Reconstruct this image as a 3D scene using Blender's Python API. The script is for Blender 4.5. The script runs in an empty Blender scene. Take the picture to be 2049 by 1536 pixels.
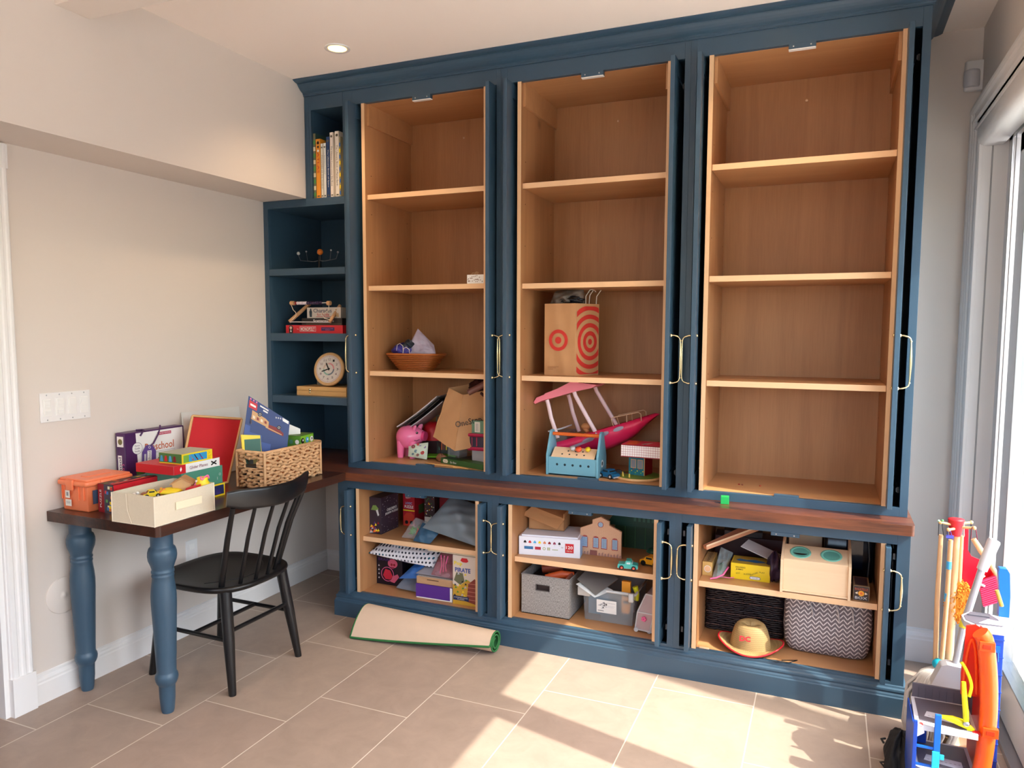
import bpy, math, random
from mathutils import Vector, Matrix, Euler
from math import pi, sin, cos, radians as R
random.seed(7)
sc = bpy.context.scene
COL = sc.collection

# ---------------------------------------------------------------- camera
cam_d = bpy.data.cameras.new('camera')
cam = bpy.data.objects.new('camera', cam_d); COL.objects.link(cam)
cam_d.sensor_width = 36.0; cam_d.lens = 1476.892 / 2049 * 36
cam_d.shift_x = -6.44 / 2049; cam_d.shift_y = 19.21 / 2049
cam_d.clip_start = 0.02; cam_d.clip_end = 100
YAW, PIT, ROL = 0.4001, -0.0855, 0.0039
fw = Vector((-sin(YAW) * cos(PIT), cos(YAW) * cos(PIT), sin(PIT)))
r0 = Vector((cos(YAW), sin(YAW), 0)); u0 = r0.cross(fw)
rt = cos(ROL) * r0 + sin(ROL) * u0; up = -sin(ROL) * r0 + cos(ROL) * u0
cam.matrix_world = Matrix(((rt.x, up.x, -fw.x, 2.6531), (rt.y, up.y, -fw.y, -3.1846), (rt.z, up.z, -fw.z, 1.4781), (0, 0, 0, 1)))
sc.camera = cam

# ---------------------------------------------------------------- sky, sun, exposure
SUN_EL = 48.1
az = Vector((-0.9697, 0.2442, 0))                       # the way the light travels over the ground
sdir = Vector((az.x * cos(R(SUN_EL)), az.y * cos(R(SUN_EL)), -sin(R(SUN_EL))))
w = bpy.data.worlds.new('sky'); sc.world = w; w.use_nodes = True
nt = w.node_tree; bg = nt.nodes['Background']
sky = nt.nodes.new('ShaderNodeTexSky'); sky.sky_type = 'NISHITA'; sky.sun_disc = False
sky.sun_elevation = R(SUN_EL); sky.sun_rotation = R(104); sky.air_density = 1.0; sky.dust_density = 2.5
nt.links.new(sky.outputs[0], bg.inputs[0]); bg.inputs[1].default_value = 0.80
sd = bpy.data.lights.new('sun', 'SUN'); sd.energy = 6.4; sd.angle = R(0.55); sd.color = (1.0, 0.93, 0.82)
so = bpy.data.objects.new('sun', sd); COL.objects.link(so)
so.rotation_euler = sdir.to_track_quat('-Z', 'Y').to_euler(); so.location = (8, -2, 8)
def area(name, loc, size, rot, power, color, portal=False):
    l = bpy.data.lights.new(name, 'AREA'); l.shape = 'RECTANGLE'; l.size, l.size_y = size
    l.energy = power; l.color = color
    if portal: l.cycles.is_portal = True
    o = bpy.data.objects.new(name, l); COL.objects.link(o); o.location = loc; o.rotation_euler = rot
    return o
area('door_portal', (3.42, -1.05, 1.15), (2.2, 2.9), (0, R(90), 0), 1, (1, 1, 1), True)
area('rear_window_portal', (1.7, -5.26, 1.6), (2.5, 1.25), (R(90), 0, 0), 1, (1, 1, 1), True)
sc.view_settings.view_transform = 'Standard'; sc.view_settings.look = 'None'
sc.view_settings.exposure = 0.68; sc.view_settings.gamma = 1.0
sc.view_settings.use_curve_mapping = False
sc.cycles.max_bounces = 10; sc.cycles.diffuse_bounces = 6; sc.cycles.glossy_bounces = 4
sc.cycles.transparent_max_bounces = 16; sc.cycles.caustics_reflective = False; sc.cycles.caustics_refractive = False
sc.cycles.sample_clamp_indirect = 6.0

# ---------------------------------------------------------------- materials
def lin(c):
    if isinstance(c, str):
        c = tuple(int(c[i:i + 2], 16) for i in (0, 2, 4))
    return tuple(((v / 255) / 12.92 if v / 255 <= 0.04045 else ((v / 255 + 0.055) / 1.055) ** 2.4) for v in c) + (1,)
_M = {}
def mat(name, col, rough=0.5, metal=0.0, bump=0.0, bscale=200.0, var=0.0, vscale=20.0, spec=0.5, alpha=1.0, trans=0.0, emit=0.0, coat=0.0):
    if name in _M: return _M[name]
    m = bpy.data.materials.new(name); m.use_nodes = True; _M[name] = m
    n = m.node_tree.nodes; L = m.node_tree.links; b = n['Principled BSDF']
    c = lin(col); b.inputs['Base Color'].default_value = c
    b.inputs['Roughness'].default_value = rough; b.inputs['Metallic'].default_value = metal
    b.inputs['Specular IOR Level'].default_value = spec
    if coat: b.inputs['Coat Weight'].default_value = coat; b.inputs['Coat Roughness'].default_value = 0.1
    if alpha < 1: b.inputs['Alpha'].default_value = alpha
    if trans: b.inputs['Transmission Weight'].default_value = trans; b.inputs['IOR'].default_value = 1.1
    if emit: b.inputs['Emission Color'].default_value = c; b.inputs['Emission Strength'].default_value = emit
    if bump or var:
        tc = n.new('ShaderNodeTexCoord')
    if bump:
        t = n.new('ShaderNodeTexNoise'); t.inputs['Scale'].default_value = bscale; t.inputs['Detail'].default_value = 3
        bp = n.new('ShaderNodeBump'); bp.inputs['Strength'].default_value = bump; bp.inputs['Distance'].default_value = 0.002
        L.new(tc.outputs['Object'], t.inputs['Vector']); L.new(t.outputs['Fac'], bp.inputs['Height']); L.new(bp.outputs[0], b.inputs['Normal'])
    if var:
        t = n.new('ShaderNodeTexNoise'); t.inputs['Scale'].default_value = vscale; t.inputs['Detail'].default_value = 4
        r = n.new('ShaderNodeMixRGB'); r.blend_type = 'MIX'
        r.inputs[1].default_value = tuple(v * (1 - var) for v in c[:3]) + (1,)
        r.inputs[2].default_value = tuple(min(1, v * (1 + var)) for v in c[:3]) + (1,)
        L.new(tc.outputs['Object'], t.inputs['Vector']); L.new(t.outputs['Fac'], r.inputs[0]); L.new(r.outputs[0], b.inputs['Base Color'])
    return m
def woodmat(name, c1, c2, axis='z', scale=1.0, rough=0.45, rings=6.0, knots=False, contrast=1.0, coat=0.0):
    if name in _M: return _M[name]
    m = bpy.data.materials.new(name); m.use_nodes = True; _M[name] = m
    n = m.node_tree.nodes; L = m.node_tree.links; b = n['Principled BSDF']
    b.inputs['Roughness'].default_value = rough
    if coat: b.inputs['Coat Weight'].default_value = coat; b.inputs['Coat Roughness'].default_value = 0.12
    tc = n.new('ShaderNodeTexCoord'); mp = n.new('ShaderNodeMapping')
    s = {'x': (0.35, 6, 6), 'y': (6, 0.35, 6), 'z': (6, 6, 0.35)}[axis]
    mp.inputs['Scale'].default_value = tuple(v * scale for v in s)
    L.new(tc.outputs['Object'], mp.inputs['Vector'])
    a = n.new('ShaderNodeTexNoise'); a.inputs['Scale'].default_value = rings / 6; a.inputs['Detail'].default_value = 5; a.inputs['Distortion'].default_value = 0.8
    L.new(mp.outputs[0], a.inputs['Vector'])
    w1 = n.new('ShaderNodeMath'); w1.operation = 'MULTIPLY'; w1.inputs[1].default_value = 26.0
    L.new(a.outputs['Fac'], w1.inputs[0])
    sn = n.new('ShaderNodeMath'); sn.operation = 'SINE'; L.new(w1.outputs[0], sn.inputs[0])
    f = n.new('ShaderNodeTexNoise'); f.inputs['Scale'].default_value = 22; f.inputs['Detail'].default_value = 4
    L.new(mp.outputs[0], f.inputs['Vector'])
    big = n.new('ShaderNodeTexNoise'); big.inputs['Scale'].default_value = 0.6; L.new(mp.outputs[0], big.inputs['Vector'])
    mr = n.new('ShaderNodeMath'); mr.operation = 'MULTIPLY_ADD'; mr.inputs[1].default_value = 0.13 * contrast; mr.inputs[2].default_value = 0.5
    L.new(sn.outputs[0], mr.inputs[0])
    m2 = n.new('ShaderNodeMath'); m2.operation = 'MULTIPLY_ADD'; m2.inputs[1].default_value = 0.5 * contrast; m2.inputs[2].default_value = -0.25 * contrast
    L.new(f.outputs['Fac'], m2.inputs[0])
    m3 = n.new('ShaderNodeMath'); m3.operation = 'ADD'; L.new(mr.outputs[0], m3.inputs[0]); L.new(m2.outputs[0], m3.inputs[1])
    m4 = n.new('ShaderNodeMath'); m4.operation = 'MULTIPLY_ADD'; m4.inputs[1].default_value = 0.9 * contrast; m4.inputs[2].default_value = -0.45 * contrast
    L.new(big.outputs['Fac'], m4.inputs[0])
    m5 = n.new('ShaderNodeMath'); m5.operation = 'ADD'; m5.use_clamp = True; L.new(m3.outputs[0], m5.inputs[0]); L.new(m4.outputs[0], m5.inputs[1])
    cr = n.new('ShaderNodeMixRGB'); cr.inputs[1].default_value = lin(c1); cr.inputs[2].default_value = lin(c2)
    L.new(m5.outputs[0], cr.inputs[0])
    out = cr.outputs[0]
    if knots:
        v = n.new('ShaderNodeTexVoronoi'); v.inputs['Scale'].default_value = 1.7
        L.new(tc.outputs['Object'], v.inputs['Vector'])
        k = n.new('ShaderNodeMapRange'); k.inputs[1].default_value = 0.012; k.inputs[2].default_value = 0.05; k.inputs[3].default_value = 0.75; k.inputs[4].default_value = 0.0
        L.new(v.outputs['Distance'], k.inputs[0])
        mx = n.new('ShaderNodeMixRGB'); mx.inputs[2].default_value = lin((96, 58, 34)); L.new(k.outputs[0], mx.inputs[0]); L.new(out, mx.inputs[1]); out = mx.outputs[0]
    L.new(out, b.inputs['Base Color'])
    return m

# ---------------------------------------------------------------- mesh builder
def FR(o, right, upv):
    """frame: local x = right, y = up, z = normal"""
    r = Vector(right).normalized(); u = Vector(upv).normalized(); n = r.cross(u).normalized(); u = n.cross(r)
    return Matrix(((r.x, u.x, n.x, o[0]), (r.y, u.y, n.y, o[1]), (r.z, u.z, n.z, o[2]), (0, 0, 0, 1)))
def T(x, y, z): return Matrix.Translation((x, y, z))
def RZ(a): return Matrix.Rotation(a, 4, 'Z')
def RX(a): return Matrix.Rotation(a, 4, 'X')
def RY(a): return Matrix.Rotation(a, 4, 'Y')
_txt = {}
def text_geo(s, bold=0.0):
    if (s, bold) in _txt: return _txt[(s, bold)]
    cu = bpy.data.curves.new('t', 'FONT'); cu.body = s; cu.size = 1.0; cu.align_x = 'CENTER'; cu.align_y = 'CENTER'
    cu.resolution_u = 2; cu.offset = bold
    o = bpy.data.objects.new('t', cu); COL.objects.link(o)
    dg = bpy.context.evaluated_depsgraph_get(); me = bpy.data.meshes.new_from_object(o.evaluated_get(dg))
    vs = [tuple(v.co) for v in me.vertices]; fs = [tuple(p.vertices) for p in me.polygons]
    bpy.data.objects.remove(o); bpy.data.curves.remove(cu); bpy.data.meshes.remove(me)
    if vs:
        xs = [v[0] for v in vs]; ys = [v[1] for v in vs]
        cx, cy = (min(xs) + max(xs)) / 2, (min(ys) + max(ys)) / 2; ww = max(xs) - min(xs); hh = max(ys) - min(ys)
        vs = [(v[0] - cx, v[1] - cy, 0) for v in vs]
    else: ww = hh = 1
    _txt[(s, bold)] = (vs, fs, ww, hh); return _txt[(s, bold)]
class MB:
    def __init__(self): self.v = []; self.f = []; self.m = []; self.s = []; self.T = Matrix.Identity(4); self.mats = []
    def mi(self, m):
        if m is None: m = self.mats[0] if self.mats else None
        if m not in self.mats: self.mats.append(m)
        return self.mats.index(m)
    def add(self, vs, fs, m=None, sm=False):
        b = len(self.v); k = self.mi(m)
        self.v += [tuple(self.T @ Vector(p)) for p in vs]
        for f in fs: self.f.append(tuple(b + i for i in f)); self.m.append(k); self.s.append(sm)
        return self
    def box(self, x0, x1, y0, y1, z0, z1, m=None):
        vs = [(x, y, z) for z in (z0, z1) for y in (y0, y1) for x in (x0, x1)]
        return self.add(vs, [(0, 2, 3, 1), (4, 5, 7, 6), (0, 1, 5, 4), (2, 6, 7, 3), (0, 4, 6, 2), (1, 3, 7, 5)], m)
    def rbox(self, x0, x1, y0, y1, z0, z1, r, m=None, seg=3, rz=None):
        """box with rounded vertical edges and a small chamfer above and below"""
        pts = []
        for cx, cy, a in ((x1 - r, y1 - r, 0), (x0 + r, y1 - r, pi / 2), (x0 + r, y0 + r, pi), (x1 - r, y0 + r, 1.5 * pi)):
            for i in range(seg + 1):
                t = a + pi / 2 * i / seg; pts.append((cx + r * cos(t), cy + r * sin(t)))
        c = rz if rz is not None else min(r * .5, (z1 - z0) * .2)
        mx, my = (x0 + x1) / 2, (y0 + y1) / 2
        rings = []
        for z, ins in ((z0, c), (z0 + c, 0), (z1 - c, 0), (z1, c)):
            fx = 1 - ins / max(1e-6, (x1 - x0) / 2); fy = 1 - ins / max(1e-6, (y1 - y0) / 2)
            rings.append([(mx + (p[0] - mx) * fx, my + (p[1] - my) * fy, z) for p in pts])
        return self.rings(rings, m, True, closed=True, caps=True)
    def rings(self, rings, m=None, sm=True, closed=True, caps=True):
        n = len(rings[0]); vs = [p for r in rings for p in r]; fs = []
        for i in range(len(rings) - 1):
            for j in range(n if closed else n - 1):
                k = (j + 1) % n; fs.append((i * n + j, i * n + k, (i + 1) * n + k, (i + 1) * n + j))
        self.add(vs, fs, m, sm)
        if caps:
            self.add(rings[0], [tuple(range(n))[::-1]], m); self.add(rings[-1], [tuple(range(n))], m)
        return self
    def prism(self, pts, h0, h1, axis='z', m=None, sm=False):
        f = {'z': lambda a, b, h: (a, b, h), 'y': lambda a, b, h: (a, h, b), 'x': lambda a, b, h: (h, a, b)}[axis]
        n = len(pts); vs = [f(a, b, h0) for a, b in pts] + [f(a, b, h1) for a, b in pts]
        self.add(vs, [tuple(range(n)), tuple(range(n, 2 * n))[::-1]], m)
        self.add(vs, [(i, (i + 1) % n, n + (i + 1) % n, n + i) for i in range(n)], m, sm)
        return self
    def lathe(self, prof, seg=24, m=None, sm=True, caps=True):
        rings = [[(r * cos(2 * pi * i / seg), r * sin(2 * pi * i / seg), z) for i in range(seg)] for r, z in prof]
        return self.rings(rings, m, sm, True, caps)
    def cyl(self, a, b, r, m=None, seg=12, r2=None):
        return self.tube([a, b], [r, r if r2 is None else r2], m, seg)
    def tube(self, path, r, m=None, seg=8, closed=False, flat=1.0, up=None):
        P = [Vector(p) for p in path]; n = len(P)
        rr = list(r) if isinstance(r, (list, tuple)) else [r] * n
        rings = []; prev = None
        for i in range(n):
            if closed: t = P[(i + 1) % n] - P[i - 1]
            else: t = P[min(i + 1, n - 1)] - P[max(i - 1, 0)]
            t.normalize()
            if prev is None:
                a = Vector(up) if up else (Vector((0, 0, 1)) if abs(t.z) < .9 else Vector((1, 0, 0)))
                u = (a - t * a.dot(t)).normalized()
            else: u = (prev - t * prev.dot(t)).normalized()
            prev = u; w_ = t.cross(u)
            rings.append([tuple(P[i] + u * (rr[i] * cos(2 * pi * k / seg)) + w_ * (rr[i] * flat * sin(2 * pi * k / seg))) for k in range(seg)])
        if closed: rings.append(rings[0]); return self.rings(rings, m, True, True, False)
        return self.rings(rings, m, True, True, True)
    def ball(self, c, r, m=None, seg=16, rings=10):
        if not isinstance(r, (tuple, list)): r = (r, r, r)
        rs = []
        for i in range(rings + 1):
            a = -pi / 2 + pi * i / rings; a = max(-pi / 2 + .02, min(pi / 2 - .02, a))
            rs.append([(c[0] + r[0] * cos(a) * cos(2 * pi * k / seg), c[1] + r[1] * cos(a) * sin(2 * pi * k / seg), c[2] + r[2] * sin(a)) for k in range(seg)])
        return self.rings(rs, m, True, True, True)
    def grid(self, nu, nv, fn, m=None, sm=True):
        vs = [fn(i / nu, j / nv) for j in range(nv + 1) for i in range(nu + 1)]; W = nu + 1
        return self.add(vs, [(j * W + i, j * W + i + 1, (j + 1) * W + i + 1, (j + 1) * W + i) for j in range(nv) for i in range(nu)], m, sm)
    def slab(self, nu, nv, fn, th, m=None, sm=True):
        """sheet with thickness: fn(u,v) -> point; th thickness downwards along z"""
        self.grid(nu, nv, fn, m, sm)
        self.grid(nu, nv, lambda u, v: (Vector(fn(1 - u, v)) - Vector((0, 0, th))), m, sm)
        for e in range(4):
            def g(u, v, e=e):
                p = {0: (u, 0), 1: (1, u), 2: (1 - u, 1), 3: (0, 1 - u)}[e]
                return Vector(fn(*p)) - Vector((0, 0, th * (1 - v)))
            self.grid(nu if e in (0, 2) else nv, 1, g, m, False)
        return self
    # flat print on a surface; F = frame matrix, coordinates in metres in that frame
    def rect(self, F, x, y, w_, h, m, z=.0005):
        o = self.T; self.T = o @ F
        self.add([(x, y, z), (x + w_, y, z), (x + w_, y + h, z), (x, y + h, z)], [(0, 1, 2, 3)], m); self.T = o; return self
    def poly(self, F, pts, m, z=.0007):
        o = self.T; self.T = o @ F; self.add([(a, b, z) for a, b in pts], [tuple(range(len(pts)))], m); self.T = o; return self
    def disc(self, F, x, y, r, m, z=.0007, seg=20, ry=None):
        ry = ry or r
        return self.poly(F, [(x + r * cos(2 * pi * i / seg), y + ry * sin(2 * pi * i / seg)) for i in range(seg)], m, z)
    def ring(self, F, x, y, ra, rb, m, z=.0007, seg=36, clip=None):
        o = self.T; self.T = o @ F
        def cl(a, b):
            if clip: a = max(clip[0], min(clip[1], a)); b = max(clip[2], min(clip[3], b))
            return (a, b, z)
        for i in range(seg):
            a0, a1 = 2 * pi * i / seg, 2 * pi * (i + 1) / seg
            q = [(x + ra * cos(a0), y + ra * sin(a0)), (x + rb * cos(a0), y + rb * sin(a0)), (x + rb * cos(a1), y + rb * sin(a1)), (x + ra * cos(a1), y + ra * sin(a1))]
            if clip:
                c = [cl(*p) for p in q]
                ar = abs(sum(c[k][0] * c[(k + 1) % 4][1] - c[(k + 1) % 4][0] * c[k][1] for k in range(4)))
                if ar < 1e-9: continue
                self.add(c, [(0, 1, 2, 3)], m)
            else: self.add([(a, b, z) for a, b in q], [(0, 1, 2, 3)], m)
        self.T = o; return self
    def text(self, F, s, x, y, width, m, height=None, z=.001, rot=0.0, bold=0.0):
        vs, fs, ww, hh = text_geo(s, bold); k = width / ww; ky = k if height is None else height / hh
        o = self.T; self.T = o @ F @ T(x, y, z) @ RZ(rot)
        self.add([(a * k, b * ky, 0) for a, b, c in vs], fs, m); self.T = o; return self
    def build(self, name, parent=None, bevel=0.0, sub=0, bseg=2):
        me = bpy.data.meshes.new(name); me.from_pydata(self.v, [], self.f)
        for mm in self.mats: me.materials.append(mm)
        me.polygons.foreach_set('material_index', self.m); me.polygons.foreach_set('use_smooth', self.s)
        me.update()
        o = bpy.data.objects.new(name, me); COL.objects.link(o)
        if parent is not None: o.parent = parent
        if bevel:
            b = o.modifiers.new('bevel', 'BEVEL'); b.width = bevel; b.segments = bseg; b.limit_method = 'ANGLE'; b.angle_limit = R(40)
        if sub:
            s = o.modifiers.new('sub', 'SUBSURF'); s.levels = sub; s.render_levels = sub
        return o
def tag(o, label, cat, group=None, kind=None):
    o['label'] = label; o['category'] = cat
    if group: o['group'] = group
    if kind: o['kind'] = kind
    return o
def thing(name, label, cat, loc=(0, 0, 0), rz=0.0, group=None):
    o = bpy.data.objects.new(name, None); COL.objects.link(o); o.empty_display_size = 0.05
    o.location = loc; o.rotation_euler = (0, 0, rz); return tag(o, label, cat, group)
def struct(o, label=None):
    o['kind'] = 'structure'
    if label: o['label'] = label
    return o
def one(mb, name, label, cat, loc=(0, 0, 0), rz=0.0, group=None, bevel=0.0, sub=0):
    o = mb.build(name, None, bevel, sub); o.location = loc; o.rotation_euler = (0, 0, rz); return tag(o, label, cat, group)
def copy_tree(o, parent=None):
    c = o.copy(); COL.objects.link(c); c.parent = parent
    for ch in list(o.children): copy_tree(ch, c)
    return c
# shared materials
BLUE = mat('blue_paint', (54, 80, 100), 0.36, bump=.03, bscale=60)
DARKBLUE = BLUE
MAPLE_V = woodmat('maple_upright', (160, 111, 71), (184, 134, 90), 'z', 1.0, .42, 5, knots=True, contrast=1.5)
MAPLE_H = woodmat('maple_lengthwise', (172, 122, 79), (194, 145, 99), 'x', 1.0, .42, 5)
MAPLE_E = woodmat('maple_edging', (226, 178, 132), (240, 200, 158), 'z', 2.0, .45, 4, contrast=.5)
MAPLE_EH = woodmat('maple_edging_lengthwise', (226, 178, 132), (240, 200, 158), 'x', 2.0, .45, 4, contrast=.5)
WALNUT_X = woodmat('walnut_lengthwise', (50, 25, 17), (136, 76, 48), 'x', 1.6, .30, 8, contrast=1.3, coat=.25)
WALNUT_Y = woodmat('walnut_across', (32, 17, 13), (82, 45, 31), 'y', 1.6, .30, 8, contrast=1.3, coat=.25)
BRASS = mat('polished_brass', (228, 210, 166), 0.22, 1.0)
STEEL = mat('steel', (190, 192, 195), 0.3, 1.0)
BLACKPLASTIC = mat('black_plastic', (16, 16, 18), 0.45)
TRIMWHITE = mat('trim_paint', (232, 230, 228), 0.35)
WALL = mat('wall_paint', (218, 208, 199), 0.7, bump=.04, bscale=150)
CEIL = mat('ceiling_paint', (250, 240, 231), 0.8, bump=.03, bscale=120)
WHITE = mat('white', (238, 236, 232), .5); BLACK = mat('black', (20, 20, 22), .5)
RED = mat('red', (200, 28, 40), .45); DKRED = mat('dark_red', (140, 18, 30), .5)
YEL = mat('yellow', (244, 214, 36), .45); ORANGE = mat('orange', (236, 110, 50), .5)
GRN = mat('green', (60, 140, 60), .5); SKYB = mat('sky_blue', (70, 165, 215), .45)
NAVY = mat('navy', (28, 40, 86), .45); PURPLE = mat('purple', (84, 50, 130), .45)
PINK = mat('pink', (236, 110, 160), .4); CREAM = mat('cream', (236, 222, 200), .6)
GREY = mat('grey', (140, 140, 145), .5); LGREY = mat('light_grey', (196, 196, 200), .5)
KRAFT = mat('kraft_paper', (196, 146, 100), .75, bump=.15, bscale=40, var=.06)
PAPER = mat('paper', (232, 226, 214), .7)
PLYW = woodmat('pale_plywood', (222, 186, 146), (238, 208, 172), 'x', 3.0, .5, 5, contrast=.6)
PLYW2 = woodmat('pine', (210, 160, 104), (232, 188, 134), 'z', 4.0, .5, 5, contrast=.8)
# ================================================================ the room
XL, XS, XR, YB, ZC, YF = -0.167, 0.118, 3.20, 0.49, 2.734, -5.2
def floor_material():
    m = bpy.data.materials.new('floor_tile'); m.use_nodes = True
    n = m.node_tree.nodes; L = m.node_tree.links; b = n['Principled BSDF']
    tc = n.new('ShaderNodeTexCoord'); sp = n.new('ShaderNodeSeparateXYZ'); L.new(tc.outputs['Object'], sp.inputs[0])
    def M(op, a, b_=None, c=None, clamp=False):
        q = n.new('ShaderNodeMath'); q.operation = op; q.use_clamp = clamp
        for i, v in enumerate((a, b_, c)):
            if v is None: continue
            if isinstance(v, (int, float)): q.inputs[i].default_value = v
            else: L.new(v, q.inputs[i])
        return q.outputs[0]
    u = M('DIVIDE', M('SUBTRACT', sp.outputs[0], 0.0075), 0.4045)
    k = M('FLOOR', u); fu = M('FRACT', u)
    v = M('DIVIDE', M('SUBTRACT', M('ADD', sp.outputs[1], 1.26), M('MULTIPLY', k, 0.2055)), 0.6175)
    kv = M('FLOOR', v); fv = M('FRACT', v)
    du = M('MULTIPLY', M('MINIMUM', fu, M('SUBTRACT', 1.0, fu)), 0.4045)
    dv = M('MULTIPLY', M('MINIMUM', fv, M('SUBTRACT', 1.0, fv)), 0.6175)
    dd = M('MINIMUM', du, dv)
    g = n.new('ShaderNodeMapRange'); g.inputs[1].default_value = .0016; g.inputs[2].default_value = .0028; g.inputs[3].default_value = 1; g.inputs[4].default_value = 0
    L.new(dd, g.inputs[0])
    cb = n.new('ShaderNodeCombineXYZ'); L.new(k, cb.inputs[0]); L.new(kv, cb.inputs[1])
    wn = n.new('ShaderNodeTexWhiteNoise'); L.new(cb.outputs[0], wn.inputs['Vector'])
    base = n.new('ShaderNodeMixRGB'); base.inputs[1].default_value = lin((162, 141, 128)); base.inputs[2].default_value = lin((169, 150, 134)); L.new(wn.outputs['Value'], base.inputs[0])
    n1 = n.new('ShaderNodeTexNoise'); n1.inputs['Scale'].default_value = 9; n1.inputs['Detail'].default_value = 8; n1.inputs['Roughness'].default_value = .65
    n1.inputs['Distortion'].default_value = .6; L.new(tc.outputs['Object'], n1.inputs['Vector'])
    r1 = n.new('ShaderNodeMapRange'); r1.inputs[1].default_value = .3; r1.inputs[2].default_value = .7; r1.inputs[3].default_value = .90; r1.inputs[4].default_value = 1.08; L.new(n1.outputs['Fac'], r1.inputs[0])
    mu = n.new('ShaderNodeVectorMath'); mu.operation = 'SCALE'; L.new(base.outputs[0], mu.inputs[0]); L.new(r1.outputs[0], mu.inputs['Scale'])
    n2 = n.new('ShaderNodeTexNoise'); n2.inputs['Scale'].default_value = 55; n2.inputs['Detail'].default_value = 2; L.new(tc.outputs['Object'], n2.inputs['Vector'])
    r2 = n.new('ShaderNodeMapRange'); r2.inputs[1].default_value = .66; r2.inputs[2].default_value = .74; r2.inputs[3].default_value = 0; r2.inputs[4].default_value = .3; L.new(n2.outputs['Fac'], r2.inputs[0])
    sp2 = n.new('ShaderNodeMixRGB'); sp2.inputs[2].default_value = lin((150, 128, 106)); L.new(r2.outputs[0], sp2.inputs[0]); L.new(mu.outputs[0], sp2.inputs[1])
    fin = n.new('ShaderNodeMixRGB'); fin.inputs[2].default_value = lin((212, 198, 184)); L.new(g.outputs[0], fin.inputs[0]); L.new(sp2.outputs[0], fin.inputs[1])
    L.new(fin.outputs[0], b.inputs['Base Color']); b.inputs['Roughness'].default_value = .5
    h = M('ADD', M('MULTIPLY', g.outputs[0], -1.0), M('MULTIPLY', n2.outputs['Fac'], .12))
    bp = n.new('ShaderNodeBump'); bp.inputs['Strength'].default_value = .35; bp.inputs['Distance'].default_value = .0015; L.new(h, bp.inputs['Height']); L.new(bp.outputs[0], b.inputs['Normal'])
    return m
fl = MB(); fl.box(-2.2, 3.36, YF, 0.62, -0.12, 0, floor_material()); struct(fl.build('floor'), 'stone-look tiled floor with pale grout, sunlit near the glass door')
c = MB(); c.box(-2.2, XR + .16, YF, 0.62, ZC, ZC + .12, CEIL); struct(c.build('ceiling'), 'smooth pale ceiling')
# left wall: lower face at XL, upper part stands forward to XS (soffit), doorway at the near end
DY0, DY1, DZ = -2.36, -1.444, 2.045
wl = MB()
wl.box(XL - .12, XL, DY1, YB + .1, 0, ZC, WALL); wl.box(XL - .12, XL, DY0, DY1, DZ, ZC, WALL); wl.box(XL - .12, XL, YF, DY0, 0, ZC, WALL)
wl.box(XL, XS, YF, -0.001, 2.158, ZC, WALL)
struct(wl.build('wall_left'), 'beige painted wall with the upper part stepped forward over the desk')
wb = MB(); wb.box(XL - .12, XR + .16, YB, YB + .12, 0, ZC, WALL); struct(wb.build('wall_back'), 'beige painted wall behind the cabinets')
wf = MB(); WX0, WX1, WZ0, WZ1 = .4, 3.0, .95, 2.25
wf.box(-2.2, WX0, YF - .12, YF, 0, ZC, WALL); wf.box(WX1, XR + .16, YF - .12, YF, 0, ZC, WALL); wf.box(WX0, WX1, YF - .12, YF, 0, WZ0, WALL); wf.box(WX0, WX1, YF - .12, YF, WZ1, ZC, WALL)
struct(wf.build('wall_front'))
wn = MB()
for a in ((WX0, WX1, WZ0, WZ0 + .06), (WX0, WX1, WZ1 - .06, WZ1), (WX0, WX0 + .06, WZ0, WZ1), (WX1 - .06, WX1, WZ0, WZ1), ((WX0 + WX1) / 2 - .03, (WX0 + WX1) / 2 + .03, WZ0, WZ1)): wn.box(a[0], a[1], YF - .1, YF - .02, a[2], a[3], TRIMWHITE)
struct(wn.build('window_1'))
# side room seen through the doorway
sr = MB(); sr.box(-2.3, -2.2, YF, .62, 0, ZC, WALL); sr.box(-2.2, XL - .12, .5, .62, 0, ZC, WALL); struct(sr.build('wall_side'))
# right wall with the opening of the glass door
GY0, GY1, GZ = -3.6, 0.375, 2.31
wr = MB()
wr.box(XR, XR + .16, GY1 + .03, YB + .1, 0, ZC, WALL); wr.box(XR, XR + .16, GY0 - .03, GY1 + .03, GZ + .02, ZC, WALL); wr.box(XR, XR + .16, YF, GY0 - .03, 0, ZC, WALL)
struct(wr.build('wall_right'), 'beige wall around the sliding glass door')
# ceiling beam at the left
bm = MB(); bm.box(XS - .0, XR, -1.3415, -1.2044, 2.606, ZC, mat('beam_paint', (232, 222, 212), .7)); struct(bm.build('trim_1', bevel=.002), 'pale dropped beam under the ceiling')
# baseboards
def bb_profile(): return [(0, 0), (.016, 0), (.016, .082), (.0135, .088), (.0135, .096), (.010, .104), (.006, .108), (.006, .118), (.0, .122)]
b = MB(); b.prism([(XL + a, z) for a, z in bb_profile()], -1.36, YB, 'y', TRIMWHITE); b.prism([(XL + a, z) for a, z in bb_profile()], YF, -2.44, 'y', TRIMWHITE); struct(b.build('baseboard_left'))
b = MB(); b.prism([(YB - a, z) for a, z in bb_profile()], XL, .33, 'x', TRIMWHITE); b.prism([(YB - a, z * 1.25) for a, z in bb_profile()], 2.97, 3.168, 'x', TRIMWHITE); struct(b.build('baseboard_back'))
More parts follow.
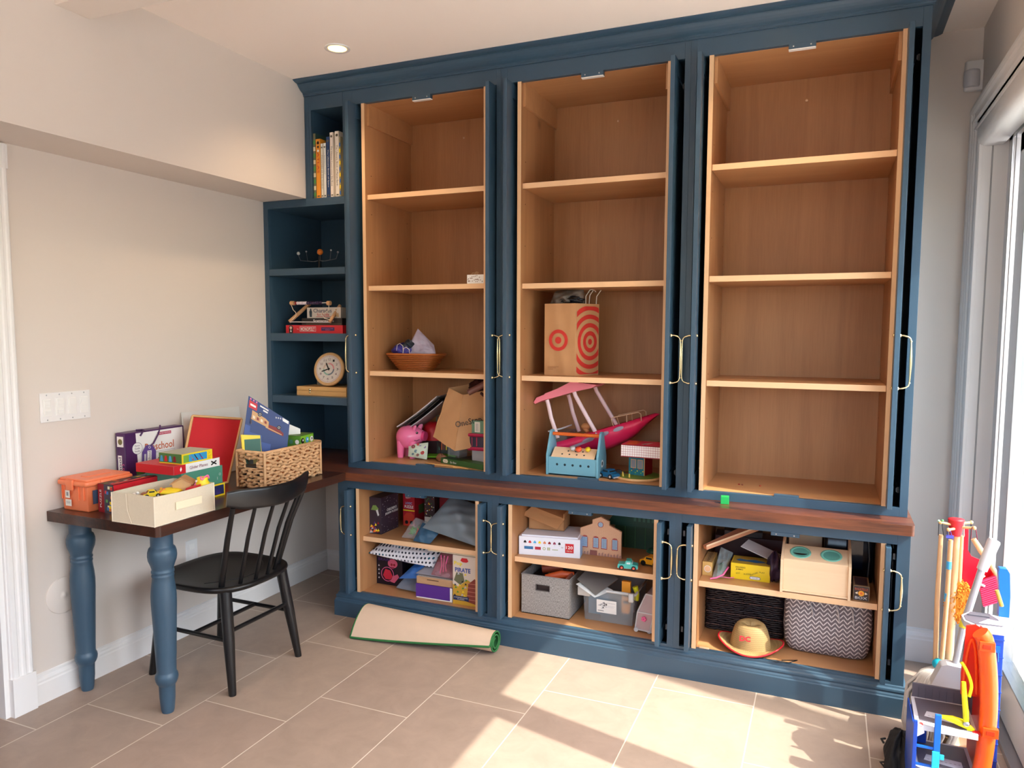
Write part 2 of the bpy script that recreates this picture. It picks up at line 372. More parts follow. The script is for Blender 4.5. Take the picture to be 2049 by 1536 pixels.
# doorway casing on the left wall (fluted, with a plinth block)
cs = MB()
def casing_prof(w): return [(0, 0), (0, .018), (.006, .022), (.014, .022), (.018, .018), (.026, .018), (.030, .021), (.040, .021), (.044, .017), (.054, .017), (.058, .020), (w - .008, .020), (w - .004, .012), (w, .010), (w, 0)]
cs.prism([(XL + t, -1.362 - a) for a, t in casing_prof(.082)], .135, 2.15, 'z', TRIMWHITE)
cs.prism([(XL + t, -2.44 + a) for a, t in casing_prof(.082)], .135, 2.15, 'z', TRIMWHITE)
cs.box(XL, XL + .021, -2.444, -1.358, 2.062, 2.149, TRIMWHITE)
cs.box(XL, XL + .026, -1.446, -1.356, 0, .15, TRIMWHITE); cs.box(XL, XL + .026, -2.446, -2.356, 0, .15, TRIMWHITE)
cs.box(XL - .12, XL + .001, -1.444 - .02, -1.444, 0, DZ, TRIMWHITE); cs.box(XL - .12, XL + .001, DY0, DY0 + .02, 0, DZ, TRIMWHITE); cs.box(XL - .12, XL + .001, DY0, DY1, DZ - .02, DZ, TRIMWHITE)
struct(cs.build('trim_2', bevel=.001), 'white fluted door casing at the left edge')
# casing and reveal of the glass door
ct = MB()
def rc(w=.095):
    return [(0, 0), (0, .034), (.010, .036), (.018, .033), (.022, .026), (.032, .026), (.037, .030), (.043, .030), (.048, .022), (.058, .022), (.062, .026), (.068, .026), (.073, .019), (.088, .017), (w, .012), (w, 0)]
SP = 1.22
ct.prism([(XR - t, .487 - a * SP) for a, t in rc()], 0, 2.40, 'z', TRIMWHITE)
ct.prism([(XR - t, 2.405 - a * 1.5) for a, t in rc()], GY0, .487, 'y', TRIMWHITE)
ct.box(XR - .012, 3.30, .372, .392, 0, 2.33, TRIMWHITE)                     # far reveal board
ct.box(3.232, 3.238, .3705, .373, 0, 2.25, mat('trim_joint', (160, 160, 160), .6))
ct.box(XR - .012, 3.30, GY0, .372, 2.315, 2.335, TRIMWHITE)
struct(ct.build('trim_3', bevel=.0008), 'stepped white casing around the glass door')
va = MB()                                                                     # rounded pelmet below the head
pr_ = [(3.178, 2.33)] + [(3.215 - .037 * cos(t), 2.262 - .035 * sin(t)) for t in [pi * i / 12 for i in range(0, 7)]] + [(3.27, 2.227), (3.27, 2.33)]
va.prism(pr_, GY0, .370, 'y', TRIMWHITE, True)
struct(va.build('trim_4'), 'rounded white roller shade cover under the head of the glass door')
# sliding glass door
glass = bpy.data.materials.new('door_glass'); glass.use_nodes = True
n = glass.node_tree.nodes; n.clear(); L = glass.node_tree.links
o_ = n.new('ShaderNodeOutputMaterial'); mx = n.new('ShaderNodeMixShader'); tr = n.new('ShaderNodeBsdfTransparent'); gl = n.new('ShaderNodeBsdfGlossy'); fr = n.new('ShaderNodeFresnel')
gl.inputs['Roughness'].default_value = .0; ge = n.new('ShaderNodeNewGeometry'); mr_ = n.new('ShaderNodeMapRange'); mr_.inputs[3].default_value = 1.45; mr_.inputs[4].default_value = 1 / 1.45; L.new(ge.outputs['Backfacing'], mr_.inputs[0]); L.new(mr_.outputs[0], fr.inputs[0]); tr.inputs[0].default_value = (.93, .96, .95, 1)
L.new(fr.outputs[0], mx.inputs[0]); L.new(tr.outputs[0], mx.inputs[1]); L.new(gl.outputs[0], mx.inputs[2]); L.new(mx.outputs[0], o_.inputs[0])
FRM = mat('door_frame_paint', (206, 206, 206), .3)
dr = MB()
dr.box(3.29, 3.42, .30, .372, 0, 2.31, FRM); dr.box(3.29, 3.42, GY0, .372, 2.235, 2.315, FRM); dr.box(3.27, 3.42, GY0, .372, -.02, .022, mat('door_sill', (150, 150, 155), .4, .6)); dr.box(3.29, 3.42, GY0 - .03, GY0 + .05, 0, 2.31, FRM)
for yy in (.298, .24): dr.box(3.287, 3.291, yy - .004, yy, .02, 2.24, STEEL)
do = struct(dr.build('door_1', bevel=.002), 'white framed sliding glass door')
def sash(x, y0, y1, name, lab):
    s = MB(); w_ = .12
    s.box(x, x + .045, y1 - w_ - .02, y1, .03, 2.235, FRM); s.box(x, x + .045, y0, y0 + .105, .03, 2.235, FRM)
    s.box(x, x + .045, y0, y1, .03, .205, FRM); s.box(x, x + .045, y0, y1, 2.165, 2.235, FRM)
    for a, b_, c_, d_ in ((y0 + .105, y1 - w_ - .02, .205, .213), (y0 + .105, y1 - w_ - .02, 2.157, 2.165), (y0 + .105, y0 + .113, .205, 2.165), (y1 - w_ - .028, y1 - w_ - .02, .205, 2.165)):
        s.box(x - .004, x + .049, a, b_, c_, d_, STEEL)
    q = s.build(name, do, bevel=.0015); q['label'] = lab
    g_ = MB(); g_.box(x + .018, x + .024, y0 + .1, y1 - w_, .2, 2.17, glass); g_.build('glass_pane', q)
sash(3.305, -1.125, .24, 'door_panel', 'far sliding panel'); sash(3.36, -2.60, -1.02, 'door_panel', 'near sliding panel'); sash(3.305, -3.6, -2.52, 'door_panel', 'nearest panel')
# terrace outside
ou = MB(); ou.box(3.42, 14, -14, 8, -.2, -.05, mat('terrace_paving', (232, 226, 216), .8, var=.06, vscale=3)); ou.box(-8, 3.42, -16, -5.35, -.2, -.05, _M['terrace_paving'])
struct(ou.build('ground_terrace'), 'pale paved terrace outside the glass door')
ou = MB(); ou.box(9, 9.2, -12, 8, -.05, 2.0, mat('garden_wall', (212, 206, 196), .85)); struct(ou.build('wall_garden'), 'pale garden wall beyond the terrace')
q = MB(); q.box(4.95, 5.05, -.875, -.772, -.05, 4.6, TRIMWHITE); one(q, 'porch_post', 'square white porch post standing outside the glass door', 'post', bevel=.004)
ou = MB(); ou.grid(60, 24, lambda u, v: (3.45 + 6 * u, 3.2 + .22 * sin(40 * u + 9 * v) * cos(31 * v + 13 * u) + .1 * sin(97 * u) * sin(71 * v), -.05 + 2.7 * v), mat('hedge_leaves', (92, 112, 74), .8, var=.5, vscale=14)); ou.box(3.45, 9.4, 3.3, 3.9, -.05, 2.6, _M['hedge_leaves'])
one(ou, 'hedge', 'clipped green hedge beyond the terrace outside the glass door', 'hedge')
# recessed ceiling lights
canm = mat('can_baffle', (238, 214, 150), .5)
bulb = mat('warm_bulb', (255, 216, 120), .5, emit=3.2)
lt0 = None
for i, (lx, ly) in enumerate(((.580, -.343), (2.40, -.343), (1.0, -2.6), (2.3, -2.6))):  # the last two are out of view, added to warm the room
    t = thing('recessed_light', ('round recessed ceiling light glowing warm, above the left end of the cabinets', 'round recessed ceiling light above the right end of the cabinets', 'unseen recessed ceiling light added for warm light over the middle of the room, left', 'unseen recessed ceiling light added for warm light over the middle of the room, right')[i], 'ceiling light', (lx, ly, ZC), 0, 'recessed ceiling lights')
    q = MB(); q.lathe([(.038, .0), (.043, -.004), (.056, -.005), (.0575, -.001), (.0575, .0)], 32, TRIMWHITE, caps=False); q.build('trim_ring', t)
    q = MB(); q.lathe([(.040, -.003), (.041, -.0035), (.0395, -.0042), (.0385, -.003), (.030, -.0025), (.0005, -.0022)], 28, bulb, caps=True); q.build('bulb', t)
    sp_ = bpy.data.lights.new('can_lamp', 'SPOT'); sp_.energy = 14; sp_.color = (1.0, .70, .42); sp_.spot_size = R(125); sp_.spot_blend = .8; sp_.shadow_soft_size = .04
    so_ = bpy.data.objects.new('can_lamp', sp_); COL.objects.link(so_); so_.location = (lx, ly, ZC - .02)
# switch plate and cover on the left wall
t = thing('light_switch_plate', 'white four-gang wall switch plate on the left wall', 'light switch', (XL, -1.168, 1.168))
q = MB(); q.box(0, .006, -.106, .106, -.058, .058, TRIMWHITE); q.build('plate', t, bevel=.002)
for k in range(4):
    y = -.079 + .0527 * k
    q = MB(); q.box(.005, .0085, y - .017, y + .017, -.034, .034, mat('switch_white', (236, 234, 230), .3)); 
    q.box(.0085, .010, y - .013, y + .013, -.002, .031, _M['switch_white'])
    if k < 2: q.box(.0085, .0115, y - .012, y + .012, .010, .022, _M['switch_white']); q.box(.0085, .0115, y - .012, y + .012, -.026, -.012, _M['switch_white'])
    q.build('switch', t, bevel=.0008)
    for s_ in (-1, 1): q = MB(); q.T = T(.0062, y, s_ * .049) @ RY(pi / 2); q.lathe([(.0028, 0), (.0022, .001)], 10, STEEL); q.build('screw', t)
q = MB(); q.T = T(XL, -1.2145, .4025) @ RY(pi / 2); q.lathe([(.074, 0), (.074, .003), (.071, .005), (.02, .0055), (.008, .006), (.007, .009), (.002, .009)], 48, WALL)
one(q, 'wall_cover_plate', 'round blank cover plate painted like the wall, low behind the desk legs', 'cover plate')
t = thing('power_outlet', 'white wall outlet plate low on the left wall under the desk', 'power outlet', (XL, -.56, .40))
q = MB(); q.box(0, .005, -.035, .035, -.057, .057, TRIMWHITE); q.build('plate', t, bevel=.0015)
for s_ in (-1, 1):
    q = MB(); q.box(.004, .007, -.017, .017, s_ * .025 - .014, s_ * .025 + .014, WHITE); q.build('socket', t, bevel=.002)
# motion sensor in the upper right corner
t = thing('motion_sensor', 'small white motion sensor high in the right-hand corner', 'motion sensor', (3.165, .488, 2.535))
q = MB(); q.rbox(-.030, .048, -.030, 0, -.058, .062, .012, TRIMWHITE, rz=.004); q.build('housing', t)
q = MB(); q.T = T(-.005, -.03, -.010); q.lathe([(.026, -.036), (.030, -.030), (.030, .022), (.028, .030), (.02, .033)], 20, mat('sensor_lens', (200, 200, 204), .3)); q.build('lens', t)
# ================================================================ built-in cabinets
CB = .452                                                   # inner face of the cabinet backs
def handle(x, y, z0, z1, side, parent, reach=.040):
    """brass pull on a door face; side=-1 reaches to -x"""
    h = MB(); s = side; zm = (z0 + z1) / 2; H = (z1 - z0) / 2
    pts = []; rad = []
    for i in range(25):
        t = -1 + 2 * i / 24
        z = zm + H * t
        a = abs(t)
        off = reach * (1 - max(0, (a - .80) / .20) ** 2.6) if a < 1 else 0
        pts.append((x + s * off, y, z)); 
        rad.append(.0034 + .0022 * max(0, cos(t * pi / 1.4)) if a < .72 else .0036)
    pts = [(x, y, z0)] + [(x + s * reach * .35, y, z0)] + [(x + s * reach * (1 - (1 - k / 4) ** 2) * .98 if k else x + s * reach * .6, y, z0 + .020 * (k / 4) ** 2) for k in range(1, 5)]
    rad = [.0038] + [.0031] * 5
    for i in range(1, 12):
        t = i / 12; z = z0 + .020 + (z1 - z0 - .040) * t
        pts.append((x + s * (reach + .001 * sin(pi * t)), y, z)); rad.append(.0030 + .0027 * sin(pi * t) ** 2)
    pts += [(x + s * reach * (1 - (1 - k / 4) ** 2) * .98, y, z1 - .020 * (k / 4) ** 2) for k in range(4, 0, -1)] + [(x + s * reach * .35, y, z1), (x, y, z1)]
    rad += [.0031] * 5 + [.0038]
    h.tube(pts, rad, BRASS, 10)
    for z in (z0 + .022, z1 - .022):
        h.tube([(x + s * reach, y, z - .0025), (x + s * reach, y, z), (x + s * reach, y, z + .0025)], [.0038, .0050, .0038], BRASS, 10)
    for z in (z0, z1): h.tube([(x, y, z), (x + s * .003, y, z), (x + s * .006, y, z)], [.0075, .0075, .0045], BRASS, 12)
    o = h.build('handle', parent); o['label'] = 'polished brass pull'
    for z in (z0, z1):
        q = MB(); q.tube([(x - s * .0195, y, z), (x - s * .0225, y, z), (x - s * .0240, y, z)], [.006, .0055, .0025], BRASS, 10)
        o = q.build('handle_screw', parent); o['label'] = 'brass screw head'
def door(x0, yf, z0, z1, hy, hz, side, parent, depth=.40, stile=.066):
    """shaker door turned edge-on and slid back into its pocket"""
    x1 = x0 + .0185; yb = yf + depth
    d = MB()
    d.box(x0, x1, yf, yf + stile, z0, z1); d.box(x0, x1, yb - stile, yb, z0, z1)
    d.box(x0, x1, yf + stile, yb - stile, z0, z0 + stile); d.box(x0, x1, yf + stile, yb - stile, z1 - stile, z1)
    d.box(x0 + .006, x1 - .006, yf + stile - .002, yb - stile + .002, z0 + stile - .002, z1 - stile + .002)
    d.mats = [BLUE]
    o = d.build('door', parent, bevel=.0012)
    handle(x0 if side < 0 else x1, hy, hz[0], hz[1], side, o)
    # slide hinge of the pocket mechanism, seen in the dark slot
    return o
PB = [(.3565, 1.2305), (1.2305, 2.0885), (2.0885, 2.9606)]
SL = [(.4135, .466), (1.262, 1.3125), (2.113, 2.1635)]      # left pocket slots
SR = [(1.160, 1.2075), (2.0115, 2.0641), (2.8855, 2.9315)]  # right pocket slots
BX = [(.466, 1.160), (1.3125, 2.0115), (2.1635, 2.8855)]    # maple box outside
DL = [.4226, 1.2735, 2.1268]; DR = [1.1855, 2.0197, 2.8822]
SHZ = [(1.267, 1.700, 2.155), (1.2665, 1.695, 2.151), (1.269, 1.708, 2.166)]
where = ['left', 'middle', 'right']
def pinholes(mb, x0, x1, z0, z1):
    for y in (.055, .40):
        z = z0 + .06
        while z < z1 - .05:
            for x, s in ((x0, 1), (x1, -1)):
                mb.T = T(x, y, z) @ RY(s * pi / 2); mb.lathe([(.0028, 0), (.0026, .0004)], 8, mat('shelf_pin_hole', (70, 40, 22), .8))
            z += .096 * 2
    mb.T = Matrix.Identity(4)
TOPZ = 2.60; BOTZ = .797
for i in range(3):
    t = thing('tall_cabinet', ('tall blue cabinet bay with open doors, left of three, holding a pink piggy bank', 'tall blue cabinet bay with open doors, middle of three, holding a pink toy boat', 'tall blue cabinet bay with empty shelves, right of three, by the wall and glass door')[i], 'cabinet', (0, 0, 0), 0, 'upper cabinets')
    a, b = PB[i]; f = MB(); f.mats = [BLUE]
    f.box(a, SL[i][0], 0, .022, .76, ZC - .002); f.box(SR[i][1], b, 0, .022, .76, ZC - .002)
    f.box(SL[i][0], SR[i][1], 0, .022, TOPZ, ZC - .002); f.box(SL[i][0], SR[i][1], 0, .022, .76, BOTZ)
    # closed sides of the pockets, painted
    f.box(a, a + .012, .022, CB + .012, .76, ZC - .002); f.box(b - .012, b, .022, CB + .012, .76, ZC - .002)
    f.box(a + .012, b - .012, .022, CB, TOPZ + .012, TOPZ + .02); f.box(a + .012, b - .012, CB, CB + .012, .76, TOPZ + .02)
    f.build('face_frame', t, bevel=.0008)
    x0, x1 = BX[i]
    q = MB(); q.box(x0, x0 + .018, .0012, CB, BOTZ - .018, TOPZ + .010, MAPLE_V); q.box(x1 - .018, x1, .0012, CB, BOTZ - .018, TOPZ + .010, MAPLE_V)
    q.box(x0 + .018, x1 - .018, .0225, CB, TOPZ - .001, TOPZ + .011, MAPLE_H); q.box(x0 + .018, x1 - .018, .0225, CB, BOTZ - .018, BOTZ + .0005, MAPLE_H)
    q.box(x0, x0 + .018, .0, .0012, BOTZ, TOPZ, MAPLE_E); q.box(x1 - .018, x1, .0, .0012, BOTZ, TOPZ, MAPLE_E)
    for xx, s in ((x0 + .018, 1), (x1 - .018, -1)):          # upper cleats inside the sides
        q.box(min(xx, xx + s * .012), max(xx, xx + s * .012), .024, CB, TOPZ - .105, TOPZ - .001, MAPLE_H)
    pinholes(q, x0 + .018, x1 - .018, .85, 2.45)
    q.box(x0 + .018, x1 - .018, CB - .006, CB, BOTZ, TOPZ, MAPLE_V)
    q.T = T((x0 + x1) / 2, CB - .0062, 2.555 - .05) @ RX(pi / 2); q.lathe([(.006, 0), (.005, .002), (.002, .003)], 10, PLYW)
    q.T = Matrix.Identity(4)
    o = q.build('maple_box', t, bevel=0); o['label'] = 'natural maple plywood lining'
    for k, z in enumerate(SHZ[i]):
        s = MB(); yf = .018; s.box(x0 + .019, x1 - .019, yf + .003, CB - .007, z - .024, z, MAPLE_H); s.box(x0 + .019, x1 - .019, yf, yf + .003, z - .024, z, MAPLE_EH)
        s.build('shelf', t, bevel=.0006)
    door(DL[i], -.075, BOTZ + .004, TOPZ - .003, -.040, ((1.451, 1.260), (1.456, 1.261), (1.459, 1.258))[i][::-1], -1, t)
    door(DR[i], -.075, BOTZ + .004, TOPZ - .003, -.040, ((1.454, 1.257), (1.459, 1.258), (1.464, 1.263))[i][::-1], 1, t)
    cx = (.811, 1.664, 2.517)[i]
    q = MB(); q.box(cx - .050, cx + .050, -.002, .020, TOPZ - .019, TOPZ + .001, BLUE); q.box(cx - .050, cx + .050, -.001, .020, TOPZ - .0225, TOPZ - .019, WHITE)
    for s in (-1, 1): q.tube([(cx + s * .032, -.0022, TOPZ - .010), (cx + s * .032, -.0036, TOPZ - .010)], .003, STEEL, 8)
    q.build('catch_plate', t, bevel=.0005)
    q = MB(); q.box(cx - .048, cx + .048, .001, .024, BOTZ, BOTZ + .010, BLUE); q.build('door_stop', t, bevel=.0005)
    for s, (sx0, sx1) in ((1, SR[i]),):                      # pocket slide hardware in the right slot
        for z in (.86, 2.50):
            q = MB(); q.box(sx1 - .010, sx1 - .002, .030, .40, z - .012, z + .012, BLACKPLASTIC); q.box(sx1 - .013, sx1 - .0095, .030, .036, z - .008, z + .008, mat('dark_steel', (90, 92, 96), .4, .6))
            q.build('pocket_slide', t)
# corner bookcase on the left: narrow above the soffit, wide below
t = thing('corner_bookcase', 'blue built-in corner bookcase of open niches, left of the tall cabinets', 'bookcase')
f = MB(); f.mats = [BLUE]
AX = .3565
f.box(XS, .1585, 0, .02, 2.156, ZC - .002); f.box(.3545, AX, 0, .02, 2.15, ZC - .002); f.box(.1585, .3545, 0, .02, 2.600, ZC - .002)
f.box(XS, AX, 0, .02, 2.1175, 2.156); f.box(XL, XS, 0, .02, 2.1175, 2.157)
f.box(XL, -.137, 0, .02, .76, 2.1175)
for x in (.1285, .144): f.box(x - .001, x + .001, -.0012, 0, 2.165, 2.66)           # bead lines on the stile
f.build('face_frame', t, bevel=.0008)
q = MB(); q.mats = [BLUE]
q.box(.1405, .1585, .02, CB, 2.140, 2.62); q.box(XL + .002, -.137, .02, CB, .762, 2.14); q.box(.3545, AX, .0225, CB, .762, 2.62)
q.box(XL + .002, AX, CB, CB + .012, .762, 2.15); q.box(.13, AX, CB, CB + .012, 2.15, 2.62)
q.box(XL + .002, AX - .002, .02, CB, 2.118, 2.156); q.box(.1585, .3545, .02, CB, 2.600, 2.615)
q.build('case', t, bevel=.0006)
for za, zb in ((1.7645, 1.800), (1.4165, 1.458), (1.082, 1.122)):
    q = MB(); q.mats = [BLUE]; q.box(-.136, AX - .0025, .001, CB, za, zb); q.build('shelf', t, bevel=.001)
# crown moulding along the front and the right-hand return
q = MB(); q.mats = [BLUE]
cp = [(0.0, 2.6705), (.007, 2.6705), (.007, 2.677), (.012, 2.680), (.012, 2.684), (.016, 2.686), (.024, 2.690), (.034, 2.697), (.043, 2.705), (.050, 2.713), (.054, 2.716), (.054, 2.720), (.062, 2.7205), (.072, 2.723), (.082, 2.727), (.088, 2.730), (.088, ZC - .0005), (0, ZC - .0005)]
A = [(XS - 0 * d, -d, z) for d, z in cp]; Bc = [(2.9606 + d, -d, z) for d, z in cp]; Cc = [(2.9606 + d, YB - .001, z) for d, z in cp]
A = [(XS + .001, -d, z) for d, z in cp]
q.rings([A, Bc, Cc], BLUE, False, True, True)
one(q, 'crown_moulding', 'stepped blue crown moulding along the top of the cabinets, meeting the ceiling', 'moulding')
# ---- worktop with turned legs
CT = .76; CU = .720
t = thing('walnut_worktop', 'dark walnut worktop running from the left wall desk along the base cabinets', 'worktop', (0, 0, 0))
q = MB(); YW = -.1331
q.prism([(-.165 + .0, YW + 0), (.4344, YW), (2.9751 - .008, YW), (2.9751, YW + .008), (2.9751, .475), (-.165, .475)], CU, CT, 'z', WALNUT_X)
o = q.build('counter', t, bevel=.003)
q = MB(); q.prism([(-.165, -1.268), (.4344 - .012, -1.268), (.4344, -1.256), (.4344, YW), (-.165, YW)], CU, CT, 'z', WALNUT_Y)
q.build('desk_top', t, bevel=.003)
LP = [(.045, .720), (.0405, .716), (.0400, .66), (.041, .656), (.047, .650), (.0515, .636), (.0525, .620), (.050, .603), (.043, .585), (.0395, .572), (.0385, .566), (.041, .562), (.041, .556), (.037, .552), (.040, .547), (.0405, .542), (.0385, .538), (.040, .52), (.0435, .495), (.0458, .465), (.0455, .43), (.043, .37), (.040, .29), (.037, .21), (.0355, .165), (.0365, .160), (.0405, .152), (.0420, .142), (.0405, .130), (.036, .118), (.0315, .112), (.0300, .108), (.0288, .06), (.0245, .012), (.022, .002), (.0215, 0)]
for lx, ly, lab in ((.346, -1.176, 'front turned leg'), (-.102, -1.176, 'turned leg by the wall')):
    q = MB(); q.T = T(lx, ly, 0); q.lathe([(r, z) for r, z in LP][::-1], 40, BLUE); o = q.build('table_leg', t); o['label'] = lab
# ---- base cabinets
YL = -.091; LT, LB = .6725, .1335
BB_ = [(.3560, 1.2305), (1.2305, 2.0850), (2.0850, 2.9672)]
LSL = [(.4155, .466), (1.262, 1.3125), (2.1112, 2.1635)]; LSR = [(1.160, 1.2045), (2.0115, 2.0585), (2.8855, 2.9227)]
LDL = [.431, 1.2775, 2.1405]; LDR = [1.178, 2.0165, 2.8815]
LSZ = .4205
for i in range(3):
    t = thing('base_cabinet', ('blue base cabinet holding puzzles and a polka-dot pouch, left of three', 'blue base cabinet holding a grey fabric bin and a clear bin, middle of three', 'blue base cabinet holding a straw hat and a zigzag bag, right of three')[i], 'cabinet', (0, 0, 0), 0, 'base cabinets')
    a, b = BB_[i]; f = MB(); f.mats = [BLUE]
    f.box(a, LSL[i][0], YL, YL + .02, .02, CU - .0005); f.box(LSR[i][1], b, YL, YL + .02, .02, CU - .0005)
    f.box(LSL[i][0], LSR[i][1], YL, YL + .02, LT, CU - .0005); f.box(LSL[i][0], LSR[i][1], YL, YL + .02, .02, LB)
    f.box(a, a + .012, YL + .02, CB, .02, CU - .001); f.box(b - .012, b, YL + .02, CB, .02, CU - .001)
    f.box(a + .012, b - .012, CB, CB + .01, .02, CU - .001); f.box(a + .012, b - .012, YL + .02, CB, LT + .02, LT + .03)
    f.build('face_frame', t, bevel=.0008)
    x0, x1 = BX[i]
    q = MB(); q.box(x0, x0 + .018, YL + .0012, CB, LB - .018, LT + .012, MAPLE_V); q.box(x1 - .018, x1, YL + .0012, CB, LB - .018, LT + .012, MAPLE_V)
    q.box(x0 + .018, x1 - .018, YL + .0205, CB, LT + .001, LT + .012, MAPLE_H); q.box(x0 + .018, x1 - .018, YL + .0205, CB, LB - .018, LB + .0005, MAPLE_H)
    q.box(x0, x0 + .018, YL, YL + .0012, LB, LT, MAPLE_E); q.box(x1 - .018, x1, YL, YL + .0012, LB, LT, MAPLE_E)
    q.box(x0 + .018, x1 - .018, CB - .006, CB, LB, LT, MAPLE_V)
    o = q.build('maple_box', t); o['label'] = 'natural maple plywood lining'
    s = MB(); yf = -.060; s.box(x0 + .019, x1 - .019, yf + .003, CB - .007, LSZ - .024, LSZ, MAPLE_H); s.box(x0 + .019, x1 - .019, yf, yf + .003, LSZ - .024, LSZ, MAPLE_EH)
    s.build('shelf', t, bevel=.0006)
    door(LDL[i], YL - .052, LB + .004, LT - .002, -.118, (.437, .585), -1, t, .38, .058)
    door(LDR[i], YL - .052, LB + .004, LT - .002, -.118, ((.438, .591), (.429, .587), (.423, .577))[i], 1, t, .38, .058)
    cx = (.811, 1.6605, 2.522)[i]
    q = MB(); q.box(cx - .054, cx + .054, YL - .002, YL + .025, LT - .014, LT + .001, BLUE)
    for s_ in (-1, 1): q.tube([(cx + s_ * .034, YL - .0022, LT - .007), (cx + s_ * .034, YL - .004, LT - .007)], .003, STEEL, 8)
    q.build('catch_plate', t, bevel=.0005)
    for z in (.20, .62):
        for sx in (LSR[i][1] - .010, LSL[i][0] + .004):
            q = MB(); q.box(sx, sx + .006, YL + .025, .36, z - .010, z + .010, BLACKPLASTIC); q.box(sx - .001, sx + .007, YL + .022, YL + .028, z - .012, z + .012, mat('dark_steel', (90, 92, 96), .4, .6)); q.build('pocket_slide', t)
# plinth moulding around the base
q = MB(); q.mats = [BLUE]
bp = [(0, 0), (.0200, 0), (.0200, .078), (.0165, .082), (.0155, .088), (.0115, .0935), (.0115, .098), (.0135, .101), (.0125, .108), (.006, .113), (.0045, .119), (.0, .122)]
x0, x1, yb = .356, 2.9672, YL
A0 = [(x0 - d, CB, z) for d, z in bp]; A1 = [(x0 - d, yb - d, z) for d, z in bp]; A2 = [(x1 + d, yb - d, z) for d, z in bp]; A3 = [(x1 + d, CB, z) for d, z in bp]
q.rings([A0, A1, A2, A3], BLUE, False, True, True)
one(q, 'base_moulding', 'blue stepped plinth moulding along the foot of the base cabinets', 'moulding')
# ---- chair
t = thing('spindle_chair', 'black wooden spindle-back chair pushed up to the walnut desk', 'chair', (.262, -.780, 0), 0)
BW = mat('black_lacquer', (17, 17, 19), .30, bump=.05, bscale=30)
q = MB(); SH = .436
def seatpt(u, v):                                            # plan of the seat: nearly square, round at the back (+x)
    a = 2 * pi * u; r = v
    ex = .240 * abs(cos(a)) ** (.62 if cos(a) > 0 else .55) * (1 if cos(a) > 0 else -1)
    ey = .236 * abs(sin(a)) ** .66 * (1 if sin(a) > 0 else -1) * (1 - .06 * (cos(a) > 0) * cos(a))
    return (ex * r, ey * r)
rings = []
for z, k in ((SH - .030, .90), (SH - .022, .97), (SH - .010, 1.0), (SH - .002, .99), (SH, .955), (SH - .006, .86), (SH - .011, .6), (SH - .013, .3), (SH - .013, .02)):
    rings.append([(seatpt(j / 48, k)[0], seatpt(j / 48, k)[1], z) for j in range(48)])
q.rings(rings, BW, True, True, True); q.build('seat', t)
legs = []
for sx, sy, fx, fy in ((.165, .165, .225, .198), (.165, -.165, .220, -.200), (-.165, .165, -.235, .195), (-.165, -.165, -.235, -.190)):
    q = MB(); q.tube([(sx, sy, SH - .022), (sx + (fx - sx) * .45, sy + (fy - sy) * .45, SH * .52), (fx, fy, .004), (fx, fy, 0)], [.0240, .0230, .0150, .0145], BW, 16); q.build('leg', t); legs.append(((sx, sy), (fx, fy)))
def lp(k, z):
    (sx, sy), (fx, fy) = legs[k]; f_ = 1 - z / (SH - .022); return (sx + (fx - sx) * f_, sy + (fy - sy) * f_, z)
for a, b_, z in ((0, 2, .215), (1, 3, .215)):
    q = MB(); q.tube([lp(a, z), lp(b_, z)], .009, BW, 10); q.build('stretcher', t)
q = MB(); q.tube([lp(0, .250), lp(1, .250)], .009, BW, 10); q.build('stretcher', t)
q = MB(); q.tube([tuple((Vector(lp(0, .215)) + Vector(lp(2, .215))) / 2), tuple((Vector(lp(1, .215)) + Vector(lp(3, .215))) / 2)], .009, BW, 10); q.build('stretcher', t)
def crest(v):                                                # v -1..1 along the rail
    y = v * .238 - .014; x = .345 - .075 * v * v; return x, y
q = MB(); rs = []
for i in range(21):
    v = -1 + i / 10; x, y = crest(v); h = .040 + .004 * (1 - v * v); hz = .806 + .016 * v * v
    tx = Vector((-.15 * v, .238, 0)).normalized(); nx = Vector((tx.y, -tx.x, 0)); th = .009
    endk = 1 - max(0, abs(v) - .8) * 1.2
    ring = []
    for a in range(12):
        an = 2 * pi * a / 12; ca, sa = cos(an), sin(an)
        ca = math.copysign(abs(ca) ** .6, ca); sa = math.copysign(abs(sa) ** .5, sa)
        ring.append((x + nx.x * th * ca + .18 * h * sa * .6, y + nx.y * th * ca, hz + h * sa * endk))
    rs.append(ring)
q.rings(rs, BW, True, True, True); q.build('crest_rail', t)
for j, v in enumerate((-.90, -.55, -.19, .19, .55, .90)):
    x, y = crest(v); bx = .205 - .075 * v * v; by = v * .185
    q = MB(); thick = abs(v) > .8
    q.tube([(bx, by, SH - .010), (bx + (x - bx) * .5, by + (y - by) * .5, .64), (x - .006, y, .785)], [.0125, .0115, .0095] if thick else [.0085, .0085, .007], BW, 10); q.build('spindle', t)
q = MB()                                                     # carved groove line across the back of the seat
q.tube([(.155 - .10 * ((k - 8) / 8) ** 2, .17 * (k - 8) / 8, SH - .0035) for k in range(17)], .0016, BW, 6); q.build('seat_groove', t)
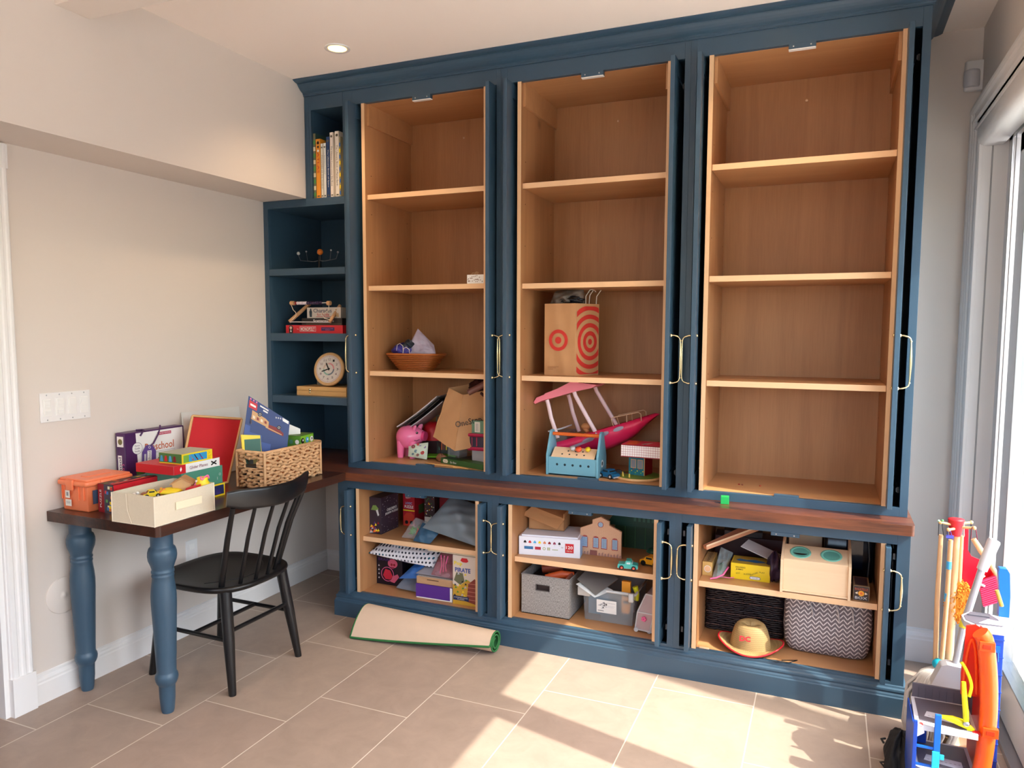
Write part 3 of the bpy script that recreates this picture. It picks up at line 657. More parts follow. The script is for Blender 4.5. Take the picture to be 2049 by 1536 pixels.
# ---- rolled rug on the floor
t = thing('rolled_rug', 'rolled beige rug with green edge binding lying in front of the base cabinet', 'rug', (0, 0, 0))
ax0 = Vector((.590, -.195, 0)); ax1 = Vector((1.300, -.208, 0))
RUGB = mat('rug_backing', (206, 180, 156), .9, bump=.4, bscale=400, var=.05); RUGG = mat('rug_binding', (38, 104, 52), .85, bump=.4, bscale=500); PILE = mat('rug_pile', (24, 84, 40), .95, bump=.6, bscale=300)
def spiral(s, u):
    """s: 0..1 along the sheet from outside to inside; u: along the roll"""
    big = .064 - .012 * u
    ang = -.35 * pi - (1 - u) * .0 + s * 2 * pi * 2.35
    r = big * (1 - .52 * s)
    if s < .0: pass
    return r, ang
def rp(s, u, o=0.0):
    c_ = ax0.lerp(ax1, u)
    r, ang = spiral(max(s, 0), u); r -= o
    fl_ = .092 * (1 - u) + .012                               # loose flap lying towards the room
    zc = .064 - .012 * u
    if s < 0:
        k = -s                                                # flap leaves the roll tangentially, down to the floor
        r0_, a0 = spiral(0, u); px_, pz_ = r0_ * cos(a0), r0_ * sin(a0)
        return (c_.x, c_.y - .02, 0)
    return (c_.x + 0.0, c_.y + r * cos(ang) * 1.12, zc + r * sin(ang))
NS = 90
def sheet(s, u, o=0.0):
    # begin at the flap end, go up and over the back, round inside
    c_ = ax0.lerp(ax1, u); R0 = .062 - .007 * u; zc = R0 + .001
    flap = .105 * (1 - u) ** 1.1 + .004
    if s < .16:
        k = s / .16                                           # from the lip (k=0) to the tangent point
        a1_ = pi * (.93 - .25 * (1 - u)); tx_, tz_ = (R0 - o) * 1.1 * cos(a1_), (R0 - o) * sin(a1_)
        lipy = -R0 * 1.1 - flap * .62; lipz = .0045 + (R0 * .95) * u ** 1.5 + (.004 - o * .5)
        bulge = .012 * sin(pi * k) * (1 - u)
        return (c_.x, c_.y + lipy + (tx_ - lipy) * k - bulge * .3, max(lipz + (zc + tz_ - lipz) * k + bulge, .001))
    k = (s - .16) / .84
    a1_ = pi * (.93 - .25 * (1 - u)); ang = a1_ - k * 2 * pi * 2.2
    r = (R0 - o) * (1 - .62 * k)
    wob = 1 + .05 * sin(ang * 2 + u * 3) * k
    return (c_.x, c_.y + r * 1.1 * wob * cos(ang), max(zc - .25 * R0 * k * 0 + r * wob * sin(ang), .001 + o * .2))
q = MB(); q.grid(NS, 16, lambda s, u: sheet(s, u), RUGB); q.grid(NS, 16, lambda s, u: sheet(s, u, .0055), PILE); q.build('rug_sheet', t)
q = MB()
for u in (0, 1): q.tube([sheet(k / NS, u, .003) for k in range(NS + 1)], .0042, RUGG, 6)
q.tube([sheet(0, k / 20, .003) for k in range(21)], .0055, RUGG, 6)
q.tube([sheet(1, k / 8, .003) for k in range(9)], .0042, RUGG, 6)
o = q.build('edge_binding', t); o['label'] = 'green stitched edge binding'
# ================================================================ helpers for small things
def frames(w, d, h):
    return {'f': FR((0, 0, 0), (1, 0, 0), (0, 0, 1)), 'r': FR((w, 0, 0), (0, 1, 0), (0, 0, 1)), 'l': FR((0, d, 0), (0, -1, 0), (0, 0, 1)), 't': FR((0, 0, h), (1, 0, 0), (0, 1, 0))}
def lid_line(q, w, d, h, z, m):
    q.box(-.0006, w + .0006, -.0006, d + .0006, z, h + .0004, m)
def panel(q, P, th, m):
    """slab from four corners BL, BR, TR, TL; returns the frame of its face and its size"""
    P = [Vector(p) for p in P]; n = (P[1] - P[0]).cross(P[3] - P[0]).normalized()
    b = [p - n * th for p in P]
    q.add([tuple(p) for p in P + b], [(0, 1, 2, 3), (7, 6, 5, 4), (0, 4, 5, 1), (1, 5, 6, 2), (2, 6, 7, 3), (3, 7, 4, 0)], m)
    return FR(tuple(P[0]), P[1] - P[0], P[3] - P[0]), (P[1] - P[0]).length, (P[3] - P[0]).length
def woven(q, x0, x1, y0, y1, z0, z1, rows, m, hole=None, flare=0.0, rad=.9, corner=.02, wob=1.0, n=26):
    """stacked woven strands round a rectangular basket; hole=(u0,u1,z0,z1) on the -y side"""
    H = (z1 - z0) / rows; rr = H * .5 * rad * 1.15
    rnd = random.Random(int((x0 + y0) * 1000))
    for k in range(rows):
        z = z0 + H * (k + .5); f = flare * (k + .5) / rows
        X0, X1, Y0, Y1 = x0 - f, x1 + f, y0 - f, y1 + f
        cx, cy = (X0 + X1) / 2, (Y0 + Y1) / 2
        base = []
        per = [((X0 + X1) / 2, Y0), (X1 - corner, Y0), (X1, Y0 + corner), (X1, Y1 - corner), (X1 - corner, Y1), (X0 + corner, Y1), (X0, Y1 - corner), (X0, Y0 + corner), (X0 + corner, Y0), ((X0 + X1) / 2, Y0)]
        if hole and hole[2] < z < hole[3]:
            per = [(hole[1], Y0)] + per[1:-1] + [(hole[0], Y0)]
        for a, b in zip(per, per[1:]):
            L_ = math.dist(a, b); s = max(1, int(L_ / .011))
            for i in range(s): base.append((a[0] + (b[0] - a[0]) * i / s, a[1] + (b[1] - a[1]) * i / s))
        base.append(per[-1]); pts = []; ph = rnd.random() * 6
        for i, (a, b) in enumerate(base):
            w_ = (rr * .35 * wob) * (1 if (i + k) % 2 else -1)
            d_ = Vector((a - cx, b - cy, 0)); 
            side = abs(a - X0) < .003 or abs(a - X1) < .003
            nrm = Vector((math.copysign(1, d_.x), 0, 0)) if side else Vector((0, math.copysign(1, d_.y), 0))
            pts.append((a + nrm.x * w_, b + nrm.y * w_, z + rr * .3 * wob * sin(i * 1.1 + ph)))
        radii = [rr * (1 + .25 * wob * sin(i * 1.9 + ph)) for i in range(len(pts))]
        q.tube(pts, radii, m, 5)
def crumple(q, c, s, m, seed=1, n=9, amp=.25, flat=.5):
    """a crumpled bag-like lump resting at c (centre of its underside)"""
    rnd = random.Random(seed); ph = [rnd.random() * 6.3 for _ in range(8)]
    def f(u, v):
        a = 2 * pi * u; b = pi * v - pi / 2
        r = 1 + amp * (sin(3 * a + ph[0]) * sin(4 * b + ph[1]) + .6 * sin(5 * a + ph[2] + 3 * b) + .35 * sin(9 * a + ph[3]) * cos(7 * b + ph[4]))
        x = s[0] * .5 * cos(b) * cos(a) * r; y = s[1] * .5 * cos(b) * sin(a) * r; z = s[2] * .5 * (1 + sin(b) * (1 + .2 * sin(4 * a + ph[5])))
        return (c[0] + x, c[1] + y, c[2] + max(0, z))
    q.grid(n * 3, n * 2, f, m)
WICKER = mat('seagrass', (214, 168, 122), .7, bump=.5, bscale=300, var=.22, vscale=60)
RATTAN = mat('rattan', (166, 92, 38), .5, bump=.3, bscale=300, var=.15, vscale=80)
CLEAR = mat('clear_plastic', (225, 230, 235), .12, alpha=.28)
CLEARB = mat('clear_film', (210, 215, 220), .15, alpha=.22)
# ================================================================ things on the desk
# orange storage bin
OR = mat('orange_plastic', (236, 128, 84), .38, bump=.03)
t = thing('storage_bin', 'translucent orange plastic bin with clip-on lid at the near end of the desk', 'storage bin', (-.137, -1.222, .76))
q = MB(); q.rings([[(p[0], p[1], z) for p in [(a + i_, b_ + j_) for a, b_, i_, j_ in ((0, 0, k, k), (.149, 0, -k, k), (.149, .192, -k, -k), (0, .192, k, -k))]] for z, k in ((0, .008), (.004, .005), (.103, 0), (.106, 0))], OR, False)
for x in (.006, .022, .100, .128): q.box(x, x + .003, -.0045, .002, .045, .1, OR)
F = frames(.149, .192, .1)
q.rect(F['f'], .030, .052, .026, .030, PAPER, .006); q.rect(F['f'], .030, .020, .034, .026, PAPER, .006)
for k in range(3): q.rect(F['f'], .034, .030 + k * .004, .024, .0015, GREY, .0064)
q.poly(F['f'], [(.037, .060), (.048, .060), (.048, .075), (.037, .075)], GREY, .0064)
q.rect(F['r'], .02, .03, .06, .055, mat('bin_sticker', (70, 84, 110), .4), .003)
q.build('tub', t, bevel=.003)
q = MB(); q.rbox(-.011, .160, -.012, .202, .103, .122, .012, OR); q.rbox(-.005, .154, -.005, .195, .121, .130, .010, OR); q.rbox(.055, .095, .04, .15, .129, .1325, .008, OR)
q.build('lid', t)
q = MB(); q.rbox(.045, .085, -.016, -.008, .085, .126, .002, OR); q.build('clip', t)
q = MB(); q.rbox(.156, .163, .05, .12, .085, .122, .002, OR); q.build('clip', t)
# red game box lying beside the bin
w_, d_, h_ = .088, .285, .112
q = MB(); q.box(0, w_, 0, d_, 0, h_, DKRED); F = frames(w_, d_, h_)
q.rect(F['t'], 0, 0, w_, d_, mat('box_dark_top', (44, 34, 40), .4), .0005)
rnd = random.Random(3)
pal = [mat('print_green', (90, 150, 80), .5), mat('print_orange', (226, 130, 60), .5), mat('print_blue', (60, 110, 180), .5), mat('print_cream', (230, 216, 180), .5), RED, YEL]
for k in range(26): q.rect(F['t'], rnd.random() * .07, rnd.random() * .26, .012, .016, pal[k % 6], .0010 + k * .00002)
q.rect(F['t'], w_ - .020, 0, .020, d_, RED, .0026)
q.rect(F['f'], .035, 0, .053, h_, mat('box_side_art', (70, 66, 80), .5))
for k in range(20): q.rect(F['f'], .037 + rnd.random() * .04, .004 + rnd.random() * .09, .011, .012, pal[(k * 5) % 6], .0009 + k * .00002)
q.text(F['f'], 'PUZZLE', .016, .055, .07, WHITE, rot=pi / 2, height=.010)
q.rect(F['r'], 0, 0, d_, h_, RED)
one(q, 'game_box', 'long red game box with dark picture lid beside the orange bin', 'game box', (.028, -1.19, .76), 0, bevel=.0008)
# cream fabric bin with toys
FAB = mat('cream_fabric', (222, 208, 184), .85, bump=.5, bscale=500, var=.05, vscale=150)
t = thing('fabric_bin', 'open cream fabric bin full of small toys at the front corner of the desk', 'storage bin', (.212, -1.275, .76))
W, D, H = .216, .285, .112
def wall(a, b, h0, h1, out, q, m, n=10, th=.004, bow=.0, bowtop=0.0):
    A = Vector(a); B = Vector(b); o = Vector(out)
    def f(u, v, off=0): 
        return tuple(A.lerp(B, u) + o * (bow * sin(pi * u) * v - off) + Vector((0, 0, h0 + (h1 - h0) * v - bowtop * sin(pi * u) * v)))
    q.grid(n, 4, lambda u, v: f(u, v), m); q.grid(n, 4, lambda u, v: f(u, v, th), m)
    q.grid(n, 1, lambda u, v: f(u, 1, th * v), m); q.grid(4, 1, lambda u, v: f(0, u, th * v), m); q.grid(4, 1, lambda u, v: f(1, u, th * v), m)
q = MB()
wall((0, 0, 0), (W, 0, 0), 0, H, (0, -1, 0), q, FAB, bow=-.004); wall((W, 0, 0), (W, D, 0), 0, H, (1, 0, 0), q, FAB, bow=.006, bowtop=.003)
wall((W, D, 0), (0, D, 0), 0, H, (0, 1, 0), q, FAB, bow=.004); wall((0, D, 0), (0, 0, 0), 0, H, (-1, 0, 0), q, FAB, bow=.010); q.box(0, W, 0, D, 0, .003, FAB)
q.build('bin_body', t)
q = MB()
for P in ([(0, 0), (W, 0)], [(W, 0), (W, D)], [(W, D), (0, D)], [(0, D), (0, 0)]): q.tube([(P[0][0], P[0][1], .002), (P[1][0], P[1][1], .002)], .0018, CREAM, 6)
for P in ((0, 0), (W, 0), (W, D), (0, D)): q.tube([(P[0], P[1], 0), (P[0], P[1], H)], .0018, CREAM, 6)
q.tube([(.078, -.002, H), (.084, -.003, .05), (.105, -.003, .003)], .0012, CREAM, 5); q.build('piping', t)
q = MB(); q.box(W + .006, W + .0085, .09, .215, .045, .075, mat('handle_canvas', (236, 222, 190), .7)); q.build('handle_strap', t, bevel=.001)
def toy_car(name, label, loc, rz, body, L=.07, cat='toy car', z=0, tilt=None, glass=BLACK, trimm=None, group=None, pickup=False):
    t = thing(name, label, cat, loc, rz, group)
    if tilt: t.rotation_euler = (tilt[0], tilt[1], rz)
    s = L / .07; q = MB(); W_ = .017 * s
    prof = [(-.035, .006), (.035, .006), (.035, .014), (.031, .018), (.018, .020), (.010, .0305), (-.012, .0305), (-.020, .020), (-.033, .018), (-.035, .013)] if not pickup else [(-.035, .006), (.035, .006), (.036, .013), (.033, .020), (.016, .022), (.010, .034), (-.006, .034), (-.010, .022), (-.034, .021), (-.036, .012)]
    q.prism([(a * s, b * s) for a, b in prof], -W_, W_, 'y', body); q.build('body', t, bevel=.002 * s, bseg=3)
    q = MB(); q.box(-.012 * s if not pickup else -.004 * s, .009 * s, -W_ - .0004, W_ + .0004, .0225 * s, .0285 * s, glass); q.box(.0105 * s, .0165 * s, -W_ * .8, W_ * .8, .0225 * s, .0275 * s, glass); q.build('windows', t)
    q = MB(); q.box(-.037 * s, .037 * s, -W_ * .96, W_ * .96, .005 * s, .009 * s, trimm or LGREY); q.build('bumper', t, bevel=.0006)
    for a in (-.021, .021):
        for b in (-1, 1):
            q = MB(); q.T = T(a * s, b * W_ * .98, .0085 * s) @ RX(pi / 2); q.lathe([(.0085 * s, -.003 * s), (.0085 * s, .003 * s)], 18, BLACKPLASTIC); q.lathe([(.004 * s, -.0035 * s), (.004 * s, .0035 * s)], 12, trimm or LGREY); q.build('wheel', t)
    return t
# toys in the bin: filled to near the rim
zb = .76 + .075
toy_car('toy_tractor', 'small yellow toy tractor with black wheels in the cream fabric bin', (.285, -1.16, .835), 1.0, YEL, .065, 'toy')
q = MB(); q.ball((0, 0, .02), (.045, .05, .012), YEL, 14, 8); one(q, 'toy_plate', 'yellow plastic toy piece lying in the cream fabric bin', 'toy', (.315, -1.10, .83), .3)
t = thing('toy_house', 'little cardboard-coloured toy house tipped over in the cream fabric bin', 'toy house', (.33, -1.05, .85), .6)
q = MB(); q.prism([(-.03, 0), (.03, 0), (.036, .026), (0, .045), (-.036, .026)], -.03, .03, 'y', mat('toy_wood', (206, 164, 112), .6)); q.build('walls', t, bevel=.001)
q = MB(); q.prism([(-.042, .022), (0, .046), (.042, .022), (.042, .027), (0, .052), (-.042, .027)], -.034, .034, 'y', mat('toy_roof', (176, 128, 82), .6)); q.build('roof', t, bevel=.001)
q = MB(); q.prism([(0, 0), (.05, 0), (.05, .03), (.01, .022)], -.02, .02, 'y', RED); one(q, 'toy_block', 'red plastic toy wedge beside the toy house in the cream fabric bin', 'toy', (.375, -1.08, .845), .4, bevel=.002)
t = thing('toy_basket', 'small yellow toy pouch with pink frill at the far end of the cream fabric bin', 'toy', (.395, -1.015, .85))
q = MB(); q.lathe([(.012, 0), (.024, .008), (.026, .022), (.019, .034), (.022, .044), (.018, .046)], 14, YEL); q.build('pouch', t)
q = MB(); q.tube([(.006 * cos(a) + .012, .02 * sin(a), .045 + .006 * cos(3 * a)) for a in [2 * pi * i / 20 for i in range(21)]], .003, PINK, 6); q.build('frill', t)
q = MB(); q.tube([(0, 0, 0), (.004, .015, .025)], [.006, .005], PINK, 8); q.ball((.004, .015, .03), .006, WHITE, 8, 6); one(q, 'toy_crayon', 'pink crayon-like toy peg beside the yellow pouch in the cream fabric bin', 'toy', (.375, -1.045, .85))
rnd = random.Random(11)
for k, (lab, m) in enumerate((('tiny white toy horse head in the near corner of the cream fabric bin', WHITE), ('tiny brown toy animal lying near the white one in the cream fabric bin', mat('toy_brown', (140, 84, 60), .5)), ('tiny orange toy flower next to the yellow piece in the cream fabric bin', ORANGE), ('small amber toy animal in the middle of the cream fabric bin', mat('toy_amber', (224, 150, 50), .5)))):
    q = MB(); x, y = ((.25, -1.205), (.275, -1.185), (.31, -1.135), (.295, -1.12))[k]
    q.ball((0, 0, .012), (.014, .009, .009), m, 10, 7); q.ball((.013, 0, .02), (.007, .006, .006), m, 8, 6)
    for a, b in ((-.008, -.004), (-.008, .004), (.008, -.004), (.008, .004)): q.tube([(a, b, .008), (a, b, 0)], .0022, m, 6)
    one(q, 'toy_animal', lab, 'toy animal', (x, y, .838), k * .9, 'toy animals in the cream fabric bin')
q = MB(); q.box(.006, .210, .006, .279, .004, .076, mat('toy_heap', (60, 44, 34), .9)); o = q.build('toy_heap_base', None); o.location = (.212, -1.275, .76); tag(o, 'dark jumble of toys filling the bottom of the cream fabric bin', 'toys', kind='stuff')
# purple and white learning kit
t = thing('learning_kit_box', 'white and purple preschool kit box standing against the wall at the back of the desk', 'game box', (-.160, -.955, .76))
W, D, H = .060, .315, .272; VIO = mat('deep_violet', (70, 30, 84), .4)
q = MB(); q.rbox(0, W, 0, D, 0, H, .006, VIO); F = frames(W, D, H)
q.rect(F['r'], .052, .006, D - .062, H - .012, WHITE, .0006); q.poly(F['r'], [(0, 0), (.054, 0), (.060, .10), (.052, H - .004), (0, H - .004)], VIO, .0010)
q.rect(F['r'], .050, .01, .13, .105, mat('kit_green', (84, 130, 60), .5), .0012)
q.disc(F['r'], .058, .20, .026, WHITE, .0014, 24); q.ring(F['r'], .058, .20, .0245, .026, VIO, .0016)
for k, s in enumerate(('Parent', 'Guide', 'Inside')): q.text(F['r'], s, .058, .212 - k * .012, .026, VIO, z=.0018)
q.rect(F['r'], .165, .244, .075, .013, mat('kit_magenta', (190, 60, 90), .5), .0014); q.text(F['r'], 'LIMITED EDITION', .2025, .2505, .066, WHITE, z=.0017)
q.text(F['r'], 'Preschool', .175, .197, .155, mat('kit_orange', (196, 96, 50), .5), z=.0014, height=.034, bold=.01)
q.rect(F['r'], .12, .171, .14, .0015, GREY, .0012); q.rect(F['r'], .14, .165, .12, .0012, GREY, .0012)
q.rect(F['r'], .165, .085, .125, .060, mat('kit_navy', (34, 44, 100), .5), .0014); q.text(F['r'], 'ABCDEF', .20, .128, .045, WHITE, z=.0018); q.poly(F['r'], [(.20, .088), (.215, .104), (.225, .098), (.24, .112), (.255, .096), (.27, .088)], WHITE, .0018)
q.rect(F['r'], .062, .035, .03, .035, PAPER, .0016); q.rect(F['r'], .098, .03, .03, .04, PAPER, .0016); q.disc(F['r'], .113, .05, .010, BLACK, .0018)
q.rect(F['r'], .16, .02, .04, .05, mat('kit_rust', (190, 90, 40), .5), .0016)
q.rect(F['f'], .012, H - .06, .038, .045, WHITE, .0008); q.disc(F['f'], .031, H - .038, .013, mat('kit_olive', (120, 110, 60), .5), .0012)
q.rect(F['f'], .014, .01, .024, .165, WHITE, .0008); q.text(F['f'], 'Preschool', .0265, .092, .15, VIO, z=.0012, rot=pi / 2, height=.016, bold=.01)
q.text(F['f'], 'ages 3 to 5', .046, .09, .10, PINK, z=.0012, rot=pi / 2)
q.build('box', t)
q = MB(); q.tube([(.061, .075, H - .02), (.066, .09, H + .004), (.05, .10, H + .004), (.03, .08, H + .003)], .004, VIO, 8); q.tube([(.066, .11, H - .075), (.070, .135, H - .06), (.068, .165, H - .02), (.05, .19, H + .006), (.045, .195, H + .012)], .0035, VIO, 8); q.build('carry_cord', t)
q = MB(); F2 = FR((.067, .072, .092), (0, 1, -.06), (0, .06, 1)); q.T = F2
q.prism([(0, .01), (.006, 0), (.064, 0), (.07, .01), (.07, .09), (.05, .118), (.02, .118), (0, .09)], 0, .003, 'z', mat('tag_violet', (96, 70, 140), .4)); I4 = Matrix.Identity(4)
q.rect(I4, .024, .012, .022, .082, WHITE, .0034); q.text(I4, 'Preschool', .035, .053, .076, VIO, rot=pi / 2, z=.0038, height=.014); q.ring(I4, .035, .108, .004, .006, WHITE, .0034); q.rect(I4, .008, .02, .010, .06, LGREY, .0034)
q.build('hang_tag', t)
# stack of four boxes behind the fabric bin
q = MB(); w_, d_, h_ = .20, .222, .054; F = frames(w_, d_, h_); q.box(0, w_, 0, d_, 0, h_, NAVY)
q.rect(F['r'], 0, 0, d_, h_, YEL, .0006); q.rect(F['r'], .006, .007, d_ - .012, h_ - .014, NAVY, .0010)
for k in range(30): q.poly(F['r'], [(.02 + k * .006, .010), (.0225 + k * .006, .010), (.0215 + k * .006, .022 + .02 * abs(sin(k * 1.3)))], mat('print_violet', (110, 80, 190), .5), .0014)
q.rect(F['f'], 0, 0, w_, h_, YEL, .0006); q.rect(F['f'], .006, .007, w_ - .012, h_ - .014, NAVY, .0010)
one(q, 'puzzle_box', 'navy puzzle box with yellow edges, lowest in the stack behind the cream fabric bin', 'puzzle box', (.052, -.978, .76), 0, 'boxes stacked on the desk', bevel=.0005)
q = MB(); w_, d_, h_ = .20, .22, .076; F = frames(w_, d_, h_); TEALG = mat('sage_teal', (76, 140, 118), .5); q.box(0, w_, 0, d_, 0, h_, TEALG)
q.rect(F['r'], d_ - .03, .018, .0015, .04, WHITE); q.rect(F['r'], d_ - .034, .034, .009, .0015, WHITE); q.ring(F['r'], d_ - .015, .04, .004, .005, WHITE); lid_line(q, w_, d_, h_, .03, TEALG)
one(q, 'puzzle_box', 'plain teal-green box, second from the bottom in the stack behind the cream fabric bin', 'puzzle box', (.050, -.985, .8145), 0, 'boxes stacked on the desk', bevel=.0005)
q = MB(); w_, d_, h_ = .21, .245, .036; F = frames(w_, d_, h_); q.box(0, w_, 0, d_, 0, h_, WHITE)
q.rect(F['r'], 0, 0, .060, h_, RED); q.text(F['r'], 'Glider Planes', .128, .018, .096, mat('print_rose', (130, 40, 70), .5), height=.013)
q.poly(F['r'], [(.034, .008), (.040, .018), (.036, .030), (.030, .018)], WHITE, .001)
for a in (.6, -.6): q.poly(F['r'], [(.210 + .018 * cos(a + .2), .018 + .014 * sin(a + .2)), (.210 + .018 * cos(a - .2), .018 + .014 * sin(a - .2)), (.210 - .018 * cos(a + .2), .018 - .014 * sin(a + .2)), (.210 - .018 * cos(a - .2), .018 - .014 * sin(a - .2))], BLACK, .001)
for k in range(5): q.rect(F['r'], d_ - .004, .003 + k * .0068, .004, .0034, RED, .001)
q.rect(F['f'], 0, 0, w_, h_, RED); q.rect(F['t'], 0, 0, w_, d_, RED)
one(q, 'glider_kit_box', 'flat red and white glider planes box, second from top of the desk stack', 'game box', (.040, -1.022, .8912), 0, 'boxes stacked on the desk', bevel=.0005)
q = MB(); w_, d_, h_ = .126, .162, .042; F = frames(w_, d_, h_); q.box(0, w_, 0, d_, 0, h_, YEL)
q.rect(F['r'], .008, .006, d_ - .038, h_ - .012, mat('print_sky', (50, 150, 200), .5)); q.rect(F['r'], .008, .006, .028, h_ - .012, mat('print_lime', (120, 170, 60), .5), .001); q.text(F['r'], 'FLY', d_ - .015, .021, .030, mat('print_amber', (220, 170, 20), .5), rot=pi / 2, z=.001)
for k, x in enumerate((.050, .072, .098)): q.poly(F['r'], [(x - .010, .034), (x - .006, .034), (x + .014, .008), (x + .008, .008)], (GREY, BLACK, PURPLE)[k], .0012); q.disc(F['r'], x + .006, .014, .003, RED, .0014)
q.rect(F['f'], 0, .004, w_, h_ - .004, mat('print_leaf', (70, 120, 60), .5))
for k in range(5): q.poly(F['f'], [(.006 + k * .024, .008), (.024 + k * .024, .008), (.020 + k * .024, .032), (.010 + k * .024, .032)], (SKYB, RED, SKYB, DKRED, _M['print_leaf'])[k], .001)
q.rect(F['t'], 0, 0, w_, d_, mat('box_grey_top', (176, 178, 160), .5))
one(q, 'balsa_plane_box', 'small yellow box with pictures of toy planes, topmost of the stack on the desk', 'game box', (.124, -.980, .9276), 0, 'boxes stacked on the desk', bevel=.0005)
# red board leaning on the wall and a white board behind
t = thing('leaning_board', 'red framed board leaning on the wall behind the boxes on the desk', 'board', (0, 0, 0))
q = MB(); P = [(.020, -.800, .7625), (.078, -.562, .7605), (.022, -.400, 1.040), (-.042, -.643, 1.078)]; 
F, w_, h_ = panel(q, P, .012, mat('red_felt', (196, 24, 34), .75)); q.build('panel', t)
q = MB(); P4 = [Vector(p) + F.to_3x3() @ Vector((0, 0, .001)) for p in P]
for i in range(4): q.tube([tuple(P4[i]), tuple(P4[(i + 1) % 4])], .0065, PLYW2, 4)
o = q.build('frame', t); o['label'] = 'pale wooden frame'
q = MB(); F, w_, h_ = panel(q, [(-.10, -.62, .7625), (-.10, -.24, .7625), (-.150, -.235, 1.080), (-.150, -.600, 1.085)], .010, mat('whiteboard', (222, 220, 214), .3)); q.build('panel', None)
o = bpy.data.objects['panel.001']; o.name = 'leaning_whiteboard'; tag(o, 'pale board leaning on the wall behind the red framed board', 'board')
# seagrass basket
t = thing('seagrass_basket', 'large rectangular woven seagrass basket on the desk behind the black chair', 'basket', (0, 0, 0))
q = MB(); woven(q, .186, .346, -.610, -.215, .762, .922, 11, WICKER, hole=(.235, .305, .852, .898), wob=1.9); q.build('woven_sides', t)
q = MB(); q.box(.192, .340, -.604, -.221, .762, .770, WICKER); q.box(.1925, .195, -.604, -.221, .77, .918, RATTAN); q.box(.337, .3395, -.604, -.221, .77, .918, RATTAN); q.box(.195, .337, -.2235, -.221, .77, .918, RATTAN); q.build('liner', t)
q = MB(); q.tube([(.186, -.610, .925), (.346, -.610, .925), (.346, -.215, .925), (.186, -.215, .925), (.186, -.610, .925)], .0075, WICKER, 7)
for c_ in ((.186, -.61), (.346, -.61), (.346, -.215), (.186, -.215)): q.tube([(c_[0], c_[1], .762), (c_[0], c_[1], .925)], .0065, WICKER, 7)
q.tube([(.233, -.611, .85), (.307, -.611, .85), (.307, -.611, .90), (.233, -.611, .90), (.233, -.611, .85)], .004, WICKER, 6); q.build('rim', t)
q = MB(); P = [(.170, -.560, .930), (.302, -.412, .884), (.306, -.388, 1.041), (.181, -.520, 1.170)]
F, w_, h_ = panel(q, P, .006, mat('night_blue', (26, 52, 112), .4))
def bl(u, v):  # bilinear point in the print frame
    a = Vector(P[0]).lerp(Vector(P[1]), u); b = Vector(P[3]).lerp(Vector(P[2]), u); p = F.inverted() @ a.lerp(b, v); return (p.x, p.y)
def blp(pts, m, z=.001): q.poly(F, [bl(*p) for p in pts], m, z)
blp([(0, .0), (.62, .0), (.62, .20), (.40, .20), (.40, .34), (.12, .34), (.12, .46), (0, .46)], mat('plan_blue', (52, 80, 150), .4), .0008)
blp([(.03, .80), (.22, .80), (.22, .94), (.03, .94)], RED, .0012); blp([(.06, .85), (.19, .85), (.19, .89), (.06, .89)], WHITE, .0014)
for k in range(3): blp([(.04 + k * .07, .955), (.07 + k * .07, .955), (.07 + k * .07, .985), (.04 + k * .07, .985)], PINK, .0012)
blp([(.28, .93), (.48, .93), (.48, .96), (.28, .96)], WHITE); blp([(.36, .87), (.47, .87), (.47, .905), (.36, .905)], WHITE)
blp([(.83, .90), (.97, .90), (.97, .985), (.83, .985)], WHITE)
for k in range(4): blp([(.66 + k * .05, .87 + k * .02), (.685 + k * .05, .87 + k * .02), (.685 + k * .05, .91 + k * .02), (.66 + k * .05, .91 + k * .02)], LGREY)
TANW = mat('model_timber', (206, 160, 110), .5); MAR = mat('model_maroon', (130, 34, 34), .5)
blp([(.12, .60), (.52, .56), (.52, .70), (.44, .74), (.12, .78)], TANW, .0012); blp([(.52, .52), (.88, .50), (.88, .58), (.74, .66), (.52, .64)], MAR, .0012); blp([(.46, .545), (.84, .51), (.84, .535), (.46, .575)], TANW, .0016)
for k in range(4): blp([(.15 + k * .09, .63), (.20 + k * .09, .625), (.20 + k * .09, .68), (.15 + k * .09, .69)], MAR if k % 2 else CREAM, .0015)
for c_ in ((.30, .77), (.76, .68)):
    p = bl(*c_); q.disc(F, p[0], p[1], .010, BLACK, .0018); q.ring(F, p[0], p[1], .0035, .0055, LGREY, .002)
for k in range(3): blp([(.20 + k * .07, .03), (.25 + k * .07, .03), (.25 + k * .07, .09), (.20 + k * .07, .09)], PINK, .0014)
blp([(.03, .04), (.16, .04), (.16, .11), (.03, .11)], WHITE, .0014)
one(q, 'model_kit_box', 'dark blue model fire truck kit box tilted up out of the seagrass basket', 'model kit')
q = MB(); F, w_, h_ = panel(q, [(.215, -.590, .775), (.262, -.520, .775), (.225, -.500, .985), (.180, -.575, .995)], .010, YEL); q.rect(F, .006, .006, w_ - .012, h_ - .03, mat('magazine_green', (44, 96, 80), .5)); one(q, 'magazine', 'yellow-edged magazine standing at the front of the seagrass basket', 'magazine')
for k in range(2):
    q = MB(); y = -.575 + k * .012; F, w_, h_ = panel(q, [(.225 + k * .02, y, .775), (.300 + k * .02, y + .04, .775), (.270 + k * .02, y + .05, .905 - k * .01), (.205 + k * .02, y + .01, .925 - k * .01)], .005, (mat('mag_dark', (60, 60, 50), .5), mat('mag_olive', (150, 130, 50), .5))[k])
    one(q, 'magazine', ('dark thin magazine seen through the handle hole of the seagrass basket', 'olive thin magazine seen through the handle hole of the seagrass basket')[k], 'magazine')
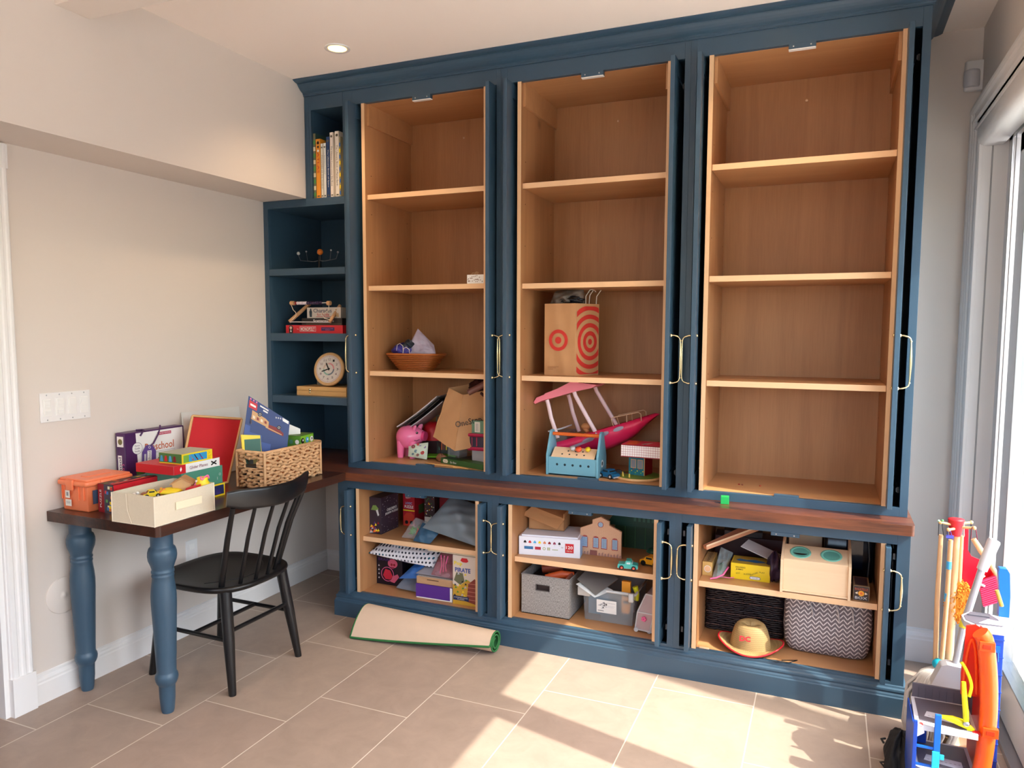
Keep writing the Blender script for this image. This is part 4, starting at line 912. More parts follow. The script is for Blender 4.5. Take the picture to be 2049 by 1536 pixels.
q = MB(); w_, d_, h_ = .105, .120, .060; F = frames(w_, d_, h_); LIME = mat('lime', (132, 190, 50), .5); q.box(0, w_, 0, d_, 0, h_, mat('leaf_box', (84, 140, 44), .5)); q.rect(F['r'], .005, .005, d_ - .01, h_ - .008, LIME); q.rect(F['t'], 0, 0, w_, d_, mat('moss', (92, 120, 56), .5))
for k, x in enumerate((.02, .06, .10)): q.disc(F['r'], x, .034, .014, (BLACK, SKYB, WHITE)[k], .001); q.disc(F['r'], x + .003, .036, .005, (WHITE, WHITE, BLACK)[k], .0014)
for k, x in enumerate((.02, .055, .088)): q.disc(F['f'], x, .030, .011, (BLACK, TEALG, WHITE)[k], .001)
one(q, 'animal_puzzle_box', 'green puzzle box with animal faces in the far end of the seagrass basket', 'puzzle box', (.215, -.345, .905), .12, bevel=.0008)
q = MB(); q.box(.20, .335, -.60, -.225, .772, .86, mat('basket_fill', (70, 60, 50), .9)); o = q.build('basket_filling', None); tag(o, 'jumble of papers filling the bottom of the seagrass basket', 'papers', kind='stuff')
q = MB(); F, w_, h_ = panel(q, [(.225, -.345, .865), (.275, -.275, .865), (.268, -.268, .990), (.222, -.335, 1.03)], .012, WHITE); q.rect(F, .012, .02, .02, .02, GREY); one(q, 'white_booklet', 'white booklet standing behind the dark blue kit box in the seagrass basket', 'booklet')
q = MB(); q.tube([(.20, -.58, .86), (.165, -.545, .98), (.17, -.53, 1.055), (.19, -.52, 1.07), (.20, -.53, 1.04)], .0018, mat('twisted_wire', (120, 100, 70), .5), 6); one(q, 'wire_hook', 'thin bent wire sticking up from the front of the seagrass basket', 'wire')
# ================================================================ corner bookcase contents
bx = .1605; zt = 2.1565
books = [(.0150, .330, .30, mat('book_collage', (120, 120, 96), .5), 'large picture-covered book against the left side of the narrow niche', '', WHITE), (.0300, .300, .27, mat('book_orange', (232, 150, 40), .5), 'bright orange book, second from the left in the narrow niche', 'ATLAS', RED), (.0155, .275, .22, mat('book_white1', (232, 228, 214), .5), 'thin white book about countries, third from the left in the narrow niche', 'COUNTRIES OF THE WORLD', BLACK), (.0180, .276, .215, mat('book_white2', (226, 226, 220), .5), 'white comic-lettered book, fourth from the left in the narrow niche', 'DOGOLOGY', GREY), (.0225, .305, .20, mat('book_navy', (24, 60, 110), .5), 'navy blue book about space in the narrow niche', 'The Ultimate Book of Space', WHITE), (.0215, .325, .20, mat('book_cream', (236, 226, 214), .5), 'white book about construction sites in the narrow niche, left of the last white one', 'The Ultimate Construction Site Book', BLACK), (.0090, .250, .12, mat('book_thin_dark', (96, 60, 40), .5), 'very thin dark patterned book squeezed between two white books in the narrow niche', '', WHITE), (.0250, .328, .20, mat('book_cream2', (238, 230, 218), .5), 'white book about planet earth, rightmost full-width book in the narrow niche', 'The Ultimate Book of Planet Earth', BLACK), (.0085, .300, .2, mat('book_edge', (160, 150, 120), .5), 'sliver of a book against the right side of the narrow niche', '', WHITE)]
x = bx
rnd = random.Random(5)
for k, (w_, h_, d_, m, lab, txt, tm) in enumerate(books):
    q = MB(); q.box(0, .0012, 0, d_, 0, h_, m); q.box(w_ - .0012, w_, 0, d_, 0, h_, m); q.box(0, w_, 0, .0012, 0, h_, m); q.box(.0012, w_ - .0012, .003, d_ - .002, .002, h_ - .003, PAPER)
    F = frames(w_, d_, h_)
    if txt: q.text(F['f'], txt, w_ / 2, h_ * (.48 if len(txt) > 10 else .6), h_ * (.62 if len(txt) > 10 else .35), tm, rot=-pi / 2, height=w_ * .42); q.disc(F['f'], w_ / 2, h_ - .02, w_ * .28, mat('spine_mark', (96, 92, 70), .5), .001); q.rect(F['f'], w_ * .25, .008, w_ * .5, .006, _M['spine_mark'], .001)
    else:
        for j in range(9): q.rect(F['f'], .0005, .01 + j * h_ / 10, w_ - .001, h_ / 16, pal[(j * 3 + k) % 6], .0008)
    if k == 1:
        for j in range(3): q.disc(F['f'], w_ / 2, .24 + .02 * j, .006, (WHITE, BLACK, RED)[j], .001)
    if k == 0: q.rect(F['r'], 0, .0, d_, h_, mat('book_teal', (60, 90, 84), .5), .0004)
    one(q, 'book', lab, 'book', (x, .012 + (k in (6,)) * .05, zt), 0, 'books in the narrow top niche'); x += w_ + .0006
# solar system model in the dark niche
t = thing('planet_model', 'small model of planets on wires in the dark second niche', 'planet model', (.07, .16, 1.80))
q = MB(); q.lathe([(.035, 0), (.035, .006), (.006, .012), (.003, .10)], 20, BLACKPLASTIC); q.build('stand', t)
for px_, py_, pz_, r_, m, n_ in ((-.155, .02, .100, .0095, WHITE, 'white planet'), (.008, .0, .100, .0165, mat('sun_orange', (226, 120, 30), .5, var=.3, vscale=60), 'orange planet'), (-.04, .05, .102, .010, mat('dim_tan', (130, 110, 80), .6), 'tan planet'), (.05, .04, .112, .005, LGREY, 'small grey planet'), (.125, .0, .095, .006, GREY, 'grey planet at the right'), (-.125, .05, .112, .005, LGREY, 'tiny pale moon')):
    q = MB(); q.ball((px_, py_, pz_), r_, m, 14, 10); o = q.build('planet', t); o['label'] = n_
    q = MB(); q.tube([(px_, py_, pz_ - r_), (px_ * .9, py_ * .9, .06), (px_ * .3, py_ * .3, .050), (0, 0, .055)], .0012, GREY, 5); q.build('wire_arm', t)
# games in the third niche
z3 = 1.458
q = MB(); w_, d_, h_ = .372, .27, .043; F = frames(w_, d_, h_); MR = mat('game_red', (206, 30, 44), .4); q.box(0, w_, 0, d_, 0, h_, MR)
q.text(F['f'], 'MONOPOLY', .147, .0225, .092, WHITE, height=.019, bold=.012)
for a in ((.094, .010, .106, .0015), (.094, .034, .106, .0015), (.094, .010, .0015, .0255), (.1985, .010, .0015, .0255)): q.rect(F['f'], *a, WHITE, .0008)
q.rect(F['f'], .235, .014, .085, .018, mat('game_navy', (36, 30, 90), .4)); q.text(F['f'], 'FAST-DEALING GAME', .277, .025, .07, PINK, height=.004); q.text(F['f'], 'PROPERTY', .277, .018, .03, PINK, height=.0035)
q.poly(F['f'], [(.022, 0), (.046, 0), (.050, .03), (.042, .041), (.026, .041), (.020, .03)], BLACK, .0006); q.disc(F['f'], .034, .029, .008, mat('skin_print', (220, 190, 170), .5), .0009); q.poly(F['f'], [(.028, .006), (.040, .006), (.034, .022)], WHITE, .0009); q.text(F['f'], 'The', .08, .022, .012, WHITE)
one(q, 'board_game_box', 'bright red property-trading board game box, bottom of the stack in the third niche', 'board game', (-.070, .045, z3), 0, 'board games in the third niche', bevel=.0006)
q = MB(); w_, d_, h_ = .265, .25, .038; F = frames(w_, d_, h_); q.box(0, w_, 0, d_, 0, h_, mat('game_black', (34, 32, 32), .4)); q.rect(F['f'], .03, .003, .23, .007, mat('olive_band', (80, 76, 60), .5))
q.text(F['f'], 'Scattergories', .145, .022, .135, WHITE, height=.018, bold=.02)
one(q, 'board_game_box', 'black word game box, second from the bottom in the third niche', 'board game', (.005, .085, z3 + .0435), 0, 'board games in the third niche', bevel=.0006)
q = MB(); w_, d_, h_ = .222, .19, .057; F = frames(w_, d_, h_); q.box(0, w_, 0, d_, 0, h_, mat('game_cream', (214, 204, 192), .5))
q.text(F['f'], 'Charades', .103, .040, .120, mat('ink_blue', (50, 60, 90), .5), height=.021, bold=.005); q.text(F['f'], 'for', .080, .019, .026, RED, height=.014); q.text(F['f'], 'Kids', .123, .019, .046, RED, height=.015, bold=.01); q.rect(F['f'], .06, .006, .10, .002, RED, .0008)
q.poly(F['f'], [(.018, .006), (.032, .006), (.034, .034), (.030, .044), (.020, .044), (.015, .034)], mat('ink_teal', (40, 60, 70), .5), .0008); q.disc(F['f'], .025, .047, .005, _M['ink_teal'], .0009)
q.poly(F['f'], [(.186, .008), (.194, .008), (.196, .030), (.184, .034)], mat('ink_ochre', (190, 140, 60), .5), .0008); q.poly(F['f'], [(.200, .006), (.208, .006), (.206, .026), (.200, .026)], _M['ink_ochre'], .0008); q.disc(F['f'], .192, .044, .004, _M['ink_ochre'], .0009)
one(q, 'board_game_box', 'cream charades card game box, third up in the stack in the third niche', 'board game', (.030, .10, z3 + .082), 0, 'board games in the third niche', bevel=.0006)
t = thing('wooden_bead_rack', 'folding wooden bead rack with strings lying over the board games in the third niche', 'toy', (-.052, .058, z3 + .050))
WB_ = mat('toy_beech', (206, 160, 116), .5)
q = MB(); q.tube([(-.004, 0, .012), (.055, .10, .112)], .010, WB_, 10); q.build('side_rail', t)
q = MB(); q.tube([(.262, 0, .010), (.272, .08, .100)], .009, WB_, 10); q.build('side_rail', t)
q = MB(); q.tube([(.0, .0, .011), (.262, 0, .009)], .0028, LGREY, 8); q.build('rod', t)
q = MB(); q.tube([(.020, .0, .112), (.262, 0, .112)], .0028, LGREY, 8); q.build('rod', t)
q = MB(); q.tube([(.008, 0, .112), (.032, 0, .112)], .0115, WB_, 12); q.build('end_knob', t)
q = MB(); q.tube([(.250, 0, .110), (.270, 0, .110)], .0115, WB_, 12); q.build('end_knob', t)
for k in range(16):
    q = MB(); q.ball((.042 + k * .0112, 0, .112), (.0055, .0092, .0092), DKRED if k == 0 else (mat('bead_white', (228, 214, 224), .35) if k < 7 else mat('bead_violet', (56, 34, 74), .3)), 12, 8); q.build('bead', t)
q = MB(); q.tube([(.012, -.004, .105), (.030, -.008, .075), (.048, -.010, .062), (.050, -.010, .045), (.020, -.008, .020), (.0, -.004, .012)], .0016, CREAM, 6); q.build('cord', t)
q = MB(); q.tube([(.262, -.004, .10), (.262, -.006, .07), (.220, -.010, .05), (.235, -.010, .03), (.270, -.006, .022)], .0016, CREAM, 6); q.build('cord', t)
# clock and wooden box in the fourth niche
z4 = 1.122
t = thing('wooden_case', 'flat pale wooden case with a brass clasp in the fourth niche', 'wooden case', (-.014, .055, z4))
q = MB(); q.box(0, .325, 0, .24, 0, .026, woodmat('case_pine', (206, 152, 88), (226, 178, 114), 'x', 3.0, .45, 5)); q.build('base', t, bevel=.001)
q = MB(); q.box(0, .325, 0, .24, .0268, .048, _M['case_pine']); q.build('lid', t, bevel=.001)
q = MB(); q.lathe([(.008, 0), (.008, .0015), (.004, .003), (.001, .0035)], 14, BRASS)
q = MB(); q.T = T(.088, 0, .031) @ RX(pi / 2); q.lathe([(.0075, 0), (.007, .002), (.003, .0035)], 14, BRASS); q.T = T(.088, 0, .018) @ RX(pi / 2); q.lathe([(.0058, 0), (.005, .002), (.002, .003)], 12, BRASS); q.T = Matrix.Identity(4); q.box(.086, .090, -.0015, 0, .018, .031, BRASS); q.build('clasp', t)
t = thing('learning_clock', 'round wooden learning clock propped on the wooden case in the fourth niche', 'clock', (.166, .105, z4 + .0485))
CL = FR((0, 0, .094), (1, .12, 0), (0, .20, 1)); q = MB(); q.T = CL
q.lathe([(.088, -.012), (.0915, -.010), (.0915, .002), (.088, .006), (.076, .007), (.0755, .004)], 48, PLYW2); q.build('rim', t)
q = MB(); q.T = CL; q.lathe([(.076, 0), (.076, .0045)], 48, mat('clock_face', (228, 216, 204), .5)); I4 = Matrix.Identity(4)
q.ring(I4, 0, 0, .070, .0715, mat('clock_rose', (200, 130, 140), .5), .005)
cols = [mat('c1', (226, 150, 150), .5), mat('c2', (220, 190, 170), .5), mat('c3', (150, 190, 170), .5), mat('c4', (120, 130, 140), .5)]; 
for k, nm in enumerate(('clock_pink', 'clock_beige', 'clock_green', 'clock_slate')): cols[k].name = nm
for j in range(48):
    a0, a1 = 2 * pi * j / 48, 2 * pi * (j + 1) / 48
    q.poly(I4, [(.026 * cos(a0), .026 * sin(a0)), (.034 * cos(a0), .034 * sin(a0)), (.034 * cos(a1), .034 * sin(a1)), (.026 * cos(a1), .026 * sin(a1))], cols[j // 12 if j // 12 else 0], .0052)
for k in range(12):
    a = pi / 2 - (k + 1) * pi / 6; q.text(I4, str(k + 1), .053 * cos(a), .053 * sin(a), .011 if k < 9 else .014, mat('clock_ink', (110, 60, 80), .5) if k % 2 else BLACK, height=.012, z=.0055)
for j in range(12):
    a = j * pi / 6; q.disc(I4, .066 * cos(a), .066 * sin(a), .0015, GREY, .0055, 8)
q.build('dial', t)
for ln, a, n_ in ((.040, R(118), 'hour'), (.046, R(200), 'minute')):
    q = MB(); q.T = CL @ RZ(a); q.prism([(-.008, -.003), (.8 * ln, -.003), (ln, 0), (.8 * ln, .003), (-.008, .003)], .007, .0085, 'z', BLACK); q.build(n_ + '_hand', t)
q = MB(); q.box(0, .12, 0, .03, 0, .085, mat('cardboard_grey', (128, 116, 100), .7)); one(q, 'cardboard_box', 'plain grey-brown box standing behind the round clock in the fourth niche', 'box', (.040, .16, z4 + .0485), 0, bevel=.001)
# ================================================================ more helpers
def wthing(name, label, cat, base, group=None):
    """thing whose parts are given in room coordinates"""
    t = thing(name, label, cat, base, 0, group); return t, T(-base[0], -base[1], -base[2])
def wq(I): q = MB(); q.T = I.copy(); return q
def pillow(q, P, th, m, n=12, wr=.15, seed=1, pw=.5):
    """puffed pouch between corners BL, BR, TR, TL"""
    P = [Vector(p) for p in P]; nn = (P[1] - P[0]).cross(P[3] - P[0]).normalized(); rnd = random.Random(seed); a = [rnd.random() * 6 for _ in range(4)]
    def f(u, v, s):
        p = P[0].lerp(P[1], u).lerp(P[3].lerp(P[2], u), v)
        k = (max(0, sin(pi * u)) * max(0, sin(pi * v))) ** pw
        k *= 1 + wr * (sin(7 * u + a[0]) * cos(6 * v + a[1]) + .6 * sin(15 * u + 9 * v + a[2]) + .5 * sin(23 * v - 11 * u + a[3]))
        return tuple(p + nn * (s * th * .5 * k))
    q.grid(n * 2, n, lambda u, v: f(u, v, 1), m); q.grid(n * 2, n, lambda u, v: f(u, v, -1), m)
def nodemat(name, rough, build):
    m = bpy.data.materials.new(name); m.use_nodes = True; _M[name] = m
    n = m.node_tree.nodes; L = m.node_tree.links; b = n['Principled BSDF']; b.inputs['Roughness'].default_value = rough
    tc = n.new('ShaderNodeTexCoord'); sp = n.new('ShaderNodeSeparateXYZ'); L.new(tc.outputs['Object'], sp.inputs[0])
    def M(op, a, b_=None, c=None):
        q = n.new('ShaderNodeMath'); q.operation = op
        for i, v in enumerate((a, b_, c)):
            if v is None: continue
            if isinstance(v, (int, float)): q.inputs[i].default_value = v
            else: L.new(v, q.inputs[i])
        return q.outputs[0]
    def mix(f, a, c):
        q = n.new('ShaderNodeMixRGB'); L.new(f, q.inputs[0])
        for i, v in ((1, a), (2, c)):
            if isinstance(v, tuple): q.inputs[i].default_value = lin(v)
            else: L.new(v, q.inputs[i])
        return q.outputs[0]
    L.new(build(n, L, M, mix, sp.outputs[0], sp.outputs[1], sp.outputs[2]), b.inputs['Base Color']); return m
def _polka(n, L, M, mix, x, y, z):
    u = M('MULTIPLY', x, 52.0); v = M('MULTIPLY', z, 52.0); r = M('FLOOR', v)
    u2 = M('ADD', u, M('MULTIPLY', M('MODULO', r, 2.0), .5)); fu = M('SUBTRACT', M('FRACT', u2), .5); fv = M('SUBTRACT', M('FRACT', v), .5)
    d = M('SQRT', M('ADD', M('MULTIPLY', fu, fu), M('MULTIPLY', fv, fv))); k = M('LESS_THAN', d, .27)
    cb = n.new('ShaderNodeCombineXYZ'); L.new(M('FLOOR', u2), cb.inputs[0]); L.new(r, cb.inputs[1]); wn = n.new('ShaderNodeTexWhiteNoise'); L.new(cb.outputs[0], wn.inputs['Vector'])
    c = mix(M('GREATER_THAN', wn.outputs['Value'], .62), (24, 28, 44), mix(M('GREATER_THAN', wn.outputs['Value'], .84), (130, 132, 144), (30, 92, 110)))
    return mix(k, (226, 224, 228), c)
POLKA = nodemat('polka_fabric', .8, _polka)
def _zig(n, L, M, mix, x, y, z):
    t = M('PINGPONG', M('MULTIPLY', x, 1.0), .0150); s = M('FRACT', M('DIVIDE', M('ADD', z, M('MULTIPLY', t, 1.15)), .0185))
    gap = M('LESS_THAN', M('ABSOLUTE', M('SUBTRACT', M('FRACT', M('DIVIDE', x, .0150)), .5)), .46)
    return mix(M('MULTIPLY', M('LESS_THAN', s, .34), gap), (118, 108, 112), (228, 222, 220))
ZIG = nodemat('zigzag_weave', .75, _zig)
def _linen(n, L, M, mix, x, y, z):
    mp = n.new('ShaderNodeMapping'); mp.inputs['Scale'].default_value = (700, 700, 110); tc = [k for k in n if k.type == 'TEX_COORD'][0]; L.new(tc.outputs['Object'], mp.inputs['Vector'])
    t = n.new('ShaderNodeTexNoise'); t.inputs['Scale'].default_value = 1; L.new(mp.outputs[0], t.inputs['Vector']); r = n.new('ShaderNodeMapRange'); r.inputs[1].default_value = .38; r.inputs[2].default_value = .62; L.new(t.outputs['Fac'], r.inputs[0])
    return mix(r.outputs[0], (118, 114, 112), (174, 170, 166))
LINEN = nodemat('grey_linen', .9, _linen)
def _straw(n, L, M, mix, x, y, z):
    a = M('MULTIPLY', M('ARCTAN2', y, x), 34.0); s = M('FRACT', M('ADD', M('MULTIPLY', M('PINGPONG', a, 1.0), .8), M('MULTIPLY', z, 130.0)))
    return mix(M('LESS_THAN', s, .4), (178, 148, 98), (120, 92, 54))
STRAW = nodemat('braided_straw', .7, _straw)
def _brick(n, L, M, mix, x, y, z):
    u = M('MULTIPLY', x, 110.0); v = M('MULTIPLY', z, 260.0); u2 = M('ADD', u, M('MULTIPLY', M('MODULO', M('FLOOR', v), 2.0), .5))
    g = M('MAXIMUM', M('LESS_THAN', M('FRACT', u2), .12), M('LESS_THAN', M('FRACT', v), .2)); return mix(g, (214, 160, 122), (240, 200, 168))
BRICK = nodemat('toy_brick_print', .6, _brick)
def _grid(n, L, M, mix, x, y, z):
    g = M('MAXIMUM', M('LESS_THAN', M('FRACT', M('MULTIPLY', x, 95.0)), .10), M('LESS_THAN', M('FRACT', M('MULTIPLY', z, 95.0)), .10)); return mix(g, (240, 232, 232), (170, 60, 80))
GRIDP = nodemat('squared_print', .5, _grid)
# ================================================================ left tall bay
# rattan bowl
t, I = wthing('rattan_bowl', 'octagonal orange-brown rattan bowl on the third shelf of the left tall cabinet', 'basket', (.655, .20, 1.2675))
q = MB(); rows = 9
for k in range(rows):
    f = k / (rows - 1); pts = []
    for j in range(64):
        a = 2 * pi * j / 64; c, s_ = cos(a), sin(a); rr = 1 / (abs(c) ** 3.2 + abs(s_) ** 3.2) ** (1 / 3.2)
        rx = .090 + .058 * f; ry = .062 + .042 * f; w_ = 1 + .018 * (1 if (j + k) % 2 else -1)
        pts.append((rx * c * rr * w_, ry * s_ * rr * w_, .005 + .078 * f))
    q.tube(pts, .0054, RATTAN, 5, closed=True)
q.prism([(.088 * cos(2 * pi * j / 32) * 1.05, .062 * sin(2 * pi * j / 32) * 1.05) for j in range(32)], .001, .006, 'z', RATTAN); q.build('woven_body', t)
q = MB(); q.tube([((.090 + .060) * cos(2 * pi * j / 48) / (abs(cos(2 * pi * j / 48)) ** 3.2 + abs(sin(2 * pi * j / 48)) ** 3.2) ** (1 / 3.2), (.062 + .044) * sin(2 * pi * j / 48) / (abs(cos(2 * pi * j / 48)) ** 3.2 + abs(sin(2 * pi * j / 48)) ** 3.2) ** (1 / 3.2), .084) for j in range(48)], .0062, RATTAN, 6, closed=True); q.build('rim', t)
q = MB(); crumple(q, (0, 0, 0), (.13, .12, .070), mat('violet_blue', (64, 58, 150), .45), 4, amp=.12); one(q, 'pouch', 'violet-blue pouch on the left inside the rattan bowl', 'pouch', (.585, .19, 1.335))
q = MB(); P = [(-.06, -.03, .0), (.12, -.01, -.005), (.085, .03, .05), (-.012, .03, .135)]; pillow(q, P, .035, mat('lilac_film', (196, 186, 206), .22, alpha=.85), 12, .5, 3); one(q, 'plastic_bag', 'pale lilac crumpled plastic bag poking up from the rattan bowl', 'plastic bag', (.665, .19, 1.350))
q = MB(); crumple(q, (0, 0, 0), (.06, .05, .05), mat('dark_bits', (40, 50, 60), .4), 9); one(q, 'trinket_pile', 'dark trinkets between the violet pouch and the plastic bag in the rattan bowl', 'trinkets', (.625, .175, 1.375))
for k in range(2):
    q = MB(); q.tube([(-.02, 0, 0), (-.014, -.002, .03), (.0, 0, .038), (.018, .002, .025), (.02, 0, 0)], .0014, CREAM, 6); one(q, 'string_loop', ('thin pale string loop over the violet pouch in the rattan bowl', 'thin pale string loop by the front rim of the rattan bowl')[k], 'string', ((.60, .125, 1.37), (.65, .105, 1.352))[k])
# printed white box
t = thing('white_tray', 'small white box with brown floral print on the second shelf, half behind the door', 'box', (1.043, .022, 1.7005))
q = MB(); q.box(0, .096, 0, .10, 0, .042, WHITE); F = frames(.1, .1, .042)
for k in range(26): 
    x, y = random.random() * .08, .004 + random.random() * .032; q.poly(F['f'], [(x, y), (x + .006, y + .002), (x + .003, y + .006)], mat('print_brown', (120, 80, 60), .6), .0008)
q.build('body', t, bevel=.001)
q = MB(); q.tube([(.012, .02, .043), (.02, .02, .052), (.045, .02, .050), (.05, .02, .043)], .0012, mat('twine', (190, 160, 120), .8), 5); q.tube([(.03, .02, .043), (.04, .02, .058), (.052, .02, .052)], .0012, _M['twine'], 5); q.build('twine', t)
# piggy bank
t, I = wthing('piggy_bank', 'glossy pink piggy bank standing on the floor of the left tall cabinet', 'piggy bank', (.605, .215, .7975))
PG = mat('pig_pink', (244, 120, 168), .22, coat=.4)
q = MB(); rs = []
for i in range(19):                                       # body and head as one lofted skin along x
    u = i / 18; x = -.078 + .158 * u
    r = .062 * math.sqrt(max(.0, 1 - ((x + .008) / .074) ** 2)) if x < .03 else .062 * math.sqrt(max(0, 1 - (.038 / .074) ** 2)) * (1 - .52 * ((x - .03) / .05)) 
    if i == 0: r = .008
    cz = .108 + (.012 * max(0, (x - .01) / .07))
    rs.append([(x, -r * .95 * cos(2 * pi * k / 24), cz + r * 1.05 * sin(2 * pi * k / 24)) for k in range(24)])
q.rings(rs, PG, True, True, True); q.build('body', t)
for a, b in ((-.042, -.032), (-.042, .032), (.030, -.030), (.030, .030)):
    q = MB(); q.tube([(a, b, .09), (a, b, .03), (a, b, 0)], [.021, .0185, .016], PG, 14); q.build('leg', t)
q = MB(); q.tube([(.078, 0, .118), (.094, 0, .117)], [.026, .025], mat('snout_pink', (226, 70, 130), .3), 18); q.build('snout', t)
q = MB()
for b in (-1,):
    q.tube([(.040, b * .030, .152), (.048, b * .034, .170), (.056, b * .033, .176)], [.014, .011, .003], PG, 10, flat=.45); q.build('ear', t)
q = MB(); q.tube([(.040, .030, .152), (.048, .034, .170), (.056, .033, .176)], [.014, .011, .003], PG, 10, flat=.45); q.build('ear', t)
q = MB(); q.ball((.060, -.033, .138), .0065, BLACK, 12, 8); q.ball((.063, -.0385, .141), .002, WHITE, 8, 6); o = q.build('eye', t); o['label'] = 'black eye'
q = MB(); q.tube([(.050, -.044, .098), (.062, -.038, .096), (.074, -.030, .103)], .0015, BLACK, 5); q.build('mouth_line', t)
# red helmet-like toy and wire frame behind
q = MB(); q.lathe([(.001, .098), (.03, .095), (.052, .078), (.060, .05), (.060, .0)], 28, RED); one(q, 'red_toy', 'red rounded toy behind the piggy bank in the left tall cabinet', 'toy', (.675, .345, .885 - .005))
q = MB(); q.box(-.07, .07, -.05, .05, 0, .08, mat('dark_box', (60, 40, 44), .6)); one(q, 'dark_box', 'dark box under the red toy behind the piggy bank', 'box', (.67, .36, .7975), 0, bevel=.001)
q = MB(); q.tube([(.665, .39, .86), (.668, .395, 1.02), (.675, .395, 1.030), (.755, .395, 1.030), (.762, .395, 1.02), (.765, .39, .86)], .0028, mat('mint_wire', (96, 150, 140), .4), 8); q.tube([(.667, .393, 1.005), (.763, .393, 1.005)], .0025, _M['mint_wire'], 8); one(q, 'wire_stand', 'mint-coloured wire stand standing against the cabinet back behind the red toy', 'wire stand')
# magazines sliding between the pig and the paper bag
for k, (m, lab) in enumerate(((mat('mag_white', (214, 206, 208), .35), 'white glossy magazine, top of the three leaning from the piggy bank to the paper bag'), (mat('mag_black', (40, 38, 42), .35), 'black magazine, middle of the three leaning from the piggy bank to the paper bag'), (mat('mag_pale', (180, 176, 186), .35), 'pale magazine, lowest of the three leaning from the piggy bank to the paper bag'))):
    q = MB(); dz = -.012 * k; dx = .018 * k
    q.slab(14, 4, lambda u, v: (.530 + dx + .255 * u, .20 + .16 * v - .02 * u, .955 + dz + .175 * u + .030 * (u * u - u) + .006), .006, m)
    if k == 0:
        for j in range(5):
            u0 = .1 + j * .15; q.add([(.530 + .255 * uu, .20 + .16 * vv - .02 * uu, .955 + .175 * uu + .030 * (uu * uu - uu) + .0072) for uu, vv in ((u0, .02), (u0 + .08, .02), (u0 + .08, .3), (u0, .3))], [(0, 1, 2, 3)], (PINK, BLACK, GREY, _M['print_rose'], BLACK)[j])
    one(q, 'magazine', lab, 'magazine', (0, 0, 0), 0, 'magazines leaning on the piggy bank')
# brown paper bag, tilted
t, I = wthing('paper_bag', 'brown paper shopping bag with handwritten-style print tilted in the left tall cabinet', 'paper bag', (.93, .18, .83))
KR = KRAFT
b4 = [(.800, .115, .932), (.955, .060, .876), (1.110, .170, .905), (.960, .235, .955)]; t4 = [(.893, .115, 1.186), (.980, .100, 1.155), (1.130, .215, 1.190), (1.030, .245, 1.215)]
q = wq(I)
for i in range(4):
    j = (i + 1) % 4; A, B, Cc, D_ = (Vector(v) for v in (b4[i], b4[j], t4[j], t4[i]))
    q.grid(8, 10, lambda u, v: tuple(A.lerp(B, u).lerp(D_.lerp(Cc, u), v) + Vector((.002 * sin(9 * u + 7 * v), .003 * sin(8 * u - 11 * v), 0))), KR)
q.add(b4, [(0, 1, 2, 3)], KR); q.build('bag_body', t)
q = wq(I); F = FR((.958, .0595, .88), (.155, .110, .030), (.025, .040, .279)); q.text(F, 'OneStop', .088, .125, .135, BLACK, height=.040, z=.006, rot=.05); q.build('lettering', t)
q = wq(I); q.tube([t4[0], t4[1], t4[2], t4[3], t4[0]], .0012, KR, 5); q.tube([b4[1], t4[1]], .0018, KR, 5); q.build('folded_edge', t)
q = MB(); crumple(q, (0, 0, 0), (.11, .09, .10), mat('maroon_stuff', (70, 26, 22), .6), 6, amp=.3); one(q, 'bag_contents', 'dark maroon thing sticking out of the top of the brown paper bag', 'toy', (1.035, .195, 1.135))
q = MB(); q.tube([(0, 0, 0), (.05, .02, .03), (.10, .02, .055)], [.016, .016, .015], mat('rosewood', (130, 84, 74), .4), 12); one(q, 'paper_tube', 'pinkish-brown tube poking out of the brown paper bag, nearest the door', 'tube', (1.0, .12, 1.165))
# pouch with circle print
q = MB(); P = [(.630, .150, .812), (.735, .165, .800), (.732, .185, .888), (.618, .175, .870)]; pillow(q, P, .035, mat('pouch_mint', (206, 220, 200), .7), 10, .1, 5)
F = FR(P[0], Vector(P[1]) - Vector(P[0]), Vector(P[3]) - Vector(P[0])); cs_ = [DKRED, mat('ring_teal', (60, 120, 130), .5), mat('ring_violet', (90, 80, 150), .5), RED]
for k, (x, y, r_) in enumerate(((.022, .052, .010), (.042, .030, .008), (.060, .056, .009), (.080, .028, .010), (.058, .012, .007), (.030, .012, .006), (.085, .060, .007), (.045, .068, .007))): q.ring(F, x, y, r_ * .45, r_, cs_[k % 4], .0215, 20); q.disc(F, x, y, r_ * .3, cs_[(k + 1) % 4], .0218, 10)
one(q, 'zip_pouch', 'small mint pouch printed with coloured circles leaning on the piggy bank', 'pouch')
q = MB(); F, a, b = panel(q, [(.715, .305, .8), (.785, .32, .8), (.785, .33, .958), (.715, .315, .965)], .02, mat('book_murky', (50, 56, 50), .6))
for k in range(4): q.rect(F, .012 + k * .013, .03, .006, .10 - .02 * k, (TEALG, ORANGE, mat('murk_red', (150, 60, 50), .5), _M['print_olive'] if 'print_olive' in _M else YEL)[k])
one(q, 'book', 'dark upright book with coloured stripes between the piggy bank and the paper bag', 'book')
q = MB(); q.rbox(0, .075, 0, .10, 0, .062, .012, CLEAR); q.rbox(-.003, .078, -.003, .103, .060, .068, .012, mat('frost', (170, 176, 182), .4)); one(q, 'clear_tub', 'small cloudy plastic tub under the tilted paper bag', 'tub', (.815, .235, .80))
q = MB(); q.slab(10, 4, lambda u, v: (.70 + .17 * u - .02 * v, .19 + .10 * v, .806 + .010 * sin(3 * u) ** 2 * .5 + .004), .004, mat('lime_felt', (110, 190, 40), .8)); one(q, 'green_felt_sheet', 'bright green sheet lying flat in front of the paper bag', 'felt sheet')
